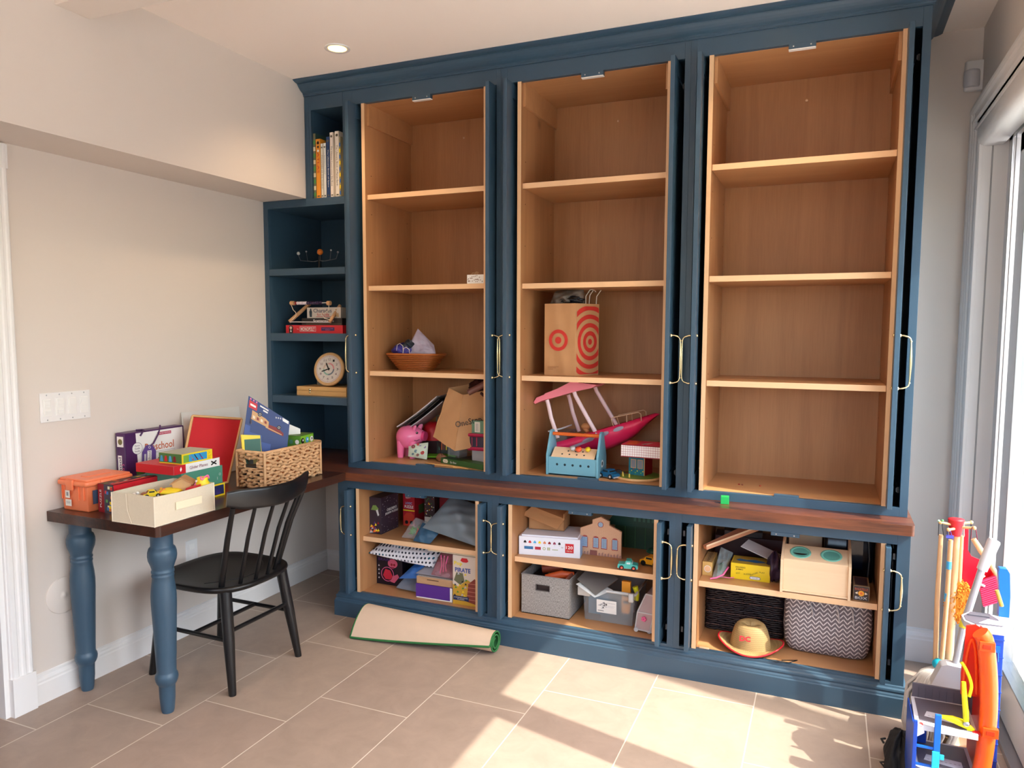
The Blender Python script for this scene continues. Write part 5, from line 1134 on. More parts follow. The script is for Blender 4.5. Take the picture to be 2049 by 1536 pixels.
q = MB(); w_, d_, h_ = .30, .055, .028; q.box(0, w_, 0, d_, 0, h_, mat('bar_green', (52, 92, 44), .45)); F = frames(w_, d_, h_); q.poly(F['f'], [(.016, .014), (.022, .006), (.048, .006), (.054, .014), (.048, .024), (.022, .024)], CREAM, .001); q.text(F['f'], 'maped', .035, .015, .026, _M['bar_green'], z=.0014); q.text(F['f'], 'Go Box', .092, .013, .045, WHITE, height=.010)
one(q, 'pencil_set_box', 'long dark green box with small white lettering lying at the front of the left bay', 'box', (.842, .120, .7975), -.32, bevel=.001)
q = MB(); crumple(q, (0, 0, 0), (.055, .038, .040), mat('brown_bag_small', (140, 90, 60), .6), 8, amp=.15); one(q, 'small_sachet', 'little brown sachet beside the long dark green box', 'sachet', (.825, .155, .7975))
for k in range(14):
    a = random.uniform(-.35, .25); x = .80 + .017 * k; y = .075 - .0035 * k + random.uniform(-.008, .008); q = MB(); q.tube([(-.028 * cos(a), -.028 * sin(a), .002), (.028 * cos(a), .028 * sin(a), .0022 + .0005 * (k % 3))], .0019, mat('straw_stick', (220, 176, 110), .6), 5); one(q, 'craft_stick', 'thin pale craft stick scattered in front of the long green box', 'craft stick', (x, y, .7975), 0, 'craft sticks scattered on the left bay floor')
q = MB(); q.box(0, .19, 0, .12, 0, .012, mat('dark_plate', (44, 32, 32), .35)); one(q, 'dark_tray', 'flat dark tray lying behind the long dark green box', 'tray', (.885, .215, .7975), -.25, bevel=.002)
q = MB(); w_, d_, h_ = .12, .10, .066; q.box(0, w_, 0, d_, 0, h_, mat('greywhite_box', (170, 166, 168), .5)); one(q, 'white_box', 'pale grey box at the bottom of the small stack beside the right door', 'box', (1.018, .125, .8105), 0, 'boxes beside the paper bag', bevel=.001)
t = thing('craft_case', 'clear-sided craft case with magenta lid, middle of the small stack beside the right door', 'case', (1.0, .105, .877), 0, 'boxes beside the paper bag')
q = MB(); q.rbox(0, .14, 0, .12, 0, .018, .006, mat('magenta', (176, 26, 72), .3)); q.build('tray', t)
q = MB(); q.box(.004, .136, .004, .116, .018, .070, mat('smoked', (50, 40, 60), .2)); q.rect(FR((.004, .004, .018), (1, 0, 0), (0, 0, 1)), .02, .004, .004, .045, _M['magenta']); q.rect(FR((.004, .004, .018), (1, -0, 0), (.5, 0, 1)), .045, .004, .006, .045, _M['magenta']); q.build('body', t)
q = MB(); q.rbox(-.002, .142, -.002, .122, .070, .086, .006, _M['magenta']); q.build('lid', t)
q = MB(); w_, d_, h_ = .13, .11, .064; q.box(0, w_, 0, d_, 0, h_, mat('sage_box', (110, 146, 118), .5)); F = frames(w_, d_, h_); q.rect(F['f'], .018, .006, .030, h_ - .012, PAPER); [q.rect(F['f'], .024 + .004 * k, .012, .0014, h_ - .026, GREY, .001) for k in range(4)]
one(q, 'sage_green_box', 'sage green box with a white label, top of the small stack beside the right door', 'box', (1.02, .115, .9635), 0, 'boxes beside the paper bag', bevel=.001)
# ================================================================ middle tall bay
t, I = wthing('shopping_bag', 'brown paper shopping bag printed with red bullseye rings on the middle cabinet shelf', 'paper bag', (1.52, .17, 1.267))
BR_ = mat('bag_red', (206, 52, 44), .6)
bb = [(1.413, .102), (1.573, .078), (1.640, .235), (1.478, .262)]; H = .336
q = wq(I)
for i in range(4):
    j = (i + 1) % 4; A = Vector((*bb[i], 1.2675)); B = Vector((*bb[j], 1.2675)); dn = (B - A).cross(Vector((0, 0, 1))).normalized()
    q.grid(10, 12, lambda u, v: tuple(A.lerp(B, u) + Vector((0, 0, H * v)) + dn * (.003 * sin(11 * u + 5 * v) * sin(pi * u) * (1 if i in (0, 2) else .2))), KRAFT, True)
q.add([(*p, 1.2678) for p in bb], [(0, 1, 2, 3)], KRAFT); q.build('bag_body', t)
F1 = FR((bb[0][0], bb[0][1], 1.2675), (bb[1][0] - bb[0][0], bb[1][1] - bb[0][1], 0), (0, 0, 1)); F2 = FR((bb[1][0], bb[1][1], 1.2675), (bb[2][0] - bb[1][0], bb[2][1] - bb[1][1], 0), (0, 0, 1))
w1 = math.dist(bb[0], bb[1]); w2 = math.dist(bb[1], bb[2])
q = wq(I); q.ring(F1, .076, .165, .034, .050, BR_, .0045); q.disc(F1, .076, .165, .0165, BR_, .0045); o = q.build('front_print', t); q = wq(I)
for k in range(3): q.rect(F1, .02, .040 - .006 * k, .06 - .015 * k, .0016, mat('bag_print_dim', (150, 96, 60), .6), .0045)
q.build('small_print', t); q = wq(I)
for ra, rb in ((0, .014), (.030, .050), (.068, .088), (.108, .128), (.148, .17), (.192, .22)): q.ring(F2, .105, .158, ra, rb, BR_, .0016, 72, clip=(.010, w2 - .004, .006, H - .012))
q.build('ring_print', t)
q = wq(I); q.tube([(1.60, .20, 1.60), (1.602, .205, 1.645), (1.620, .21, 1.672), (1.63, .212, 1.66)], .0022, PAPER, 6); q.tube([(1.592, .175, 1.60), (1.592, .175, 1.64), (1.608, .185, 1.668), (1.622, .19, 1.672)], .0022, PAPER, 6); q.tube([(1.628, .225, 1.60), (1.630, .225, 1.64), (1.650, .23, 1.670)], .0022, PAPER, 6); q.build('twisted_handle', t)
q = MB(); pillow(q, [(-.10, 0, -.03), (.09, .02, -.03), (.075, .02, .075), (-.06, 0, .060)], .11, mat('bag_film', (150, 140, 130), .18, alpha=.55), 14, .5, 8); one(q, 'plastic_bag', 'crumpled clear plastic bag sticking out of the bullseye-printed paper bag', 'plastic bag', (1.50, .17, 1.605))
q = MB(); crumple(q, (0, 0, 0), (.09, .05, .035), mat('dark_beads', (24, 24, 30), .2), 12, amp=.4, n=12); one(q, 'dark_toy_parts', 'dark shiny bits inside the clear bag on top of the bullseye-printed bag', 'toy parts', (1.535, .14, 1.603))
# toolbox
t, I = wthing('toy_toolbox', 'light blue wooden toy toolbox with an orange carrying bar in the middle tall cabinet', 'toy toolbox', (1.57, .13, .7975))
TB = mat('toolbox_blue', (112, 170, 190), .45); x0, x1, y0, y1 = 1.452, 1.688, .062, .190
q = wq(I); q.box(x0, x1, y0, y0 + .010, .798, .884, TB); q.box(x0, x1, y1 - .01, y1, .798, .884, TB); q.box(x0, x1, y0, y1, .798, .806, TB)
F = FR((x0, y0, .798), (1, 0, 0), (0, 0, 1))
for k in range(5): q.disc(F, .044 + k * .0385, .052, .0058, mat('hole_dark', (30, 50, 56), .8), .0008, 14)
q.build('tray', t, bevel=.0015)
q = wq(I); TP = FR((x0 + .012, y0 + .002, .884), (1, 0, 0), (0, .055, .040)); q.T = I @ TP; q.box(0, x1 - x0 - .024, 0, .068, -.006, 0, PLYW)
for k in range(4): q.lathe([(.0048, 0), (.0045, .0006)], 12, _M['hole_dark']) if False else q.disc(Matrix.Identity(4), .05 + k * .036, .022, .0044, _M['hole_dark'], .0006, 12)
for k in range(3): q.disc(Matrix.Identity(4), .075 + k * .036, .044, .0044, _M['hole_dark'], .0006, 12)
o = q.build('sloping_top', t); o['label'] = 'pale wooden peg board'
for xx in (x0 - .010, x1):
    q = wq(I); q.prism([(y0 - .004, .798), (y1 + .004, .798), (y1 + .004, .884), (.146, 1.000), (.134, 1.006), (.118, 1.006), (.106, 1.000), (y0 - .004, .892)], xx, xx + .010, 'x', TB); q.build('end_panel', t, bevel=.001)
q = wq(I); q.tube([(x0, .126, .986), (x1, .126, .986)], .0085, mat('orange_paint', (224, 104, 36), .4), 14); q.build('carry_bar', t)
for k, (dx, m, lab) in enumerate(((.128, mat('peg_orange', (236, 90, 50), .4), 'orange screw-head peg'), (.172, YEL, 'yellow peg'), (.098, LGREY, 'pale peg'))):
    q = wq(I); q.T = I @ TP @ T(dx, .050 if k else .046, 0); q.lathe([(.004, 0), (.004, .010), (.0145 if not k else .012, .010), (.014 if not k else .012, .019), (.002, .020)], 16, m); o = q.build('peg', t); o['label'] = lab
q = wq(I); q.ring(FR((x1 + .0102, y0, .798), (0, 1, 0), (0, 0, 1)), .06, .060, .010, .018, WHITE, .0006, 24); q.disc(FR((x1 + .0102, y0, .798), (0, 1, 0), (0, 0, 1)), .06, .060, .010, _M['hole_dark'], .0006); q.build('dial', t)
# toy boat
t, I = wthing('toy_boat', 'large pink toy boat with white posts and pale pink canopy tilted in the middle cabinet', 'toy boat', (1.66, .26, .84))
HP = mat('boat_pink', (232, 42, 96), .3); LP_ = mat('canopy_pink', (250, 140, 158), .35); PW = mat('post_white', (240, 216, 222), .35)
an = R(17.5); Bm = T(1.437, .26, .925) @ RY(-an)
q = wq(I); q.T = I @ Bm; rs = []
for i in range(17):
    u = i / 16; x = .505 * u; bw = .085 * (1 - u ** 3.2) ** .8 + .001; dep = .100 * (1 - u ** 6) * (1 - .25 * (1 - u)) * (1 - .30 * u) + .030; top = .006 + .010 * u * u
    rs.append([(x, -bw, top), (x - .0 + .02 * u, -bw * .93, top - dep * .35), (x - .03 * u, -bw * .70, top - dep * .8), (x - .05 * u, 0, top - dep), (x - .03 * u, bw * .70, top - dep * .8), (x + .02 * u, bw * .93, top - dep * .35), (x, bw, top), (x, bw * .86, top - .004), (x, 0, top - .016), (x, -bw * .86, top - .004)])
q.rings(rs, HP, True, True, True); o = q.build('hull', t)
q = wq(I); q.T = I @ Bm; HF = FR((0, -.0835, 0), (1, 0, 0), (0, .08, 1))
for x, w_, y in ((.175, .055, -.022), (.262, .050, -.014), (.335, .052, -.008)):
    q.poly(HF, [(x + w_ * .5 * cos(a) + .006 * sin(a), y + .010 * sin(a)) for a in [2 * pi * k / 20 for k in range(20)]], mat('boat_window', (150, 140, 160), .25), .004 if x < .3 else .0)
q.poly(HF, [(.06, -.045), (.20, -.030), (.215, -.018), (.08, -.030)], mat('boat_stripe', (150, 130, 150), .4), .004); q.build('side_windows', t)
q = wq(I)
cv = [(1.330, 1.126), (1.345, 1.150), (1.385, 1.166), (1.39, 1.172), (1.45, 1.196), (1.527, 1.236), (1.56, 1.230), (1.652, 1.222), (1.625, 1.206), (1.54, 1.186), (1.45, 1.158), (1.37, 1.134), (1.338, 1.118)]
q.prism(cv, .175, .345, 'y', LP_, True); o = q.build('canopy', t, bevel=.006, bseg=3); o['label'] = 'pale pink canopy'
for (a, b, y) in (((1.4004, 1.140), (1.4545, .955), .185), ((1.46, 1.155), (1.515, .972), .335), ((1.5404, 1.184), (1.6500, .988), .185), ((1.600, 1.200), (1.712, 1.010), .335)):
    q = wq(I); m_ = ((a[0] + b[0]) / 2 - .008, (a[1] + b[1]) / 2 + .004); q.tube([(a[0] - .004, y, a[1]), (a[0] + .003, y, a[1] - .02), (m_[0], y, m_[1]), (b[0], y, b[1])], .0105, PW, 8, flat=.55, up=(1, 0, 0)); o = q.build('post', t); o['label'] = 'white canopy post'
q = wq(I); 
for y in (.205, .31): q.tube([(1.728, y, 1.022), (1.716, y, 1.058), (1.725, y, 1.068), (1.845, y, 1.098), (1.858, y, 1.092), (1.861, y, 1.058)], .0022, mat('rail_cream', (214, 180, 150), .4), 6); q.tube([(1.790, y, 1.083), (1.792, y, 1.040)], .0020, _M['rail_cream'], 6)
q.build('bow_rail', t)
q = wq(I); q.box(1.41, 1.50, .19, .33, .930, .985, mat('smoke_clear', (120, 120, 124), .2, alpha=.5)); q.tube([(1.405, .185, .985), (1.475, .185, 1.004), (1.475, .33, 1.004)], .004, LGREY, 6); q.build('rear_seat', t)
q = wq(I); q.ball((1.575, .25, 1.012), (.022, .02, .016), mat('doll_hair', (206, 150, 96), .6), 14, 10); q.tube([(1.575, .25, 1.0), (1.59, .24, .985)], [.014, .008], _M['doll_hair'], 8); q.build('doll_head', t)
# book-shaped box on the little house
q = MB(); w_, d_, h_ = .185, .135, .050; q.box(0, w_, 0, d_, 0, h_, GRIDP); F = frames(w_, d_, h_); q.box(-.001, w_ + .001, -.001, d_, h_, h_ + .003, DKRED); q.box(-.001, w_ + .001, -.001, d_, -.003, 0, DKRED)
F['t'] = FR((0, 0, h_ + .003), (1, 0, 0), (0, 1, 0)); q.rect(F['t'], .0, .0, w_, d_, mat('cover_pink', (226, 50, 90), .4)); q.rect(F['t'], .015, .01, .05, .11, ORANGE, .001); q.poly(F['t'], [(.085, .03), (.10, .06), (.125, .10), (.115, .05), (.10, .02)], WHITE, .001); q.poly(F['t'], [(.09, .02), (.11, .045), (.105, .02)], BLACK, .0012)
one(q, 'story_box', 'thick book-like box with squared side print lying on the small wooden house', 'box', (1.803, .062, .9115), -.03)
# small house on a round base with little car
t, I = wthing('toy_house', 'small wooden toy house with blue shutters and red side on a round green base', 'toy house', (1.86, .165, .7975))
q = wq(I); q.T = I @ T(1.86, .165, .798); q.lathe([(.108, 0), (.110, .002), (.110, .009), (.107, .011)], 40, PLYW2); I4 = Matrix.Identity(4); q.disc(I4, 0, 0, .104, mat('base_green', (120, 150, 56), .6), .0114, 36); q.poly(I4, [(-.095, .02), (-.04, .05), (-.045, .02), (-.09, 0)], DKRED, .0118); q.build('round_base', t)
for xy in ((-.055, -.065), (-.022, -.078), (-.062, -.045)):
    q = wq(I); q.T = I @ T(1.86 + xy[0], .165 + xy[1], .809); q.lathe([(.0045, 0), (.004, .016), (.001, .020)], 8, mat('post_amber', (214, 180, 70), .5)); q.build('fence_post', t)
q = wq(I); q.T = I @ T(1.815, .165, .8095) @ RZ(-.22); w_, d_, h_ = .080, .085, .088; q.box(0, w_, 0, d_, 0, h_, mat('house_red', (170, 20, 34), .5)); F = frames(w_, d_, h_)
TQ = mat('house_teal', (30, 120, 140), .5); q.rect(F['f'], 0, 0, w_, h_, TQ)
for x in (.010, .044): q.rect(F['f'], x, .032, .028, .042, PLYW2, .001); q.rect(F['f'], x + .003, .035, .022, .036, mat('pane_grey', (150, 150, 160), .4), .0014)
for k in range(8): q.disc(F['f'], .006 + k * .0095, .012 + .008 * (k % 3), .003, (LIME, YEL, RED)[k % 3], .0012, 8)
q.box(w_ - .003, w_ + .001, -.001, .003, 0, h_, PLYW2); q.box(-.005, w_ + .005, -.005, d_ + .005, h_, h_ + .012, PLYW2); q.build('walls', t, bevel=.0006)
toy_car('toy_car', 'small dark blue toy car beside the light blue toolbox in the middle cabinet', (1.738, .100, .7975), -.45, mat('car_blue', (26, 96, 140), .3), .095, trimm=LGREY)
toy_car('toy_car', 'tiny grey toy vehicle behind the dark blue toy car', (1.765, .175, .7975), .3, mat('car_slate', (60, 60, 70), .4), .06)
# ================================================================ loose cube on the worktop, crumbs in the right bay
q = MB(); q.box(-.0165, .0165, -.0165, .0165, 0, .031, mat('cube_green', (30, 160, 80), .35)); one(q, 'green_cube', 'small green cube on the walnut worktop below the right tall cabinet', 'toy block', (2.279, -.044, .7603), .1, bevel=.001)
for k, (x, y, m) in enumerate(((2.3105, .185, DKRED), (2.325, .18, mat('crumb_brown', (120, 60, 40), .6)), (2.40, .19, mat('crumb_red', (180, 70, 50), .6)))):
    q = MB(); q.ball((0, 0, .003), (.0045, .003, .003), m, 8, 6); one(q, 'crumb', ('dark red bead on the floor of the empty right cabinet, leftmost', 'brown crumb next to the dark red bead in the empty right cabinet', 'lone reddish crumb further right in the empty right cabinet')[k], 'crumb', (x, y, .7972))
# ================================================================ left base cabinet
ZS = .4208; ZB = .1342
q = MB(); w_, d_, h_ = .072, .165, .192; q.box(0, w_, 0, d_, 0, h_, mat('puzzle_dark', (46, 36, 50), .4)); F = frames(w_, d_, h_)
q.text(F['r'], "CHILDREN'S", .100, .118, .095, WHITE, height=.014, bold=.02, rot=.0); q.text(F['r'], 'JIGSAW PUZZLE', .098, .098, .125, WHITE, height=.014, bold=.02)
rnd = random.Random(2)
for k in range(44): q.disc(F['r'], rnd.random() * .16 + .002, rnd.random() * .185 + .003, .0012 + rnd.random() * .0012, LGREY, .0008, 6)
q.poly(F['f'], [(.010, .125), (.022, .150), (.040, .152), (.056, .135), (.050, .118), (.058, .100), (.050, .098), (.040, .125)], mat('dino_green', (110, 140, 70), .5)); q.poly(F['f'], [(.040, .125), (.052, .130), (.060, .102), (.052, .095)], LGREY, .001)
for k in range(22): q.poly(F['f'], [(x_, y_) for x_, y_ in ((lambda a, b: ((a, b), (a + .014, b + .004), (a + .006, b + .016)))(rnd.random() * .05, rnd.random() * .052))], (ORANGE, YEL, PURPLE, DKRED, LGREY)[k % 5], .0008 + k * .00001)
one(q, 'jigsaw_box', 'tall dark jigsaw puzzle box in the left corner of the left base cabinet shelf', 'puzzle box', (.4845, .000, ZS), 0, bevel=.0008)
q = MB(); w_, d_, h_ = .072, .12, .178; q.box(0, w_, 0, d_, 0, h_, mat('logic_red', (176, 24, 40), .4)); F = frames(w_, d_, h_)
q.text(F['f'], '60+', .032, .155, .030, WHITE, height=.010); q.text(F['f'], 'LOGIC', .036, .125, .042, mat('pale_blue', (130, 160, 210), .5), height=.013, bold=.02); q.text(F['f'], 'PUZZLE', .037, .105, .054, WHITE, height=.015, bold=.02)
q.rect(F['f'], .0, .082, w_, .006, YEL); q.poly(F['f'], [(.004, .0), (.068, .0), (.068, .06), (.05, .075), (.02, .07), (.004, .05)], mat('truck_red', (200, 60, 40), .5), .0012); q.disc(F['f'], .022, .02, .010, BLACK, .0016); q.disc(F['f'], .052, .02, .010, BLACK, .0016)
for k in range(6): q.poly(F['r'], [(.02 + .012 * k, .15), (.028 + .012 * k, .155), (.024 + .012 * k, .162)], CREAM, .0008)
q.rect(F['r'], .04, .06, .06, .05, mat('logic_olive', (90, 100, 50), .5))
one(q, 'logic_puzzle_box', 'red puzzle box beside the tall dark jigsaw box', 'puzzle box', (.562, .205, ZS), 0, bevel=.0008)
q = MB(); q.rbox(0, .13, 0, .10, 0, .05, .01, CLEAR); one(q, 'clear_tub', 'clear plastic tub on top of the red puzzle box in the left base cabinet', 'tub', (.563, .215, ZS + .1785))
q = MB(); w_, d_, h_ = .062, .1, .205; q.box(0, w_, 0, d_, 0, h_, mat('confetti_box', (70, 50, 50), .5)); F = frames(w_, d_, h_); [q.disc(F['f'], rnd.random() * .055 + .003, rnd.random() * .15 + .05, .003, (RED, WHITE, YEL, GRN)[k % 4], .0006 + k * .00002, 8) for k in range(40)]; q.rect(F['f'], 0, .0, w_, .05, PAPER)
one(q, 'beads_box', 'narrow box with red and white speckles behind the grey zip bag', 'box', (.672, .245, ZS), 0)
q = MB(); q.box(0, .13, 0, .08, 0, .20, DKRED); one(q, 'red_box', 'dark red box at the back of the left base cabinet shelf', 'box', (.745, .28, ZS), 0, bevel=.001)
q = MB(); pillow(q, [(.815, -.025, .492), (1.135, -.035, .432), (1.150, .14, .565), (.915, .10, .640)], .085, mat('slate_bag', (112, 122, 130), .35), 16, .25, 4, .6); one(q, 'grey_pouch', 'big puffy slate-grey bag on the right of the left base cabinet shelf', 'bag')
t = thing('zip_bag', 'clear zip bag of green and orange strands in front of the red puzzle box', 'zip bag', (.74, .03, ZS))
q = MB(); pillow(q, [(-.06, -.035, .002), (.05, -.05, .002), (.075, .04, .07), (-.03, .06, .085)], .05, CLEARB, 12, .4, 6); q.build('film', t)
for n_, m, cx, cy, s_ in (('green_strands', mat('strand_green', (110, 190, 60), .4), -.012, .01, 5), ('orange_strands', mat('strand_orange', (240, 100, 66), .4), .032, -.005, 6)):
    q = MB(); r_ = random.Random(s_)
    for k in range(26):
        a, b, c_ = (r_.uniform(-.022, .022) for _ in range(3)); q.tube([(cx + a, cy + b, .006 + abs(c_) * .8), (cx + a * .4 + .012 * sin(k), cy + b + .012, .030 + c_ * .6), (cx + b, cy + a + .01, .022 + abs(c_) * 1.2)], .0024, m, 5)
    q.build(n_, t)
q = MB(); pillow(q, [(.775, -.05, .426), (.875, -.055, .424), (.90, .02, .478), (.79, .02, .505)], .030, mat('blue_film', (60, 100, 130), .25, alpha=.8), 10, .4, 9); one(q, 'zip_bag', 'clear blue-edged zip bag of blue-green bits under the slate-grey bag', 'zip bag')
# lower compartment
q = MB(); w_, d_, h_ = .158, .13, .165; q.box(0, w_, 0, d_, 0, h_, mat('night_box', (24, 18, 30), .35)); F = frames(w_, d_, h_)
q.disc(F['f'], .100, .118, .030, mat('brain_pink', (210, 90, 120), .4), .0008, 20, .024); q.disc(F['f'], .094, .112, .007, DKRED, .0012, 10); q.disc(F['f'], .110, .112, .007, DKRED, .0012, 10); q.poly(F['f'], [(.088, .100), (.112, .100), (.105, .090), (.094, .090)], mat('deep_rose', (150, 40, 70), .4), .0014)
q.poly(F['f'], [(.040, .05), (.055, .085), (.085, .080), (.100, .05), (.085, .03), (.055, .03)], mat('jar_red', (190, 34, 60), .35), .0009); q.ring(F['f'], .068, .058, .036, .039, PINK, .0011, 28)
q.poly(F['f'], [(.085, .02), (.10, .05), (.13, .065), (.14, .05), (.11, .015)], mat('rose_mid', (200, 90, 120), .4), .0012); q.text(F['f'], 'BRAIN', .048, .135, .07, PURPLE, height=.014)
for k in range(4): q.poly(F['f'], [(.010, .030 + .022 * k), (.020, .030 + .022 * k), (.015, .040 + .022 * k)], LGREY, .0009)
one(q, 'craft_kit_box', 'black box with pink picture under the polka-dot pouch', 'craft box', (.4845, .060, ZB), 0, bevel=.0008)
q = MB(); pillow(q, [(.455 + .03, -.015, .318), (.850, .02, .277), (.855, .11, .352), (.53, .12, .378)], .072, POLKA, 16, .14, 12, .55); one(q, 'polka_dot_pouch', 'white pouch with dark polka dots squeezed under the shelf of the left base cabinet', 'pouch')
q = MB(); w_, d_, h_ = .206, .18, .071; q.box(0, w_, 0, d_, 0, h_, mat('violet_box', (88, 44, 140), .45)); F = frames(w_, d_, h_); q.rect(F['f'], .004, .0, w_ - .004, .005, WHITE, .0006); q.rect(F['f'], .193, 0, .013, h_, WHITE, .0008); q.rect(F['r'], 0, 0, d_, h_, WHITE)
one(q, 'purple_box', 'plain purple box on the floor of the left base cabinet', 'box', (.780, -.035, ZB), .02, bevel=.0008)
t = thing('wooden_puzzle_tray', 'flat wooden tray box lying on the purple box', 'wooden box', (.782, -.030, ZB + .0715), .02)
q = MB(); q.box(0, .205, 0, .17, 0, .036, woodmat('tray_wood', (176, 132, 96), (204, 164, 124), 'x', 3, .5, 5)); q.build('body', t, bevel=.001); q = MB(); q.box(.002, .203, .002, .168, .0362, .040, CLEAR); q.build('lid', t); q = MB(); q.box(.06, .125, -.001, .001, .022, .026, mat('tray_slot', (90, 60, 40), .7)); q.build('finger_slot', t)
q = MB(); w_, d_, h_ = .135, .06, .246; q.box(0, w_, 0, d_, 0, h_, mat('pirate_cream', (222, 206, 190), .45)); F = frames(w_, d_, h_)
q.poly(F['f'], [(0, 0), (w_, 0), (w_, .10), (.08, .13), (.03, .09), (0, .10)], mat('pirate_gold', (206, 160, 50), .5), .0006)
q.poly(F['f'], [(.006, .12), (.02, .16), (.055, .16), (.065, .12), (.04, .10)], mat('pirate_khaki', (110, 110, 80), .5), .0009); q.poly(F['f'], [(.075, .02), (.085, .11), (.12, .14), (.133, .12), (.133, .01)], mat('pirate_brown', (140, 60, 50), .5), .0009)
for k in range(5): q.rect(F['f'], .078, .03 + .02 * k, .055, .003, mat('pirate_pale', (200, 130, 110), .5), .0012)
for k in range(16): q.poly(F['f'], [(a_, b_) for a_, b_ in ((lambda a, b: ((a, b), (a + .014, b + .003), (a + .005, b + .012)))(rnd.random() * .07, .03 + rnd.random() * .12))], (BLACK, YEL, LGREY, GRN)[k % 4], .0010 + k * .00002)
q.text(F['f'], 'Pop', .030, .205, .045, YEL, height=.024, bold=.03, z=.002); q.text(F['f'], 'PIRATE', .055, .175, .085, mat('pirate_blue', (70, 90, 160), .5), height=.022, bold=.03, z=.002); q.poly(F['f'], [(.042, .222), (.05, .236), (.078, .236), (.086, .222), (.075, .215), (.055, .215)], RED, .0016)
q.rect(F['f'], .003, .022, .085, .022, NAVY, .0022); q.text(F['f'], 'A SWASHBUCKLING', .045, .036, .075, WHITE, height=.006, z=.0026); q.text(F['f'], 'CLASSIC', .045, .028, .04, WHITE, height=.006, z=.0026)
one(q, 'pirate_game_box', 'tall game box with pirate lettering at the right of the left base cabinet floor', 'board game', (.994, -.040, ZB), 0, bevel=.0008)
q = MB(); q.box(0, .29, 0, .20, 0, .006, mat('cream_board', (232, 214, 180), .5)); q.box(.0, .25, .01, .2, .0062, .0085, mat('teal_sheet', (40, 110, 120), .5)); one(q, 'thin_board', 'thin cream and teal board lying across the pirate game box under the shelf', 'board', (.85, -.035, .3815), 0)
q = MB(); pillow(q, [(.86, -.02, .255), (.99, -.02, .25), (.99, .08, .37), (.87, .08, .36)], .045, mat('rose_film', (190, 120, 130), .2, alpha=.4), 10, .5, 14); one(q, 'zip_bag', 'clear zip bag with pink rods beside the pirate game box', 'zip bag')
q = MB()
for k in range(3): q.tube([(.90 + .012 * k, .0 + .01 * k, .262), (.905 + .01 * k, .01, .30), (.89 + .02 * k, .03, .345)], .004, PINK, 6)
one(q, 'pink_rods', 'pink plastic rods inside the zip bag beside the pirate game box', 'toy parts')
for k, (P, m, lab) in enumerate((([(.665, -.01, .205), (.79, -.015, .225), (.815, .06, .285), (.72, .08, .275)], mat('pack_blue', (60, 110, 180), .35), 'blue and white card pack under the polka-dot pouch'), ([(.77, -.02, .250), (.98, -.02, .250), (.97, .09, .275), (.80, .10, .285)], mat('pack_grey', (150, 150, 160), .3), 'grey crumpled film pack on the wooden tray box'), ([(.64, .0, .15), (.775, .01, .14), (.775, .06, .20), (.68, .06, .215)], mat('pack_clear', (140, 146, 160), .25, alpha=.6), 'clear film pack beside the black box'))):
    q = MB(); pillow(q, P, .018, m, 10, .5, 20 + k); 
    one(q, 'film_pack', lab, 'packet', (0, 0, 0), 0, 'packets in the left base cabinet')
# ================================================================ middle base cabinet, shelf
a = .17; q = MB(); w_, d_, h_ = .292, .20, .088; q.box(0, w_, 0, d_, 0, h_, mat('blocks_white', (226, 228, 238), .4)); F = frames(w_, d_, h_)
for k, m in enumerate((BLACK, RED, SKYB, YEL, mat('pr_orange', (214, 130, 90), .5), DKRED, mat('pr_plum', (140, 50, 80), .5), BLACK)):
    x = .030 + .0235 * k; q.poly(F['f'], [(x - .007 + .002 * (k == 7), .058), (x + .007 - .002 * (k == 7), .058), (x + .006, .065), (x, .071), (x - .006, .065)], m); q.rect(F['f'], x - .002, .052, .004, .0014, GREY, .0008)
q.rect(F['f'], .026, .028, .043, .014, mat('pr_blue', (50, 110, 160), .5)); q.rect(F['f'], .078, .028, .028, .014, mat('pr_red', (180, 40, 60), .5)); q.ring(F['f'], .122, .035, .0045, .007, mat('pr_olive', (150, 160, 80), .5)); [q.rect(F['f'], .137 + .005 * k, .028, .003, .014, _M['pr_olive']) for k in range(3)]; q.rect(F['f'], .160, .031, .028, .003, _M['pr_olive'])
q.text(F['f'], '=', .208, .046, .010, GREY, height=.006); q.rect(F['f'], .222, .022, .040, .044, RED); q.text(F['f'], '120', .242, .048, .032, WHITE, height=.015, bold=.02, z=.0012); q.text(F['f'], 'PIECES', .242, .031, .026, CREAM, height=.006, z=.0012)
q.rect(F['r'], 0, 0, d_, h_, mat('blocks_blue', (150, 190, 236), .4)); q.rect(F['t'], .0, 0, w_, d_, mat('blocks_lid', (226, 214, 222), .4)); q.rect(F['t'], .19, .01, .09, .05, RED, .001); q.box(.012, w_ - .012, .006, d_, h_, h_ + .008, _M['blocks_white'])
one(q, 'building_blocks_box', 'white toy block set box with coloured shapes on the middle base cabinet shelf', 'toy box', (1.3375, -.022, ZS), a, bevel=.0008)
t = thing('cardboard_box', 'open brown cardboard box resting on the white toy block box', 'cardboard box', (1.345, .085, ZS + .0975), .12)
q = MB()
CBX = mat('cardboard', (188, 136, 90), .8, bump=.1, bscale=60)
q.box(0, .175, 0, .004, 0, .062, CBX); q.box(0, .175, .13, .134, 0, .085, CBX); q.box(0, .004, 0, .13, 0, .085, CBX); q.box(.171, .175, 0, .13, 0, .085, CBX); q.box(0, .175, 0, .134, 0, .004, CBX); q.build('tray', t, bevel=.0006)
q = MB(); panel(q, [(-.030, -.020, .072), (.150, -.045, .020), (.178, .004, .060), (.012, .012, .108)], .004, CBX); panel(q, [(.012, .012, .108), (.178, .004, .060), (.180, .13, .080), (.015, .132, .105)], .004, CBX); q.build('lid_flap', t)
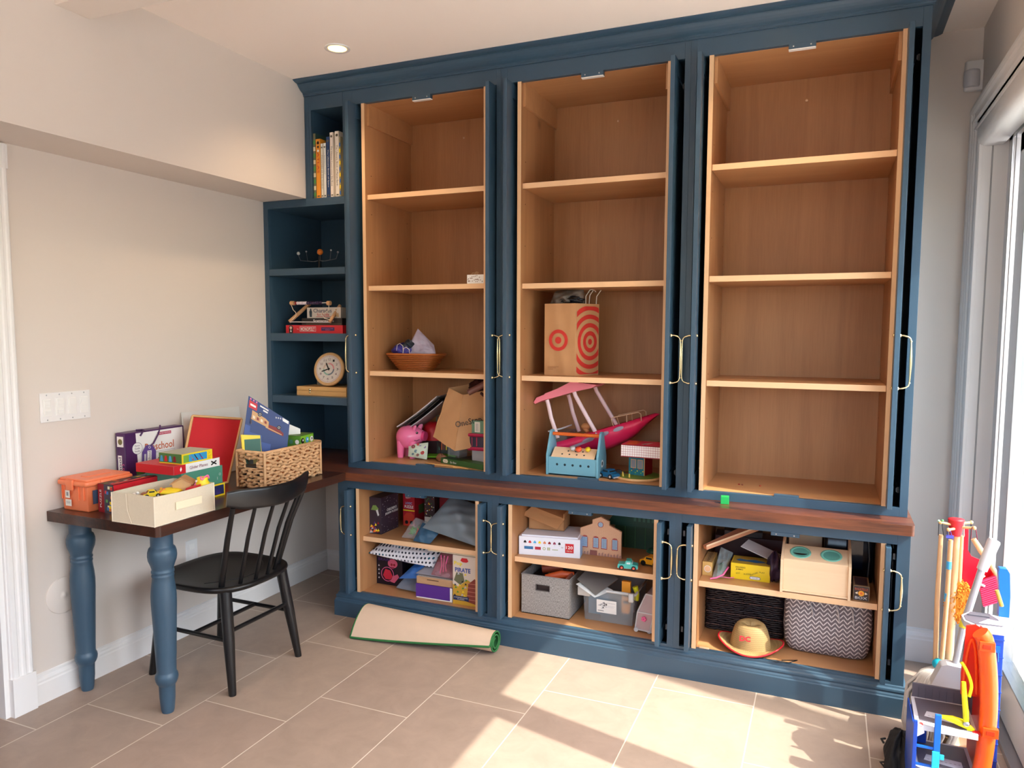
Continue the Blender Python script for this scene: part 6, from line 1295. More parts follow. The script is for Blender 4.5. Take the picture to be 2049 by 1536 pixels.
# toy factory front
FY = .112; pts = [(1.601, 0), (1.800, 0), (1.800, .125), (1.742, .150), (1.742, .168), (1.700, .186), (1.660, .170), (1.660, .150), (1.601, .125)]
t = thing('factory_front', 'flat toy factory front of pinkish brick with arched windows on the shelf', 'toy building', (1.70, FY, ZS))
q = MB(); q.prism([(x - 1.70, z) for x, z in pts], -.007, .007, 'y', BRICK); q.build('facade', t, bevel=.0008)
F = FR((0, -.0071, 0), (1, 0, 0), (0, 0, 1))
for k, x in enumerate((-.076, -.022, .018, .070)):
    q = MB(); q.poly(F, [(x - .015, .034), (x + .015, .034), (x + .015, .082), (x + .010, .090), (x, .093), (x - .010, .090), (x - .015, .082)], mat('window_rim', (180, 80, 70), .5), .0006); q.rect(F, x - .012, .038, .024, .046, mat('window_blue', (170, 196, 220), .4), .0010)
    for j in range(1, 4): q.rect(F, x - .012 + .006 * j, .038, .0008, .046, NAVY, .0013)
    for j in range(1, 7): q.rect(F, x - .012, .038 + .0066 * j, .024, .0008, NAVY, .0013)
    q.build('window', t)
q = MB(); q.ring(F, 0, .150, .0115, .014, _M['window_rim'], .0008, 24); q.disc(F, 0, .150, .0115, _M['window_blue'], .0008); [q.rect(F, -.010 + .005 * j, .140, .0008, .020, NAVY, .0012) for j in range(5)]; q.build('round_window', t)
q = MB()
for k in range(14): x = -.098 + .0145 * k; q.poly(F, [(x, 0), (x + .013, 0), (x + .011, .010 + .012 * ((k * 7) % 5) / 5), (x + .003, .014)], mat('bush_print', (176, 130, 116), .6), .0007)
q.rect(F, -.05, .0, .035, .024, mat('door_print', (140, 84, 76), .5), .001); q.build('printed_base', t)
toy_car('toy_pickup', 'teal wooden-looking toy pickup with orange base at the front of the middle shelf', (1.868, -.030, ZS), .16, mat('pickup_teal', (70, 180, 170), .35), .088, 'toy car', trimm=mat('bumper_orange', (236, 90, 60), .4), pickup=True, glass=mat('pale_pane', (200, 220, 220), .3))
toy_car('toy_taxi', 'yellow toy taxi behind the teal toy pickup on the middle shelf', (1.953, .065, ZS), -.25, mat('taxi_yellow', (244, 170, 30), .35), .098, trimm=BLACKPLASTIC)
t = thing('toy_station', 'dark green toy building standing deep on the right of the middle shelf', 'toy building', (1.84, .32, ZS))
q = MB(); DG = mat('dark_green', (16, 66, 50), .45); DG2 = mat('olive_dark', (24, 60, 30), .5); q.box(-.12, .145, -.03, .10, 0, .115, DG2); [q.box(-.12 + .05 * k, -.117 + .05 * k, -.033, -.03, 0, .115, mat('panel_line', (60, 110, 60), .5)) for k in range(6)]; q.build('walls', t, bevel=.001)
q = MB(); q.prism([(-.145, .115), (.148, .115), (.148, .13), (.13, .20), (-.10, .20), (-.145, .13)], -.06, .11, 'y', DG); q.build('roof', t, bevel=.002)
q = MB(); F = FR((-.12, -.0605, .13), (1, 0, 0), (0, 0, 1)); [q.rect(F, .1 + .022 * k, .012, .012, .034, mat('faded_green', (50, 100, 80), .5)) for k in range(7)]; q.build('roof_panes', t)
q = MB(); q.lathe([(.008, 0), (.03, .02), (.045, .022), (.03, .035), (.002, .038)], 12, DG); one(q, 'toy_lily_pad', 'small dark green toy piece beside the yellow taxi', 'toy part', (1.955, .14, ZS + .02))
# middle base cabinet, floor
t = thing('grey_fabric_bin', 'grey linen fabric bin with dark handle slot in the middle base cabinet', 'storage bin', (1.3475, -.010, ZB))
W, D, H = .240, .255, .190; q = MB()
FB = LINEN; sx0, sx1, sz0, sz1 = .074, .142, .120, .148
q.box(0, sx0, 0, .005, 0, H, FB); q.box(sx1, W, 0, .005, 0, H, FB); q.box(sx0, sx1, 0, .005, 0, sz0, FB); q.box(sx0, sx1, 0, .005, sz1, H, FB)
q.box(0, W, D - .005, D, 0, H, FB); q.box(0, .005, .005, D - .005, 0, H, FB); q.box(W - .005, W, .005, D - .005, 0, H, FB); q.box(0, W, 0, D, 0, .004, FB); q.build('bin_body', t)
q = MB()
for P in (((sx0, sz0), (sx1, sz0)), ((sx1, sz0), (sx1, sz1)), ((sx1, sz1), (sx0, sz1)), ((sx0, sz1), (sx0, sz0))): q.tube([(P[0][0], -.001, P[0][1]), (P[1][0], -.001, P[1][1])], .002, mat('slot_trim', (80, 76, 76), .6), 6)
o = q.build('handle_slot_trim', t)
q = MB(); q.tube([(0, 0, H), (W, 0, H), (W, D, H), (0, D, H), (0, 0, H)], .003, mat('bin_edge', (140, 134, 132), .8), 6); q.build('rim', t)
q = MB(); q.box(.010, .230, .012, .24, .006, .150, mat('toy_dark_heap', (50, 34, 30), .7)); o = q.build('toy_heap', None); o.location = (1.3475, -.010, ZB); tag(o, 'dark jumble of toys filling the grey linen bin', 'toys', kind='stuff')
for k, (lab, m, P) in enumerate((('orange curved track piece on top of the grey linen bin', mat('track_orange', (240, 104, 50), .4), [(1.45, .05, .295), (1.52, .07, .318), (1.57, .10, .308)]), ('pinkish tube end beside the orange track piece in the grey linen bin', mat('tube_salmon', (200, 130, 110), .5), [(1.56, .02, .300), (1.565, .10, .310)]), ('dark orange track piece further back in the grey linen bin', mat('track_rust', (170, 70, 36), .5), [(1.40, .13, .31), (1.50, .15, .325)]))):
    q = MB(); q.tube(P, .020 if k != 1 else .017, m, 12, flat=.6); one(q, 'track_piece', lab, 'toy track', (0, 0, 0), 0, 'track pieces in the grey linen bin')
q = MB(); q.prism([(-.02, 0), (.02, 0), (0, .03)], -.01, .01, 'y', mat('olive_toy', (130, 150, 60), .5)); one(q, 'toy_cone', 'small olive toy cone in the middle of the grey linen bin', 'toy', (1.455, .07, .288))
t = thing('clear_storage_bin', 'clear plastic storage bin with white paper label in the middle base cabinet', 'storage bin', (1.765, .035, ZB))
BD = mat('bin_clear', (196, 202, 206), .18, alpha=.38); q = MB(); rs = []
for z, k in ((0, .0), (.006, .002), (.145, .012), (.150, .013)): rs.append([(x * (1 + k * 6), .12 + (y - .12) * (1 + k * 4), z) for x, y in ((-.112, .0), (.108, .0), (.113, .008), (.113, .24), (.105, .245), (-.105, .245), (-.117, .24), (-.117, .008))])
q.rings(rs, BD, True, True, False); q.add(rs[0], [tuple(range(8))], BD); q.build('tub', t)
q = MB(); LP2 = [(-.124, -.008), (.124, -.008), (.124, .252), (-.124, .252)]
FRO = mat('frosted_lip', (206, 206, 204), .3); q.tube([(x, y, .150) for x, y in LP2 + LP2[:1]], .007, FRO, 6); q.build('lip', t)
for x, s_ in ((-.115, .03), (.108, .012)):
    q = MB(); q.rbox(x - s_, x + s_, -.024, -.006, .118, .158, .004, FRO); q.build('latch', t)
q = MB(); F = FR((-.055, -.0095, .046), (1, 0, 0), (0, -.05, 1)); q.rect(F, 0, 0, .094, .062, WHITE, .001)
for k in range(16): q.poly(F, [(a_, b_) for a_, b_ in ((lambda a, b: ((a, b), (a + .010, b + .001), (a + .004, b + .008)))(.006 + .036 * rnd.random(), .018 + rnd.random() * .03))], (GREY, BLACK, LGREY)[k % 3], .0016 + k * .00002)
q.text(F, 'STORAGE BOX', .070, .050, .038, GREY, height=.004, z=.002); q.rect(F, .052, .036, .036, .0014, LGREY, .002); q.rect(F, .052, .030, .030, .0014, LGREY, .002); q.rect(F, .006, .008, .028, .004, GREY, .002); o = q.build('paper_label', t)
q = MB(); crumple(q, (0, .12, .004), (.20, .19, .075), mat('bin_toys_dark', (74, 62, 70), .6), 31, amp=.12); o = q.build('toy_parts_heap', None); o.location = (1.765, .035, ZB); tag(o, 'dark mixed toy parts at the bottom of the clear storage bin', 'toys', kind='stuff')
q = MB(); q.box(-.020, .020, -.006, .014, 0, .150, mat('digger_amber', (240, 160, 40), .4)); q.box(-.014, .014, -.0075, -.006, .045, .060, BLACK); q.box(-.014, .014, -.0075, -.006, .080, .088, BLACK); one(q, 'toy_digger', 'amber toy digger arm standing up out of the clear storage bin', 'toy part', (1.838, .065, .180), 0, bevel=.002)
q = MB(); q.tube([(0, 0, 0), (.004, 0, .03), (-.006, .0, .062)], [.012, .010, .014], mat('toy_lime', (226, 230, 40), .4), 10); one(q, 'toy_part', 'lime yellow toy part beside the amber digger arm in the clear storage bin', 'toy part', (1.883, .075, .245))
for k, (P, m, lab) in enumerate((([(1.625, -.005, .335), (1.725, -.035, .285), (1.79, .10, .325), (1.66, .13, .372)], mat('bag_grey', (110, 108, 106), .35), 'dark grey film-wrapped packet on top of the clear storage bin'), ([(1.620, -.015, .312), (1.718, -.035, .268), (1.78, .05, .285), (1.66, .06, .325)], mat('bag_pale', (206, 208, 206), .3), 'pale film edge under the dark grey packet on the clear storage bin'))):
    q = MB(); panel(q, P, .006, m) if k == 0 else pillow(q, P, .02, m, 8, .5, 33); one(q, 'film_packet', lab, 'packet', (0, 0, 0), 0, 'packets on the clear storage bin', bevel=0)
q = MB(); q.box(-.10, .0, .0, .01, .0, .10, mat('blue_insert', (120, 170, 200), .3, alpha=.7)); one(q, 'blue_packet', 'pale blue packet seen through the left side of the clear storage bin', 'packet', (1.755, .075, .150))
t = thing('doll_carriage', 'pale clear plastic toy case with pink flower by the right door, middle base cabinet', 'toy case', (1.93, .02, ZB))
q = MB(); q.rings([[(-.030, -.03, .01), (.055, -.045, .01), (.055, .12, .01), (-.02, .12, .01)], [(-.020, -.03, .09), (.055, -.04, .09), (.055, .12, .09), (-.01, .12, .09)], [(.010, .0, .165), (.055, -.01, .165), (.055, .12, .165), (.015, .12, .165)]], mat('case_clear', (226, 204, 208), .2, alpha=.55), False); q.build('shell', t)
q = MB()
for p, p2 in (((-.030, -.03, .01), (-.020, -.03, .09)), ((-.020, -.03, .09), (.055, -.04, .09)), ((-.020, -.03, .09), (.010, 0, .165)), ((-.030, -.03, .01), (.055, -.045, .01)), ((.010, 0, .165), (.055, -.01, .165)), ((.04, -.042, .01), (.055, -.04, .09))): q.tube([p, p2], .0035, LGREY, 6)
q.build('frame', t)
q = MB(); [q.ball((.012 + .007 * cos(k * 2 * pi / 5), -.042, .065 + .007 * sin(k * 2 * pi / 5)), .006, PINK, 8, 6) for k in range(5)]; q.build('flower', t)
q = MB(); crumple(q, (.02, .04, .012), (.06, .10, .06), mat('rose_toys', (190, 80, 110), .5), 41); q.build('pink_contents', t)
for x in (-.024, .035): q = MB(); q.T = T(x, -.036, .010) @ RX(pi / 2); q.lathe([(.010, -.003), (.010, .003)], 14, LGREY); q.build('wheel', t)
# ================================================================ right base cabinet, shelf
q = MB(); w_, d_, h_ = .042, .16, .060; q.box(0, w_, 0, d_, 0, h_, mat('pencil_gold', (214, 172, 100), .5)); F = frames(w_, d_, h_); q.disc(F['f'], .023, .030, .013, mat('badge_peach', (240, 190, 140), .5)); q.ring(F['f'], .023, .030, .013, .015, WHITE, .001)
for k in range(14): q.rect(F['t'], .005, .012 + .010 * k, .032, .004, (mat('ink_brown', (90, 60, 36), .5), CREAM)[k % 2])
q.text(F['t'], 'BALANCING BLOCKS', .021, .08, .14, _M['ink_brown'], rot=pi / 2, height=.012, z=.0012)
one(q, 'slim_game_box', 'slim golden game box at the left end of the right base cabinet shelf', 'game box', (2.184, .022, ZS), 0, bevel=.0008)
q = MB(); pillow(q, [(2.232, -.020, .423), (2.275, -.005, .432), (2.300, .14, .500), (2.245, .14, .520)], .042, mat('zip_film', (190, 200, 200), .2, alpha=.35), 12, .5, 51); one(q, 'zip_bag', 'clear zip bag with pink zipper beside the slim golden box', 'zip bag')
q = MB(); crumple(q, (0, 0, 0), (.032, .07, .045), mat('bag_green', (70, 110, 80), .5), 52); one(q, 'craft_bits', 'green craft bits inside the clear zip bag beside the slim golden box', 'craft bits', (2.262, .055, .425))
q = MB(); q.tube([(2.225, -.025, .424), (2.25, -.015, .428), (2.275, .0, .440), (2.29, .05, .46)], .0038, PINK, 6); q.tube([(2.272, -.005, .432), (2.30, .0, .430), (2.318, .03, .425)], .0016, PINK, 5); one(q, 'pink_zipper', 'bright pink zipper edge of the clear bag beside the slim golden box', 'zipper')
q = MB(); w_, d_, h_ = .160, .115, .068; YB_ = mat('box_yellow', (240, 206, 24), .4); q.box(0, w_, 0, d_, 0, h_, YB_); F = frames(w_, d_, h_); INK = mat('ink_dark', (44, 40, 30), .5)
q.text(F['f'], 'BOB & FRIENDS', .040, .052, .040, INK, height=.007); q.text(F['f'], 'JUMBO', .036, .042, .030, INK, height=.007, bold=.02); q.text(F['f'], 'EGG', .03, .026, .016, INK, rot=.2, height=.006); q.text(F['f'], 'PUZZLE', .068, .026, .028, INK, rot=.15, height=.006); q.text(F['f'], 'MIXTURE', .095, .030, .034, INK, rot=.5, height=.006); q.text(F['f'], 'PLAY', .128, .040, .022, INK, height=.006)
q.poly(F['f'], [(.100 + .0 + .022 * math.copysign(abs(cos(t_)) ** .5, cos(t_)), .012 + .0065 * math.copysign(abs(sin(t_)) ** .6, sin(t_))) for t_ in [2 * pi * k / 24 for k in range(24)]], PURPLE, .0008); q.poly(F['f'], [(.100 + .020 * math.copysign(abs(cos(t_)) ** .5, cos(t_)), .012 + .005 * math.copysign(abs(sin(t_)) ** .6, sin(t_))) for t_ in [2 * pi * k / 24 for k in range(24)]], WHITE, .0012); q.text(F['f'], 'TOY SET', .100, .012, .026, PURPLE, height=.004, z=.0016)
q.rect(F['t'], .004, .004, w_ - .008, d_ - .008, mat('top_tan', (190, 160, 60), .5)); q.poly(F['t'], [(.015, .05), (.03, .07), (.06, .06), (.09, .075), (.13, .06), (.14, .045), (.10, .03), (.07, .04), (.03, .035)], mat('bird_blue', (50, 110, 170), .5), .001); q.text(F['t'], 'PUZZLE MIX', .09, .090, .11, RED, height=.014, z=.0014)
one(q, 'yellow_box', 'bright yellow toy box with blue picture on top on the right base cabinet shelf', 'toy box', (2.303, .030, ZS), .0, bevel=.0008)
t = thing('wooden_drop_box', 'pale wooden sorting box with two teal-rimmed holes on the right base cabinet shelf', 'wooden toy', (2.638, .0, ZS))
x0, x1 = -.130, .132; q = MB()
for xx in (x0, x1 - .010): q.prism([(-.068, 0), (.16, 0), (.16, .190), (.145, .192), (.05, .180), (-.050, .145), (-.068, .135)], xx, xx + .010, 'x', PLYW); q.build('side_panel', t, bevel=.0015) if xx == x0 else None; q = MB() if xx == x0 else q
q.build('side_panel', t, bevel=.0015)
q = MB(); q.box(x0 + .010, x1 - .010, -.058, -.048, .012, .138, PLYW); q.build('front_panel', t, bevel=.001); q = MB(); q.box(x0 + .010, x1 - .010, -.062, .155, .004, .012, PLYW); q.build('base_panel', t, bevel=.001)
TPF = FR((x0 + .010, -.058, .138), (1, 0, 0), (0, .105, .036)); q = MB(); q.T = TPF; q.box(0, .242, 0, .108, -.008, 0, PLYW); q.build('top_panel', t, bevel=.001)
for x in (.062, .178):
    q = MB(); q.T = TPF @ T(x, .056, 0); q.lathe([(.030, .0002), (.031, .002), (.040, .002), (.041, .0004)], 32, mat('mint_rim', (120, 190, 170), .4), caps=False); I4 = Matrix.Identity(4); q.disc(I4, 0, 0, .0305, mat('mint_deep', (90, 160, 146), .5), .0008, 28); q.poly(I4, [(.026 * cos(a_), -.008 + .012 * sin(a_)) for a_ in [pi + pi * k / 10 for k in range(11)]], BLACK, .0014) if x < .1 else None; o = q.build('hole_rim', t); o['label'] = 'teal hole rim'
t = thing('wooden_frame_box', 'second pale wooden box standing behind the teal-rimmed sorting box', 'wooden toy', (2.60, .25, ZS))
q = MB(); q.box(-.075, .06, .0, .1, 0, .205, PLYW); q.build('body', t, bevel=.001); q = MB(); F = FR((-.075, -.0002, 0), (1, 0, 0), (0, 0, 1)); q.rect(F, .030, .165, .09, .030, mat('frame_recess', (190, 150, 110), .5)); q.build('recess', t)
q = MB(); w_, d_, h_ = .058, .12, .060; q.box(0, w_, 0, d_, 0, h_, mat('match_kraft', (140, 110, 80), .5)); F = frames(w_, d_, h_); q.rect(F['f'], .002, .002, w_ - .004, h_ - .004, mat('match_dark', (60, 44, 40), .5)); q.text(F['f'], 'BAGATELLE', w_ / 2, .047, .046, mat('match_rust', (196, 84, 50), .5), height=.009, z=.0012); q.disc(F['f'], w_ / 2, .030, .011, mat('match_amber', (244, 170, 50), .5), .0012); q.disc(F['f'], w_ / 2, .030, .0045, ORANGE, .0016); q.poly(F['f'], [(.006, .030), (.016, .036), (.016, .026)], CREAM, .0012); q.poly(F['f'], [(.052, .030), (.042, .036), (.042, .026)], CREAM, .0012); q.text(F['f'], 'BOX', w_ / 2, .012, .044, LGREY, height=.011, z=.0012, bold=.02); q.rect(F['t'], .006, .01, w_ - .012, d_ - .02, mat('match_top', (60, 34, 36), .5))
one(q, 'matchbox_game', 'small dark vintage-style game box beside the wooden sorting box', 'game box', (2.780, -.045, ZS), 0, bevel=.0006)
t = thing('black_appliance', 'glossy black box-shaped thing in the back right of the right base cabinet shelf', 'black box', (2.765, .26, ZS))
q = MB(); q.rbox(-.095, .095, -.08, .14, 0, .215, .015, mat('gloss_black', (10, 12, 22), .2)); q.build('body', t); q = MB(); q.box(-.01, .055, -.082, -.079, .06, .18, mat('dark_screen', (22, 26, 44), .1)); q.build('screen', t); q = MB(); q.tube([(.075, -.088, .02), (.080, -.088, .11), (.072, -.088, .20)], .003, mat('dark_trim', (80, 78, 80), .4), 6); q.build('trim_bar', t)
q = MB(); panel(q, [(2.188, .0, .560), (2.205, -.02, .5585), (2.46, .25, .630), (2.40, .29, .634)], .014, mat('slat_wood', (206, 146, 112), .5)); q.add([(2.205, -.02, .5585), (2.46, .25, .63), (2.46, .25, .638), (2.205, -.02, .566)], [(0, 1, 2, 3)], PLYW); one(q, 'wooden_plank', 'reddish wooden slat lying at an angle above the slim golden box', 'wooden board')
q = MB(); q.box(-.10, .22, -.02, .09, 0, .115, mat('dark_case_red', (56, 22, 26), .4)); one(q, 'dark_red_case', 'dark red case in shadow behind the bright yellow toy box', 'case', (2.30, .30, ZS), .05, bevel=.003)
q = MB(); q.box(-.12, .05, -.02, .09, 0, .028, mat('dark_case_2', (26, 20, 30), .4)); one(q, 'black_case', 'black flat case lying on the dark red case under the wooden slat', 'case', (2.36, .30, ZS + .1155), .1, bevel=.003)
for k in range(3):
    q = MB(); panel(q, [(2.335 + .03 * k, .10 + .03 * k, .545 - .010 * k), (2.475 + .02 * k, .085 + .03 * k, .498 + .004 * k), (2.50, .16, .510), (2.36 + .02 * k, .17, .560 - .008 * k)], .003, (LGREY, GREY, mat('tool_slate', (90, 90, 100), .4))[k]); one(q, 'scraper', ('light grey flat craft tool, topmost behind the yellow box', 'mid grey flat craft tool, middle of three behind the yellow box', 'slate flat craft tool, lowest of three behind the yellow box')[k], 'craft tool', (0, 0, 0), 0, 'flat tools behind the yellow box')
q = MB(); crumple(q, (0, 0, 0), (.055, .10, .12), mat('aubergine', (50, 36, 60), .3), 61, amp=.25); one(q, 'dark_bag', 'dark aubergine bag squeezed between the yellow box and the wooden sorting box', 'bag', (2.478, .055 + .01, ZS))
# ================================================================ right base cabinet, floor
t = thing('dark_wicker_hamper', 'dark brown wicker box behind the straw hat', 'basket', (0, 0, 0))
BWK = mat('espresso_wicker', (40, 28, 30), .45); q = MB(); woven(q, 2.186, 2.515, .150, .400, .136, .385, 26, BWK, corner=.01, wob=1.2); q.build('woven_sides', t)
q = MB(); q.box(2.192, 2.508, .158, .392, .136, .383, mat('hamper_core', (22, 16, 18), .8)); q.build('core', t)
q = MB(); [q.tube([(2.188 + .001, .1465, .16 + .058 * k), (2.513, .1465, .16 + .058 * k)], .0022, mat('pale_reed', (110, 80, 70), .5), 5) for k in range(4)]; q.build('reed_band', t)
# straw hat
t = thing('straw_hat', 'child-size straw cowboy hat with red edging and letters DC', 'hat', (2.395, .005, ZB), .0)
def hat_r(a): return .108 * (1 + .10 * cos(2 * a))
q = MB(); rs = []
for u in [k / 10 for k in range(11)]:                     # brim, turned up at the sides
    ring = []
    for j in range(64):
        a = 2 * pi * j / 64; r0_ = .076; r1_ = .122 + .010 * cos(2 * a); r = r0_ + (r1_ - r0_) * u; lift = .030 * (u ** 1.7) * (abs(cos(a)) ** 2.2); ring.append((r * cos(a) * 1.0, r * .88 * sin(a), .012 - .008 * u * (abs(sin(a)) ** 2) + lift))
    rs.append(ring)
q.rings(rs, STRAW, True, True, False); q.build('brim', t).modifiers.new('solid', 'SOLIDIFY').thickness = .003
q = MB(); rs = []
for z, k in ((.008, 1.04), (.025, 1.0), (.060, .93), (.095, .82), (.115, .70), (.124, .55), (.126, .35), (.124, .15), (.122, .02)):
    ring = []
    for j in range(64):
        a = 2 * pi * j / 64; rx, ry = .082 * k, .066 * k; pinch = 0
        if z > .09: pinch = .026 * (1 - min(1, abs(sin(a)) * 1.6)) * 0 + .030 * max(0, 1 - k) * (1 - abs(sin(a)) * .6)
        zz = z - pinch - (.012 * max(0, cos(a + pi / 2)) * (k < .9)); ring.append((rx * cos(a), ry * sin(a), zz))
    rs.append(ring)
q.rings(rs, STRAW, True, True, True); q.build('crown', t)
q = MB(); q.tube([((.122 + .010 * cos(2 * a)) * cos(a), (.122 + .010 * cos(2 * a)) * .88 * sin(a), .013 - .008 * (abs(sin(a)) ** 2) + .030 * (abs(cos(a)) ** 2.2)) for a in [2 * pi * j / 72 for j in range(72)]], .0036, RED, 6, closed=True); o = q.build('edging', t); o['label'] = 'red brim edging'
q = MB(); F = FR((-.008, -.0715, .048), (1, .10, .0), (0, .22, 1)); q.text(F, 'DC', -.008, .018, .044, RED, height=.022, z=.001, bold=.05); q.build('lettering', t)
q = MB(); q.tube([(.06, -.09, .006), (.11, -.10, .003), (.16, -.085, .003), (.19, -.05, .003), (.13, -.075, .003)], .0018, BLACK, 6); q.build('chin_cord', t)
# zigzag bag
t = thing('zigzag_basket', 'soft grey and white zigzag woven basket bag at the right of the base cabinet floor', 'basket', (2.692, .155, ZB))
q = MB(); rs = []
for z, k, ky in ((.0, .86, .80), (.008, .93, .92), (.035, .99, 1.0), (.10, 1.02, 1.05), (.17, 1.02, 1.02), (.235, 1.0, .95), (.243, .97, .92), (.236, .93, .88)):
    ring = []
    for j in range(72):
        a = 2 * pi * j / 72; c_, s_ = cos(a), sin(a); rr = 1 / (abs(c_) ** 5 + abs(s_) ** 5) ** .2; w_ = 1 + .012 * sin(5 * a + z * 30)
        ring.append((.168 * k * c_ * rr * w_, .115 * ky * s_ * rr * w_, z))
    rs.append(ring)
q.rings(rs, ZIG, True, True, True); q.build('woven_body', t)
for k, x in enumerate((-.055, .045, .10)):
    q = MB(); q.tube([(x - .02, -.108, .232), (x - .006, -.119, .205), (x, -.122, .170 - .01 * k)], .0035, mat('twisted_cord', (190, 184, 184), .8), 6); q.build('cord', t)
q = MB(); q.box(2.195, 2.235, -.080, -.070, ZB + .0002, ZB + .004, PLYW); one(q, 'wood_offcut', 'thin wooden strip on the cabinet floor in front of the dark wicker box', 'wood strip')
# ================================================================ cleaning set and toy garage by the glass door
BEECH = mat('beech_turned', (214, 168, 122), .45, var=.06, vscale=15)
t, I = wthing('cleaning_set_stand', 'wooden stand with red top and pegs holding toy cleaning tools by the glass door', 'stand', (3.100, -.18, 0))
q = wq(I); q.T = I @ T(3.100, -.18, 0); q.lathe([(.095, 0), (.097, .004), (.097, .016), (.092, .022), (.02, .024)], 36, BEECH); q.build('base', t)
q = wq(I); q.tube([(3.100, -.18, .02), (3.100, -.18, .765)], .0135, BEECH, 18); q.build('pole', t)
q = wq(I); q.T = I @ T(3.098, -.18, .752); q.lathe([(.0185, 0), (.0185, .004), (.0265, .056), (.026, .060), (.002, .061)], 26, RED); o = q.build('top_cap', t); o['label'] = 'red tapered top cap'
for a, b in (((3.085, -.19, .792), (3.046, -.205, .800)), ((3.09, -.20, .780), (3.068, -.235, .783)), ((3.112, -.19, .785), (3.150, -.21, .792)), ((3.112, -.175, .795), (3.148, -.16, .800))):
    q = wq(I); d_ = Vector(b) - Vector(a); q.tube([a, tuple(Vector(a) + d_ * .8), b], [.0045, .0045, .0045], PLYW2, 10); q.ball(b, .0068, PLYW2, 10, 8); q.build('peg', t)
def loop(q, top, bot, m, r=.0014, w=.008): q.tube([(bot[0] - w, bot[1], bot[2]), (top[0] - w * .6, top[1], top[2] - .004), top, (top[0] + w * .6, top[1], top[2] - .004), (bot[0] + w, bot[1], bot[2])], r, m, 5)
# toy broom, leftmost
t, I = wthing('toy_broom', 'leftmost wooden toy broom handle hanging from the cleaning stand', 'toy broom', (3.052, -.205, .2), None)
q = wq(I); q.tube([(3.050, -.205, .755), (3.048, -.21, .52), (3.055, -.215, .18)], [.0072, .0082, .0085], BEECH, 14); q.build('handle', t)
q = wq(I); loop(q, (3.046, -.207, .806), (3.050, -.205, .752), BLACK); q.ball((3.040, -.208, .806), .004, mat('mint_bead', (170, 220, 180), .4), 8, 6); q.ball((3.052, -.208, .808), .004, mat('leaf_bead', (90, 190, 110), .4), 8, 6); q.build('hanging_cord', t)
q = wq(I); q.box(3.025, 3.090, -.232, -.205, .155, .185, BEECH); q.build('head', t, bevel=.004)
q = wq(I)
for k in range(20): q.tube([(3.028 + .003 * k, -.22, .157), (3.024 + .0035 * k, -.222, .085)], .0014, mat('bristle_tan', (190, 170, 140), .7), 5)
q.build('bristles', t)
# toy mop with turquoise collar and grey strands
t, I = wthing('toy_mop', 'toy mop with turquoise ball collar and grey cotton head beside the cabinet', 'toy mop', (3.068, -.23, .05))
q = wq(I); q.tube([(3.078, -.225, .745), (3.076, -.228, .52), (3.070, -.23, .30)], [.0078, .0078, .0078], BEECH, 14); q.build('handle', t)
for z0, z1 in ((.640, .668), (.522, .552)):
    q = wq(I); k = (.745 - (z0 + z1) / 2) / .45; q.T = I @ T(3.0775 - .004 * k, -.2265, z0); q.lathe([(.0086, 0), (.0086, z1 - z0)], 16, SKYB); o = q.build('band', t); o['label'] = 'blue paper band'
q = wq(I); loop(q, (3.068, -.236, .786), (3.078, -.226, .742), mat('cord_violet', (60, 50, 130), .5)); q.box(3.062, 3.086, -.232, -.226, .752, .762, mat('tag_violet_small', (80, 80, 180), .4)); q.build('hanging_cord', t)
q = wq(I); q.ball((3.067, -.23, .288), (.027, .027, .022), mat('collar_turquoise', (20, 170, 200), .35), 20, 12); o = q.build('collar', t); o['label'] = 'turquoise ball collar'
q = wq(I); MOPM = mat('mop_cotton', (196, 190, 184), .9, bump=.4, bscale=200); rr_ = random.Random(8)
for k in range(46):
    a = 2 * pi * k / 46; R_ = .075 + .02 * rr_.random(); cx, cy = 3.045, -.25
    q.tube([(3.067 + .016 * cos(a), -.23 + .016 * sin(a), .275), (cx + .05 * cos(a) + .01, cy + .05 * sin(a), .255), (cx + R_ * .9 * cos(a), cy + R_ * .8 * sin(a), .18 + .03 * rr_.random()), (cx + R_ * cos(a + .1), cy + R_ * .9 * sin(a + .1), .07), (cx + R_ * .8 * cos(a), cy + R_ * .8 * sin(a), .012 + .02 * rr_.random())], .0062, MOPM, 5)
q.build('cotton_head', t)
# dustpan, duster, hand brush
t, I = wthing('toy_dustpan', 'bright red toy dustpan hanging behind the duster on the cleaning stand', 'toy dustpan', (3.16, -.12, .6))
RP = mat('dustpan_red', (214, 14, 44), .35)
q = wq(I); q.prism([(3.132, .770), (3.146, .770), (3.148, .690), (3.160, .668), (3.196, .655), (3.222, .632), (3.226, .545), (3.105, .545), (3.100, .640), (3.128, .668), (3.134, .690)], -.128, -.124, 'y', RP); q.build('pan', t, bevel=.001)
q = wq(I); q.box(3.100, 3.103, -.165, -.124, .545, .64, RP); q.box(3.223, 3.226, -.165, -.124, .545, .63, RP); q.build('rim', t, bevel=.001)
t, I = wthing('toy_duster', 'fluffy mustard-orange toy duster hanging in the middle of the cleaning stand', 'toy duster', (3.118, -.17, .44))
CH = mat('chenille', (224, 146, 44), .95); q = wq(I); q.ball((3.118, -.17, .508), (.034, .020, .075), CH, 20, 14); rr_ = random.Random(4)
for k in range(520):
    a = rr_.random() * 2 * pi; v = rr_.uniform(-1, 1); cc = math.sqrt(1 - v * v * .75); p = (3.118 + .036 * cc * cos(a), -.17 + .022 * cc * sin(a), .508 + .080 * v)
    d_ = (cos(a) * .006 + rr_.uniform(-.003, .003), sin(a) * .006, rr_.uniform(-.008, .003)); q.tube([p, (p[0] + d_[0], p[1] + d_[1], p[2] + d_[2])], .0026, CH, 4)
q.build('fluff', t)
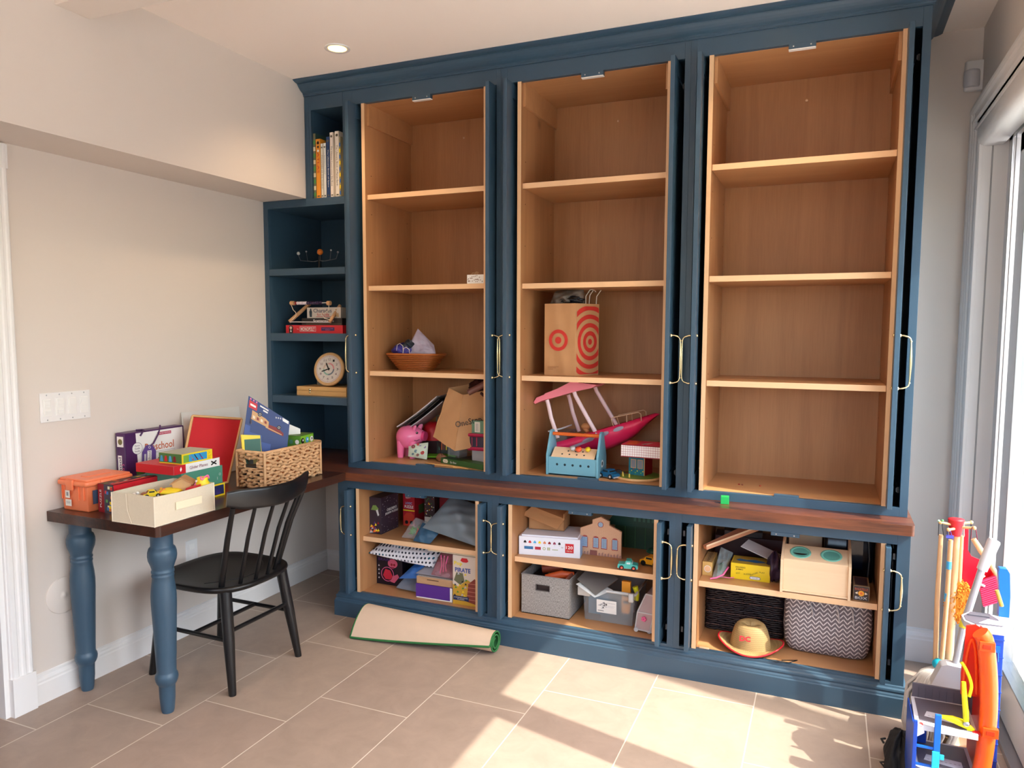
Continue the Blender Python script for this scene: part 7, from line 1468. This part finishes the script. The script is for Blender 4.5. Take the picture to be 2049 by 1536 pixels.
q = wq(I); q.tube([(3.120, -.17, .58), (3.118, -.175, .752)], .0072, BEECH, 12); q.build('handle', t); q = wq(I); loop(q, (3.118, -.178, .80), (3.118, -.176, .75), CREAM); q.build('hanging_cord', t)
t, I = wthing('toy_hand_brush', 'toy hand brush with pink bristles and curved wooden handle right of the stand', 'toy brush', (3.2, -.2, .5))
q = wq(I); q.tube([(3.150, -.205, .752), (3.175, -.205, .712), (3.203, -.205, .672), (3.226, -.205, .632), (3.240, -.205, .58), (3.247, -.205, .520)], [.0085, .010, .009, .0075, .012, .008], BEECH, 14, flat=.8); q.build('handle', t)
q = wq(I)
for i in range(13):
    for j in range(3):
        s_ = i / 12; b0 = Vector((3.224 + .018 * s_, -.212 + .007 * j, .628 - .085 * s_)); q.tube([tuple(b0), tuple(b0 + Vector((-.052, -.004, -.030 + .004 * s_)))], .0028, mat('bristle_pink', (222, 50, 96), .6), 5)
q.build('bristles', t)
q = wq(I); loop(q, (3.148, -.21, .797), (3.152, -.206, .750), mat('cord_maroon', (120, 20, 50), .5), w=.010); q.build('hanging_cord', t)
q = MB(); q.tube([(3.188, -.215, .628), (3.168, -.22, .612), (3.170, -.22, .598), (3.19, -.215, .590)], .0045, mat('seafoam', (170, 224, 208), .35), 8); one(q, 'mint_ring_handle', 'small mint plastic ring handle between the red dustpan and the white tube', 'toy part')
# toy vacuum: white grip, grey tube, square head
t, I = wthing('toy_vacuum', 'toy stick vacuum with white grip and grey tube leaning across the cleaning stand', 'toy vacuum', (3.10, -.34, .28))
q = wq(I); q.tube([(3.196, -.30, .778), (3.1935, -.30, .772), (3.163, -.305, .672)], [.0175, .0200, .0165], mat('grip_white', (212, 208, 210), .3), 20); q.build('grip', t)
q = wq(I); q.tube([(3.163, -.305, .676), (3.118, -.32, .485)], [.0115, .0115], mat('tube_silver', (190, 190, 194), .3, .3), 16); q.tube([(3.117, -.32, .482), (3.092, -.35, .335)], [.0105, .0105], _M['tube_silver'], 16); q.build('tube', t)
q = wq(I); q.tube([(3.1195, -.319, .492), (3.115, -.322, .468)], .0135, mat('band_yellow', (236, 216, 60), .4), 16); o = q.build('collar', t); o['label'] = 'yellow collar'
q = wq(I); q.prism([(3.048, .345), (3.066, .352), (3.115, .348), (3.122, .335), (3.108, .262), (3.020, .272)], -.385, -.335, 'y', mat('head_silver', (206, 204, 206), .35)); q.build('floor_head', t, bevel=.004)
# toy garage
GB = mat('garage_blue', (20, 70, 176), .35); GB2 = mat('garage_bright_blue', (12, 104, 214), .35); GG = mat('garage_grey', (92, 86, 96), .45); GW = mat('garage_white', (206, 206, 214), .4); CO = mat('chute_orange', (255, 92, 24), .32); CR = mat('loop_red', (226, 40, 20), .35); YL = mat('lever_yellow', (232, 226, 20), .35)
t, I = wthing('toy_garage', 'big multi-level toy car garage with orange chute and blue towers by the glass door', 'toy garage', (3.07, -.60, 0))
q = wq(I); q.box(3.166, 3.206, -.47, -.42, .0, .545, GB)
for k in range(9): q.box(3.164, 3.208, -.472, -.418, .03 + .058 * k, .033 + .058 * k, mat('seam_blue', (16, 60, 150), .4))
q.build('back_tower', t, bevel=.002)
q = wq(I); q.box(3.178, 3.196, -.476, -.468, .455, .475, GB2); q.tube([(3.190, -.474, .455), (3.192, -.474, .425)], .0022, GB2, 6); q.build('tower_hook', t)
q = wq(I); q.prism([(3.080, -.50), (3.110, -.455), (3.165, -.455), (3.206, -.48), (3.208, -.56), (3.196, -.585), (3.105, -.59), (3.080, -.55)], .553, .572, 'z', GW); q.prism([(3.086, -.505), (3.112, -.461), (3.162, -.461), (3.180, -.50), (3.180, -.565), (3.11, -.572), (3.086, -.545)], .572, .5735, 'z', GG)
q.prism([(3.118, -.56), (3.190, -.56), (3.190, -.525), (3.150, -.515), (3.140, -.53)], .5738, .5745, 'z', GW); q.prism([(3.095, -.50), (3.118, -.468), (3.155, -.468), (3.158, -.50)], .574, .577, 'z', mat('deck_slate', (90, 88, 98), .5)); q.build('upper_deck', t, bevel=.0015)
q = wq(I); q.prism([(3.188, .572), (3.216, .572), (3.216, .640), (3.211, .715), (3.203, .728), (3.183, .728), (3.180, .715), (3.186, .660)], -.468, -.440, 'y', GB2); q.build('upper_tower', t, bevel=.002)
q = wq(I); q.prism([(3.190, .622), (3.150, .700), (3.156, .703), (3.198, .60)], -.478, -.470, 'y', PLYW2) if False else q.tube([(3.176, -.478, .66), (3.192, -.48, .61)], .006, mat('sticker_tan', (206, 160, 70), .5), 6); q.build('sticker_strip', t)
# orange chute: curved half-round band
q = wq(I); pth = [(3.100, .590), (3.112, .572), (3.119, .535), (3.126, .480), (3.131, .420), (3.1335, .350), (3.132, .280), (3.128, .210), (3.119, .130), (3.105, .06), (3.088, .02)]
def sm(P, n=6):
    out = []
    for i in range(len(P) - 1):
        p0, p1, p2, p3 = P[max(i - 1, 0)], P[i], P[i + 1], P[min(i + 2, len(P) - 1)]
        for k in range(n):
            t_ = k / n; out.append(tuple(.5 * (2 * p1[j] + (p2[j] - p0[j]) * t_ + (2 * p0[j] - 5 * p1[j] + 4 * p2[j] - p3[j]) * t_ ** 2 + (3 * p1[j] - p0[j] - 3 * p2[j] + p3[j]) * t_ ** 3) for j in range(len(p1))))
    return out + [P[-1]]
q.tube([(x, -.690, z) for x, z in sm(pth)], .0235, CO, 14, flat=1.15); q.build('orange_chute', t)
for z, x in ((.560, 3.113), (.300, 3.134)):
    q = wq(I); q.box(x - .018, x + .022, -.722, -.706, z - .014, z + .014, mat('chute_clip', (240, 80, 20), .35)); q.box(x - .010, x + .012, -.7235, -.7215, z - .006, z + .007, mat('clip_dark', (190, 50, 10), .4)); q.build('chute_clip', t, bevel=.002)
# red loop panel behind the chute
q = wq(I); q.prism([(3.079, .572), (3.104, .580), (3.134, .562), (3.140, .50), (3.138, .352), (3.074, .352), (3.072, .42), (3.077, .50)], -.600, -.592, 'y', CR); arc = sm([(3.080, -.60, .36), (3.083, -.60, .46), (3.094, -.60, .530), (3.106, -.60, .50), (3.113, -.60, .42), (3.116, -.60, .36)]); q.tube(arc, .004, CO, 6); q.build('loop_panel', t, bevel=.001)
q = wq(I); q.prism([(-.685, .03), (-.49, .03), (-.47, .30), (-.48, .50), (-.52, .565), (-.60, .575), (-.66, .53), (-.685, .40)], 3.118, 3.123, 'x', CR); q.build('loop_side', t, bevel=.001)
# middle wall and decks
q = wq(I); q.box(2.948, 3.135, -.535, -.527, .262, .335, GG); [q.box(2.965 + .02 * k, 2.967 + .02 * k, -.5365, -.535, .27, .325, mat('groove_slate', (84, 78, 88), .5)) for k in range(8)]; q.build('middle_wall', t, bevel=.001)
def deck(nm, x0, x1, y0, y1, z, lab=None):
    q = wq(I); q.prism([(x0, y0 + .02), (x0 + .02, y0), (x1, y0), (x1, y1), (x0 + .005, y1)], z - .016, z, 'z', GW); q.prism([(x0 + .014, y0 + .03), (x1 - .01, y0 + .012), (x1 - .01, y1 - .01), (x0 + .014, y1 - .01)], z, z + .0012, 'z', GG); q.prism([(x0 + .03, y0 + .06), (x1 - .03, y0 + .04), (x1 - .03, y0 + .085), (x0 + .04, y0 + .095)], z + .0012, z + .002, 'z', GW)
    for k in range(9): q.box(x0 + .04 + .012 * k, x0 + .046 + .012 * k, y0 + .065, y0 + .067, z + .002, z + .0026, GREY)
    q.build(nm, t, bevel=.001)
deck('ramp_deck', 2.940, 3.105, -.725, -.535, .290); deck('ramp_deck', 2.945, 3.110, -.725, -.535, .150); deck('ramp_deck', 2.945, 3.112, -.725, -.535, .045)
q = wq(I); q.prism([(3.060, .13), (3.072, .13), (3.098, .05), (3.086, .05)], -.735, -.60, 'y', GG); q.build('side_ramp', t)
for x, z1 in ((2.934, .305), (2.990, .335)):
    q = wq(I); q.box(x, x + (.011 if x < 2.95 else .017), -.737, -.727, .0, z1, GB2 if x > 2.95 else GB); q.build('front_column', t, bevel=.0015)
q = wq(I); q.box(2.934, 2.938, -.727, -.55, .0, .29, GB); [q.box(2.945, 2.990, -.733, -.728, z, z + .008, GB2) for z in (.222, .165, .10, .05)]; q.box(2.938, 2.992, -.56, -.552, 0, .27, GB); q.build('blue_frame', t, bevel=.001)
q = wq(I); q.box(2.986, 3.006, -.742, -.737, .155, .222, mat('lift_cyan', (40, 190, 240), .35)); q.box(3.006, 3.018, -.742, -.737, .200, .216, _M['lift_cyan']); q.build('lift_block', t, bevel=.0015)
q = wq(I); q.tube(sm([(3.055, -.70, .495), (3.070, -.70, .470), (3.084, -.70, .430), (3.080, -.70, .392)]), .0048, YL, 8, flat=.6); q.build('yellow_lever', t)
q = wq(I); q.tube([(3.062, -.71, .440), (3.066, -.71, .395), (3.072, -.71, .345), (3.074, -.71, .318)], [.006, .0075, .008, .008], YL, 8, flat=.6); q.build('yellow_lever', t)
q = wq(I); q.ball((3.075, -.712, .312), (.010, .006, .008), STEEL, 10, 8); q.build('lever_hinge', t)
q = wq(I); q.tube([(3.012, -.70, .316), (3.040, -.70, .314), (3.070, -.70, .306), (3.096, -.70, .290)], [.006, .011, .013, .007], YL, 10, flat=.8); q.box(3.078, 3.098, -.708, -.70, .270, .292, YL); q.build('yellow_launcher', t)
q = wq(I); q.box(3.092, 3.112, -.715, -.70, .282, .292, RED); q.build('red_catch', t)
q = wq(I); q.disc(FR((2.955, -.7255, .292), (1, 0, 0), (0, .6, 1)), 0, .0, .006, mat('logo_red', (220, 70, 60), .5), .001); q.prism([(2.942, .250), (2.965, .268), (2.962, .290), (2.941, .296)], -.729, -.7255, 'y', GW); q.build('flame_panel', t)
q = wq(I); q.box(3.075, 3.19, -.66, -.50, .055, .075, mat('garage_mauve', (190, 170, 184), .4)); q.box(3.09, 3.205, -.50, -.43, .0, .03, mat('base_navy', (30, 50, 120), .4)); q.build('rear_base', t, bevel=.002)
# black bag and brown shoe on the floor between cabinet and garage
t, I = wthing('black_bag', 'crumpled black fabric bag on the floor between the cabinet and the toy garage', 'bag', (2.925, -.46, 0))
q = wq(I); BF = mat('black_fabric', (20, 20, 24), .7, bump=.5, bscale=60); 
def bagp(u, v):
    a = 2 * pi * u; b = v * pi / 2; r = 1 + .13 * sin(5 * a + 2) + .10 * sin(9 * a + 9 * v) + .06 * sin(17 * a)
    return (2.932 + .050 * cos(b) * cos(a) * r, -.47 + .12 * cos(b) * sin(a) * r, .118 * sin(b) * (1 + .12 * sin(4 * a) + .06 * sin(13 * a + 5 * v)))
q.grid(56, 16, bagp, BF); q.build('bag_body', t)
q = wq(I); q.tube([(2.885, -.43, .075), (2.872, -.445, .078), (2.880, -.455, .070)], .004, BLACK, 6); q.tube([(2.89, -.50, .03), (2.868, -.50, .024), (2.885, -.52, .015)], .004, BLACK, 6); q.build('strap', t)
q = MB(); q.rbox(-.032, .032, -.014, .014, 0, .022, .010, mat('shoe_brown', (150, 78, 54), .5)); one(q, 'brown_toy_block', 'small reddish-brown rounded block on the floor at the foot of the cabinet corner', 'toy block', (2.955, -.265, .0), -.1)
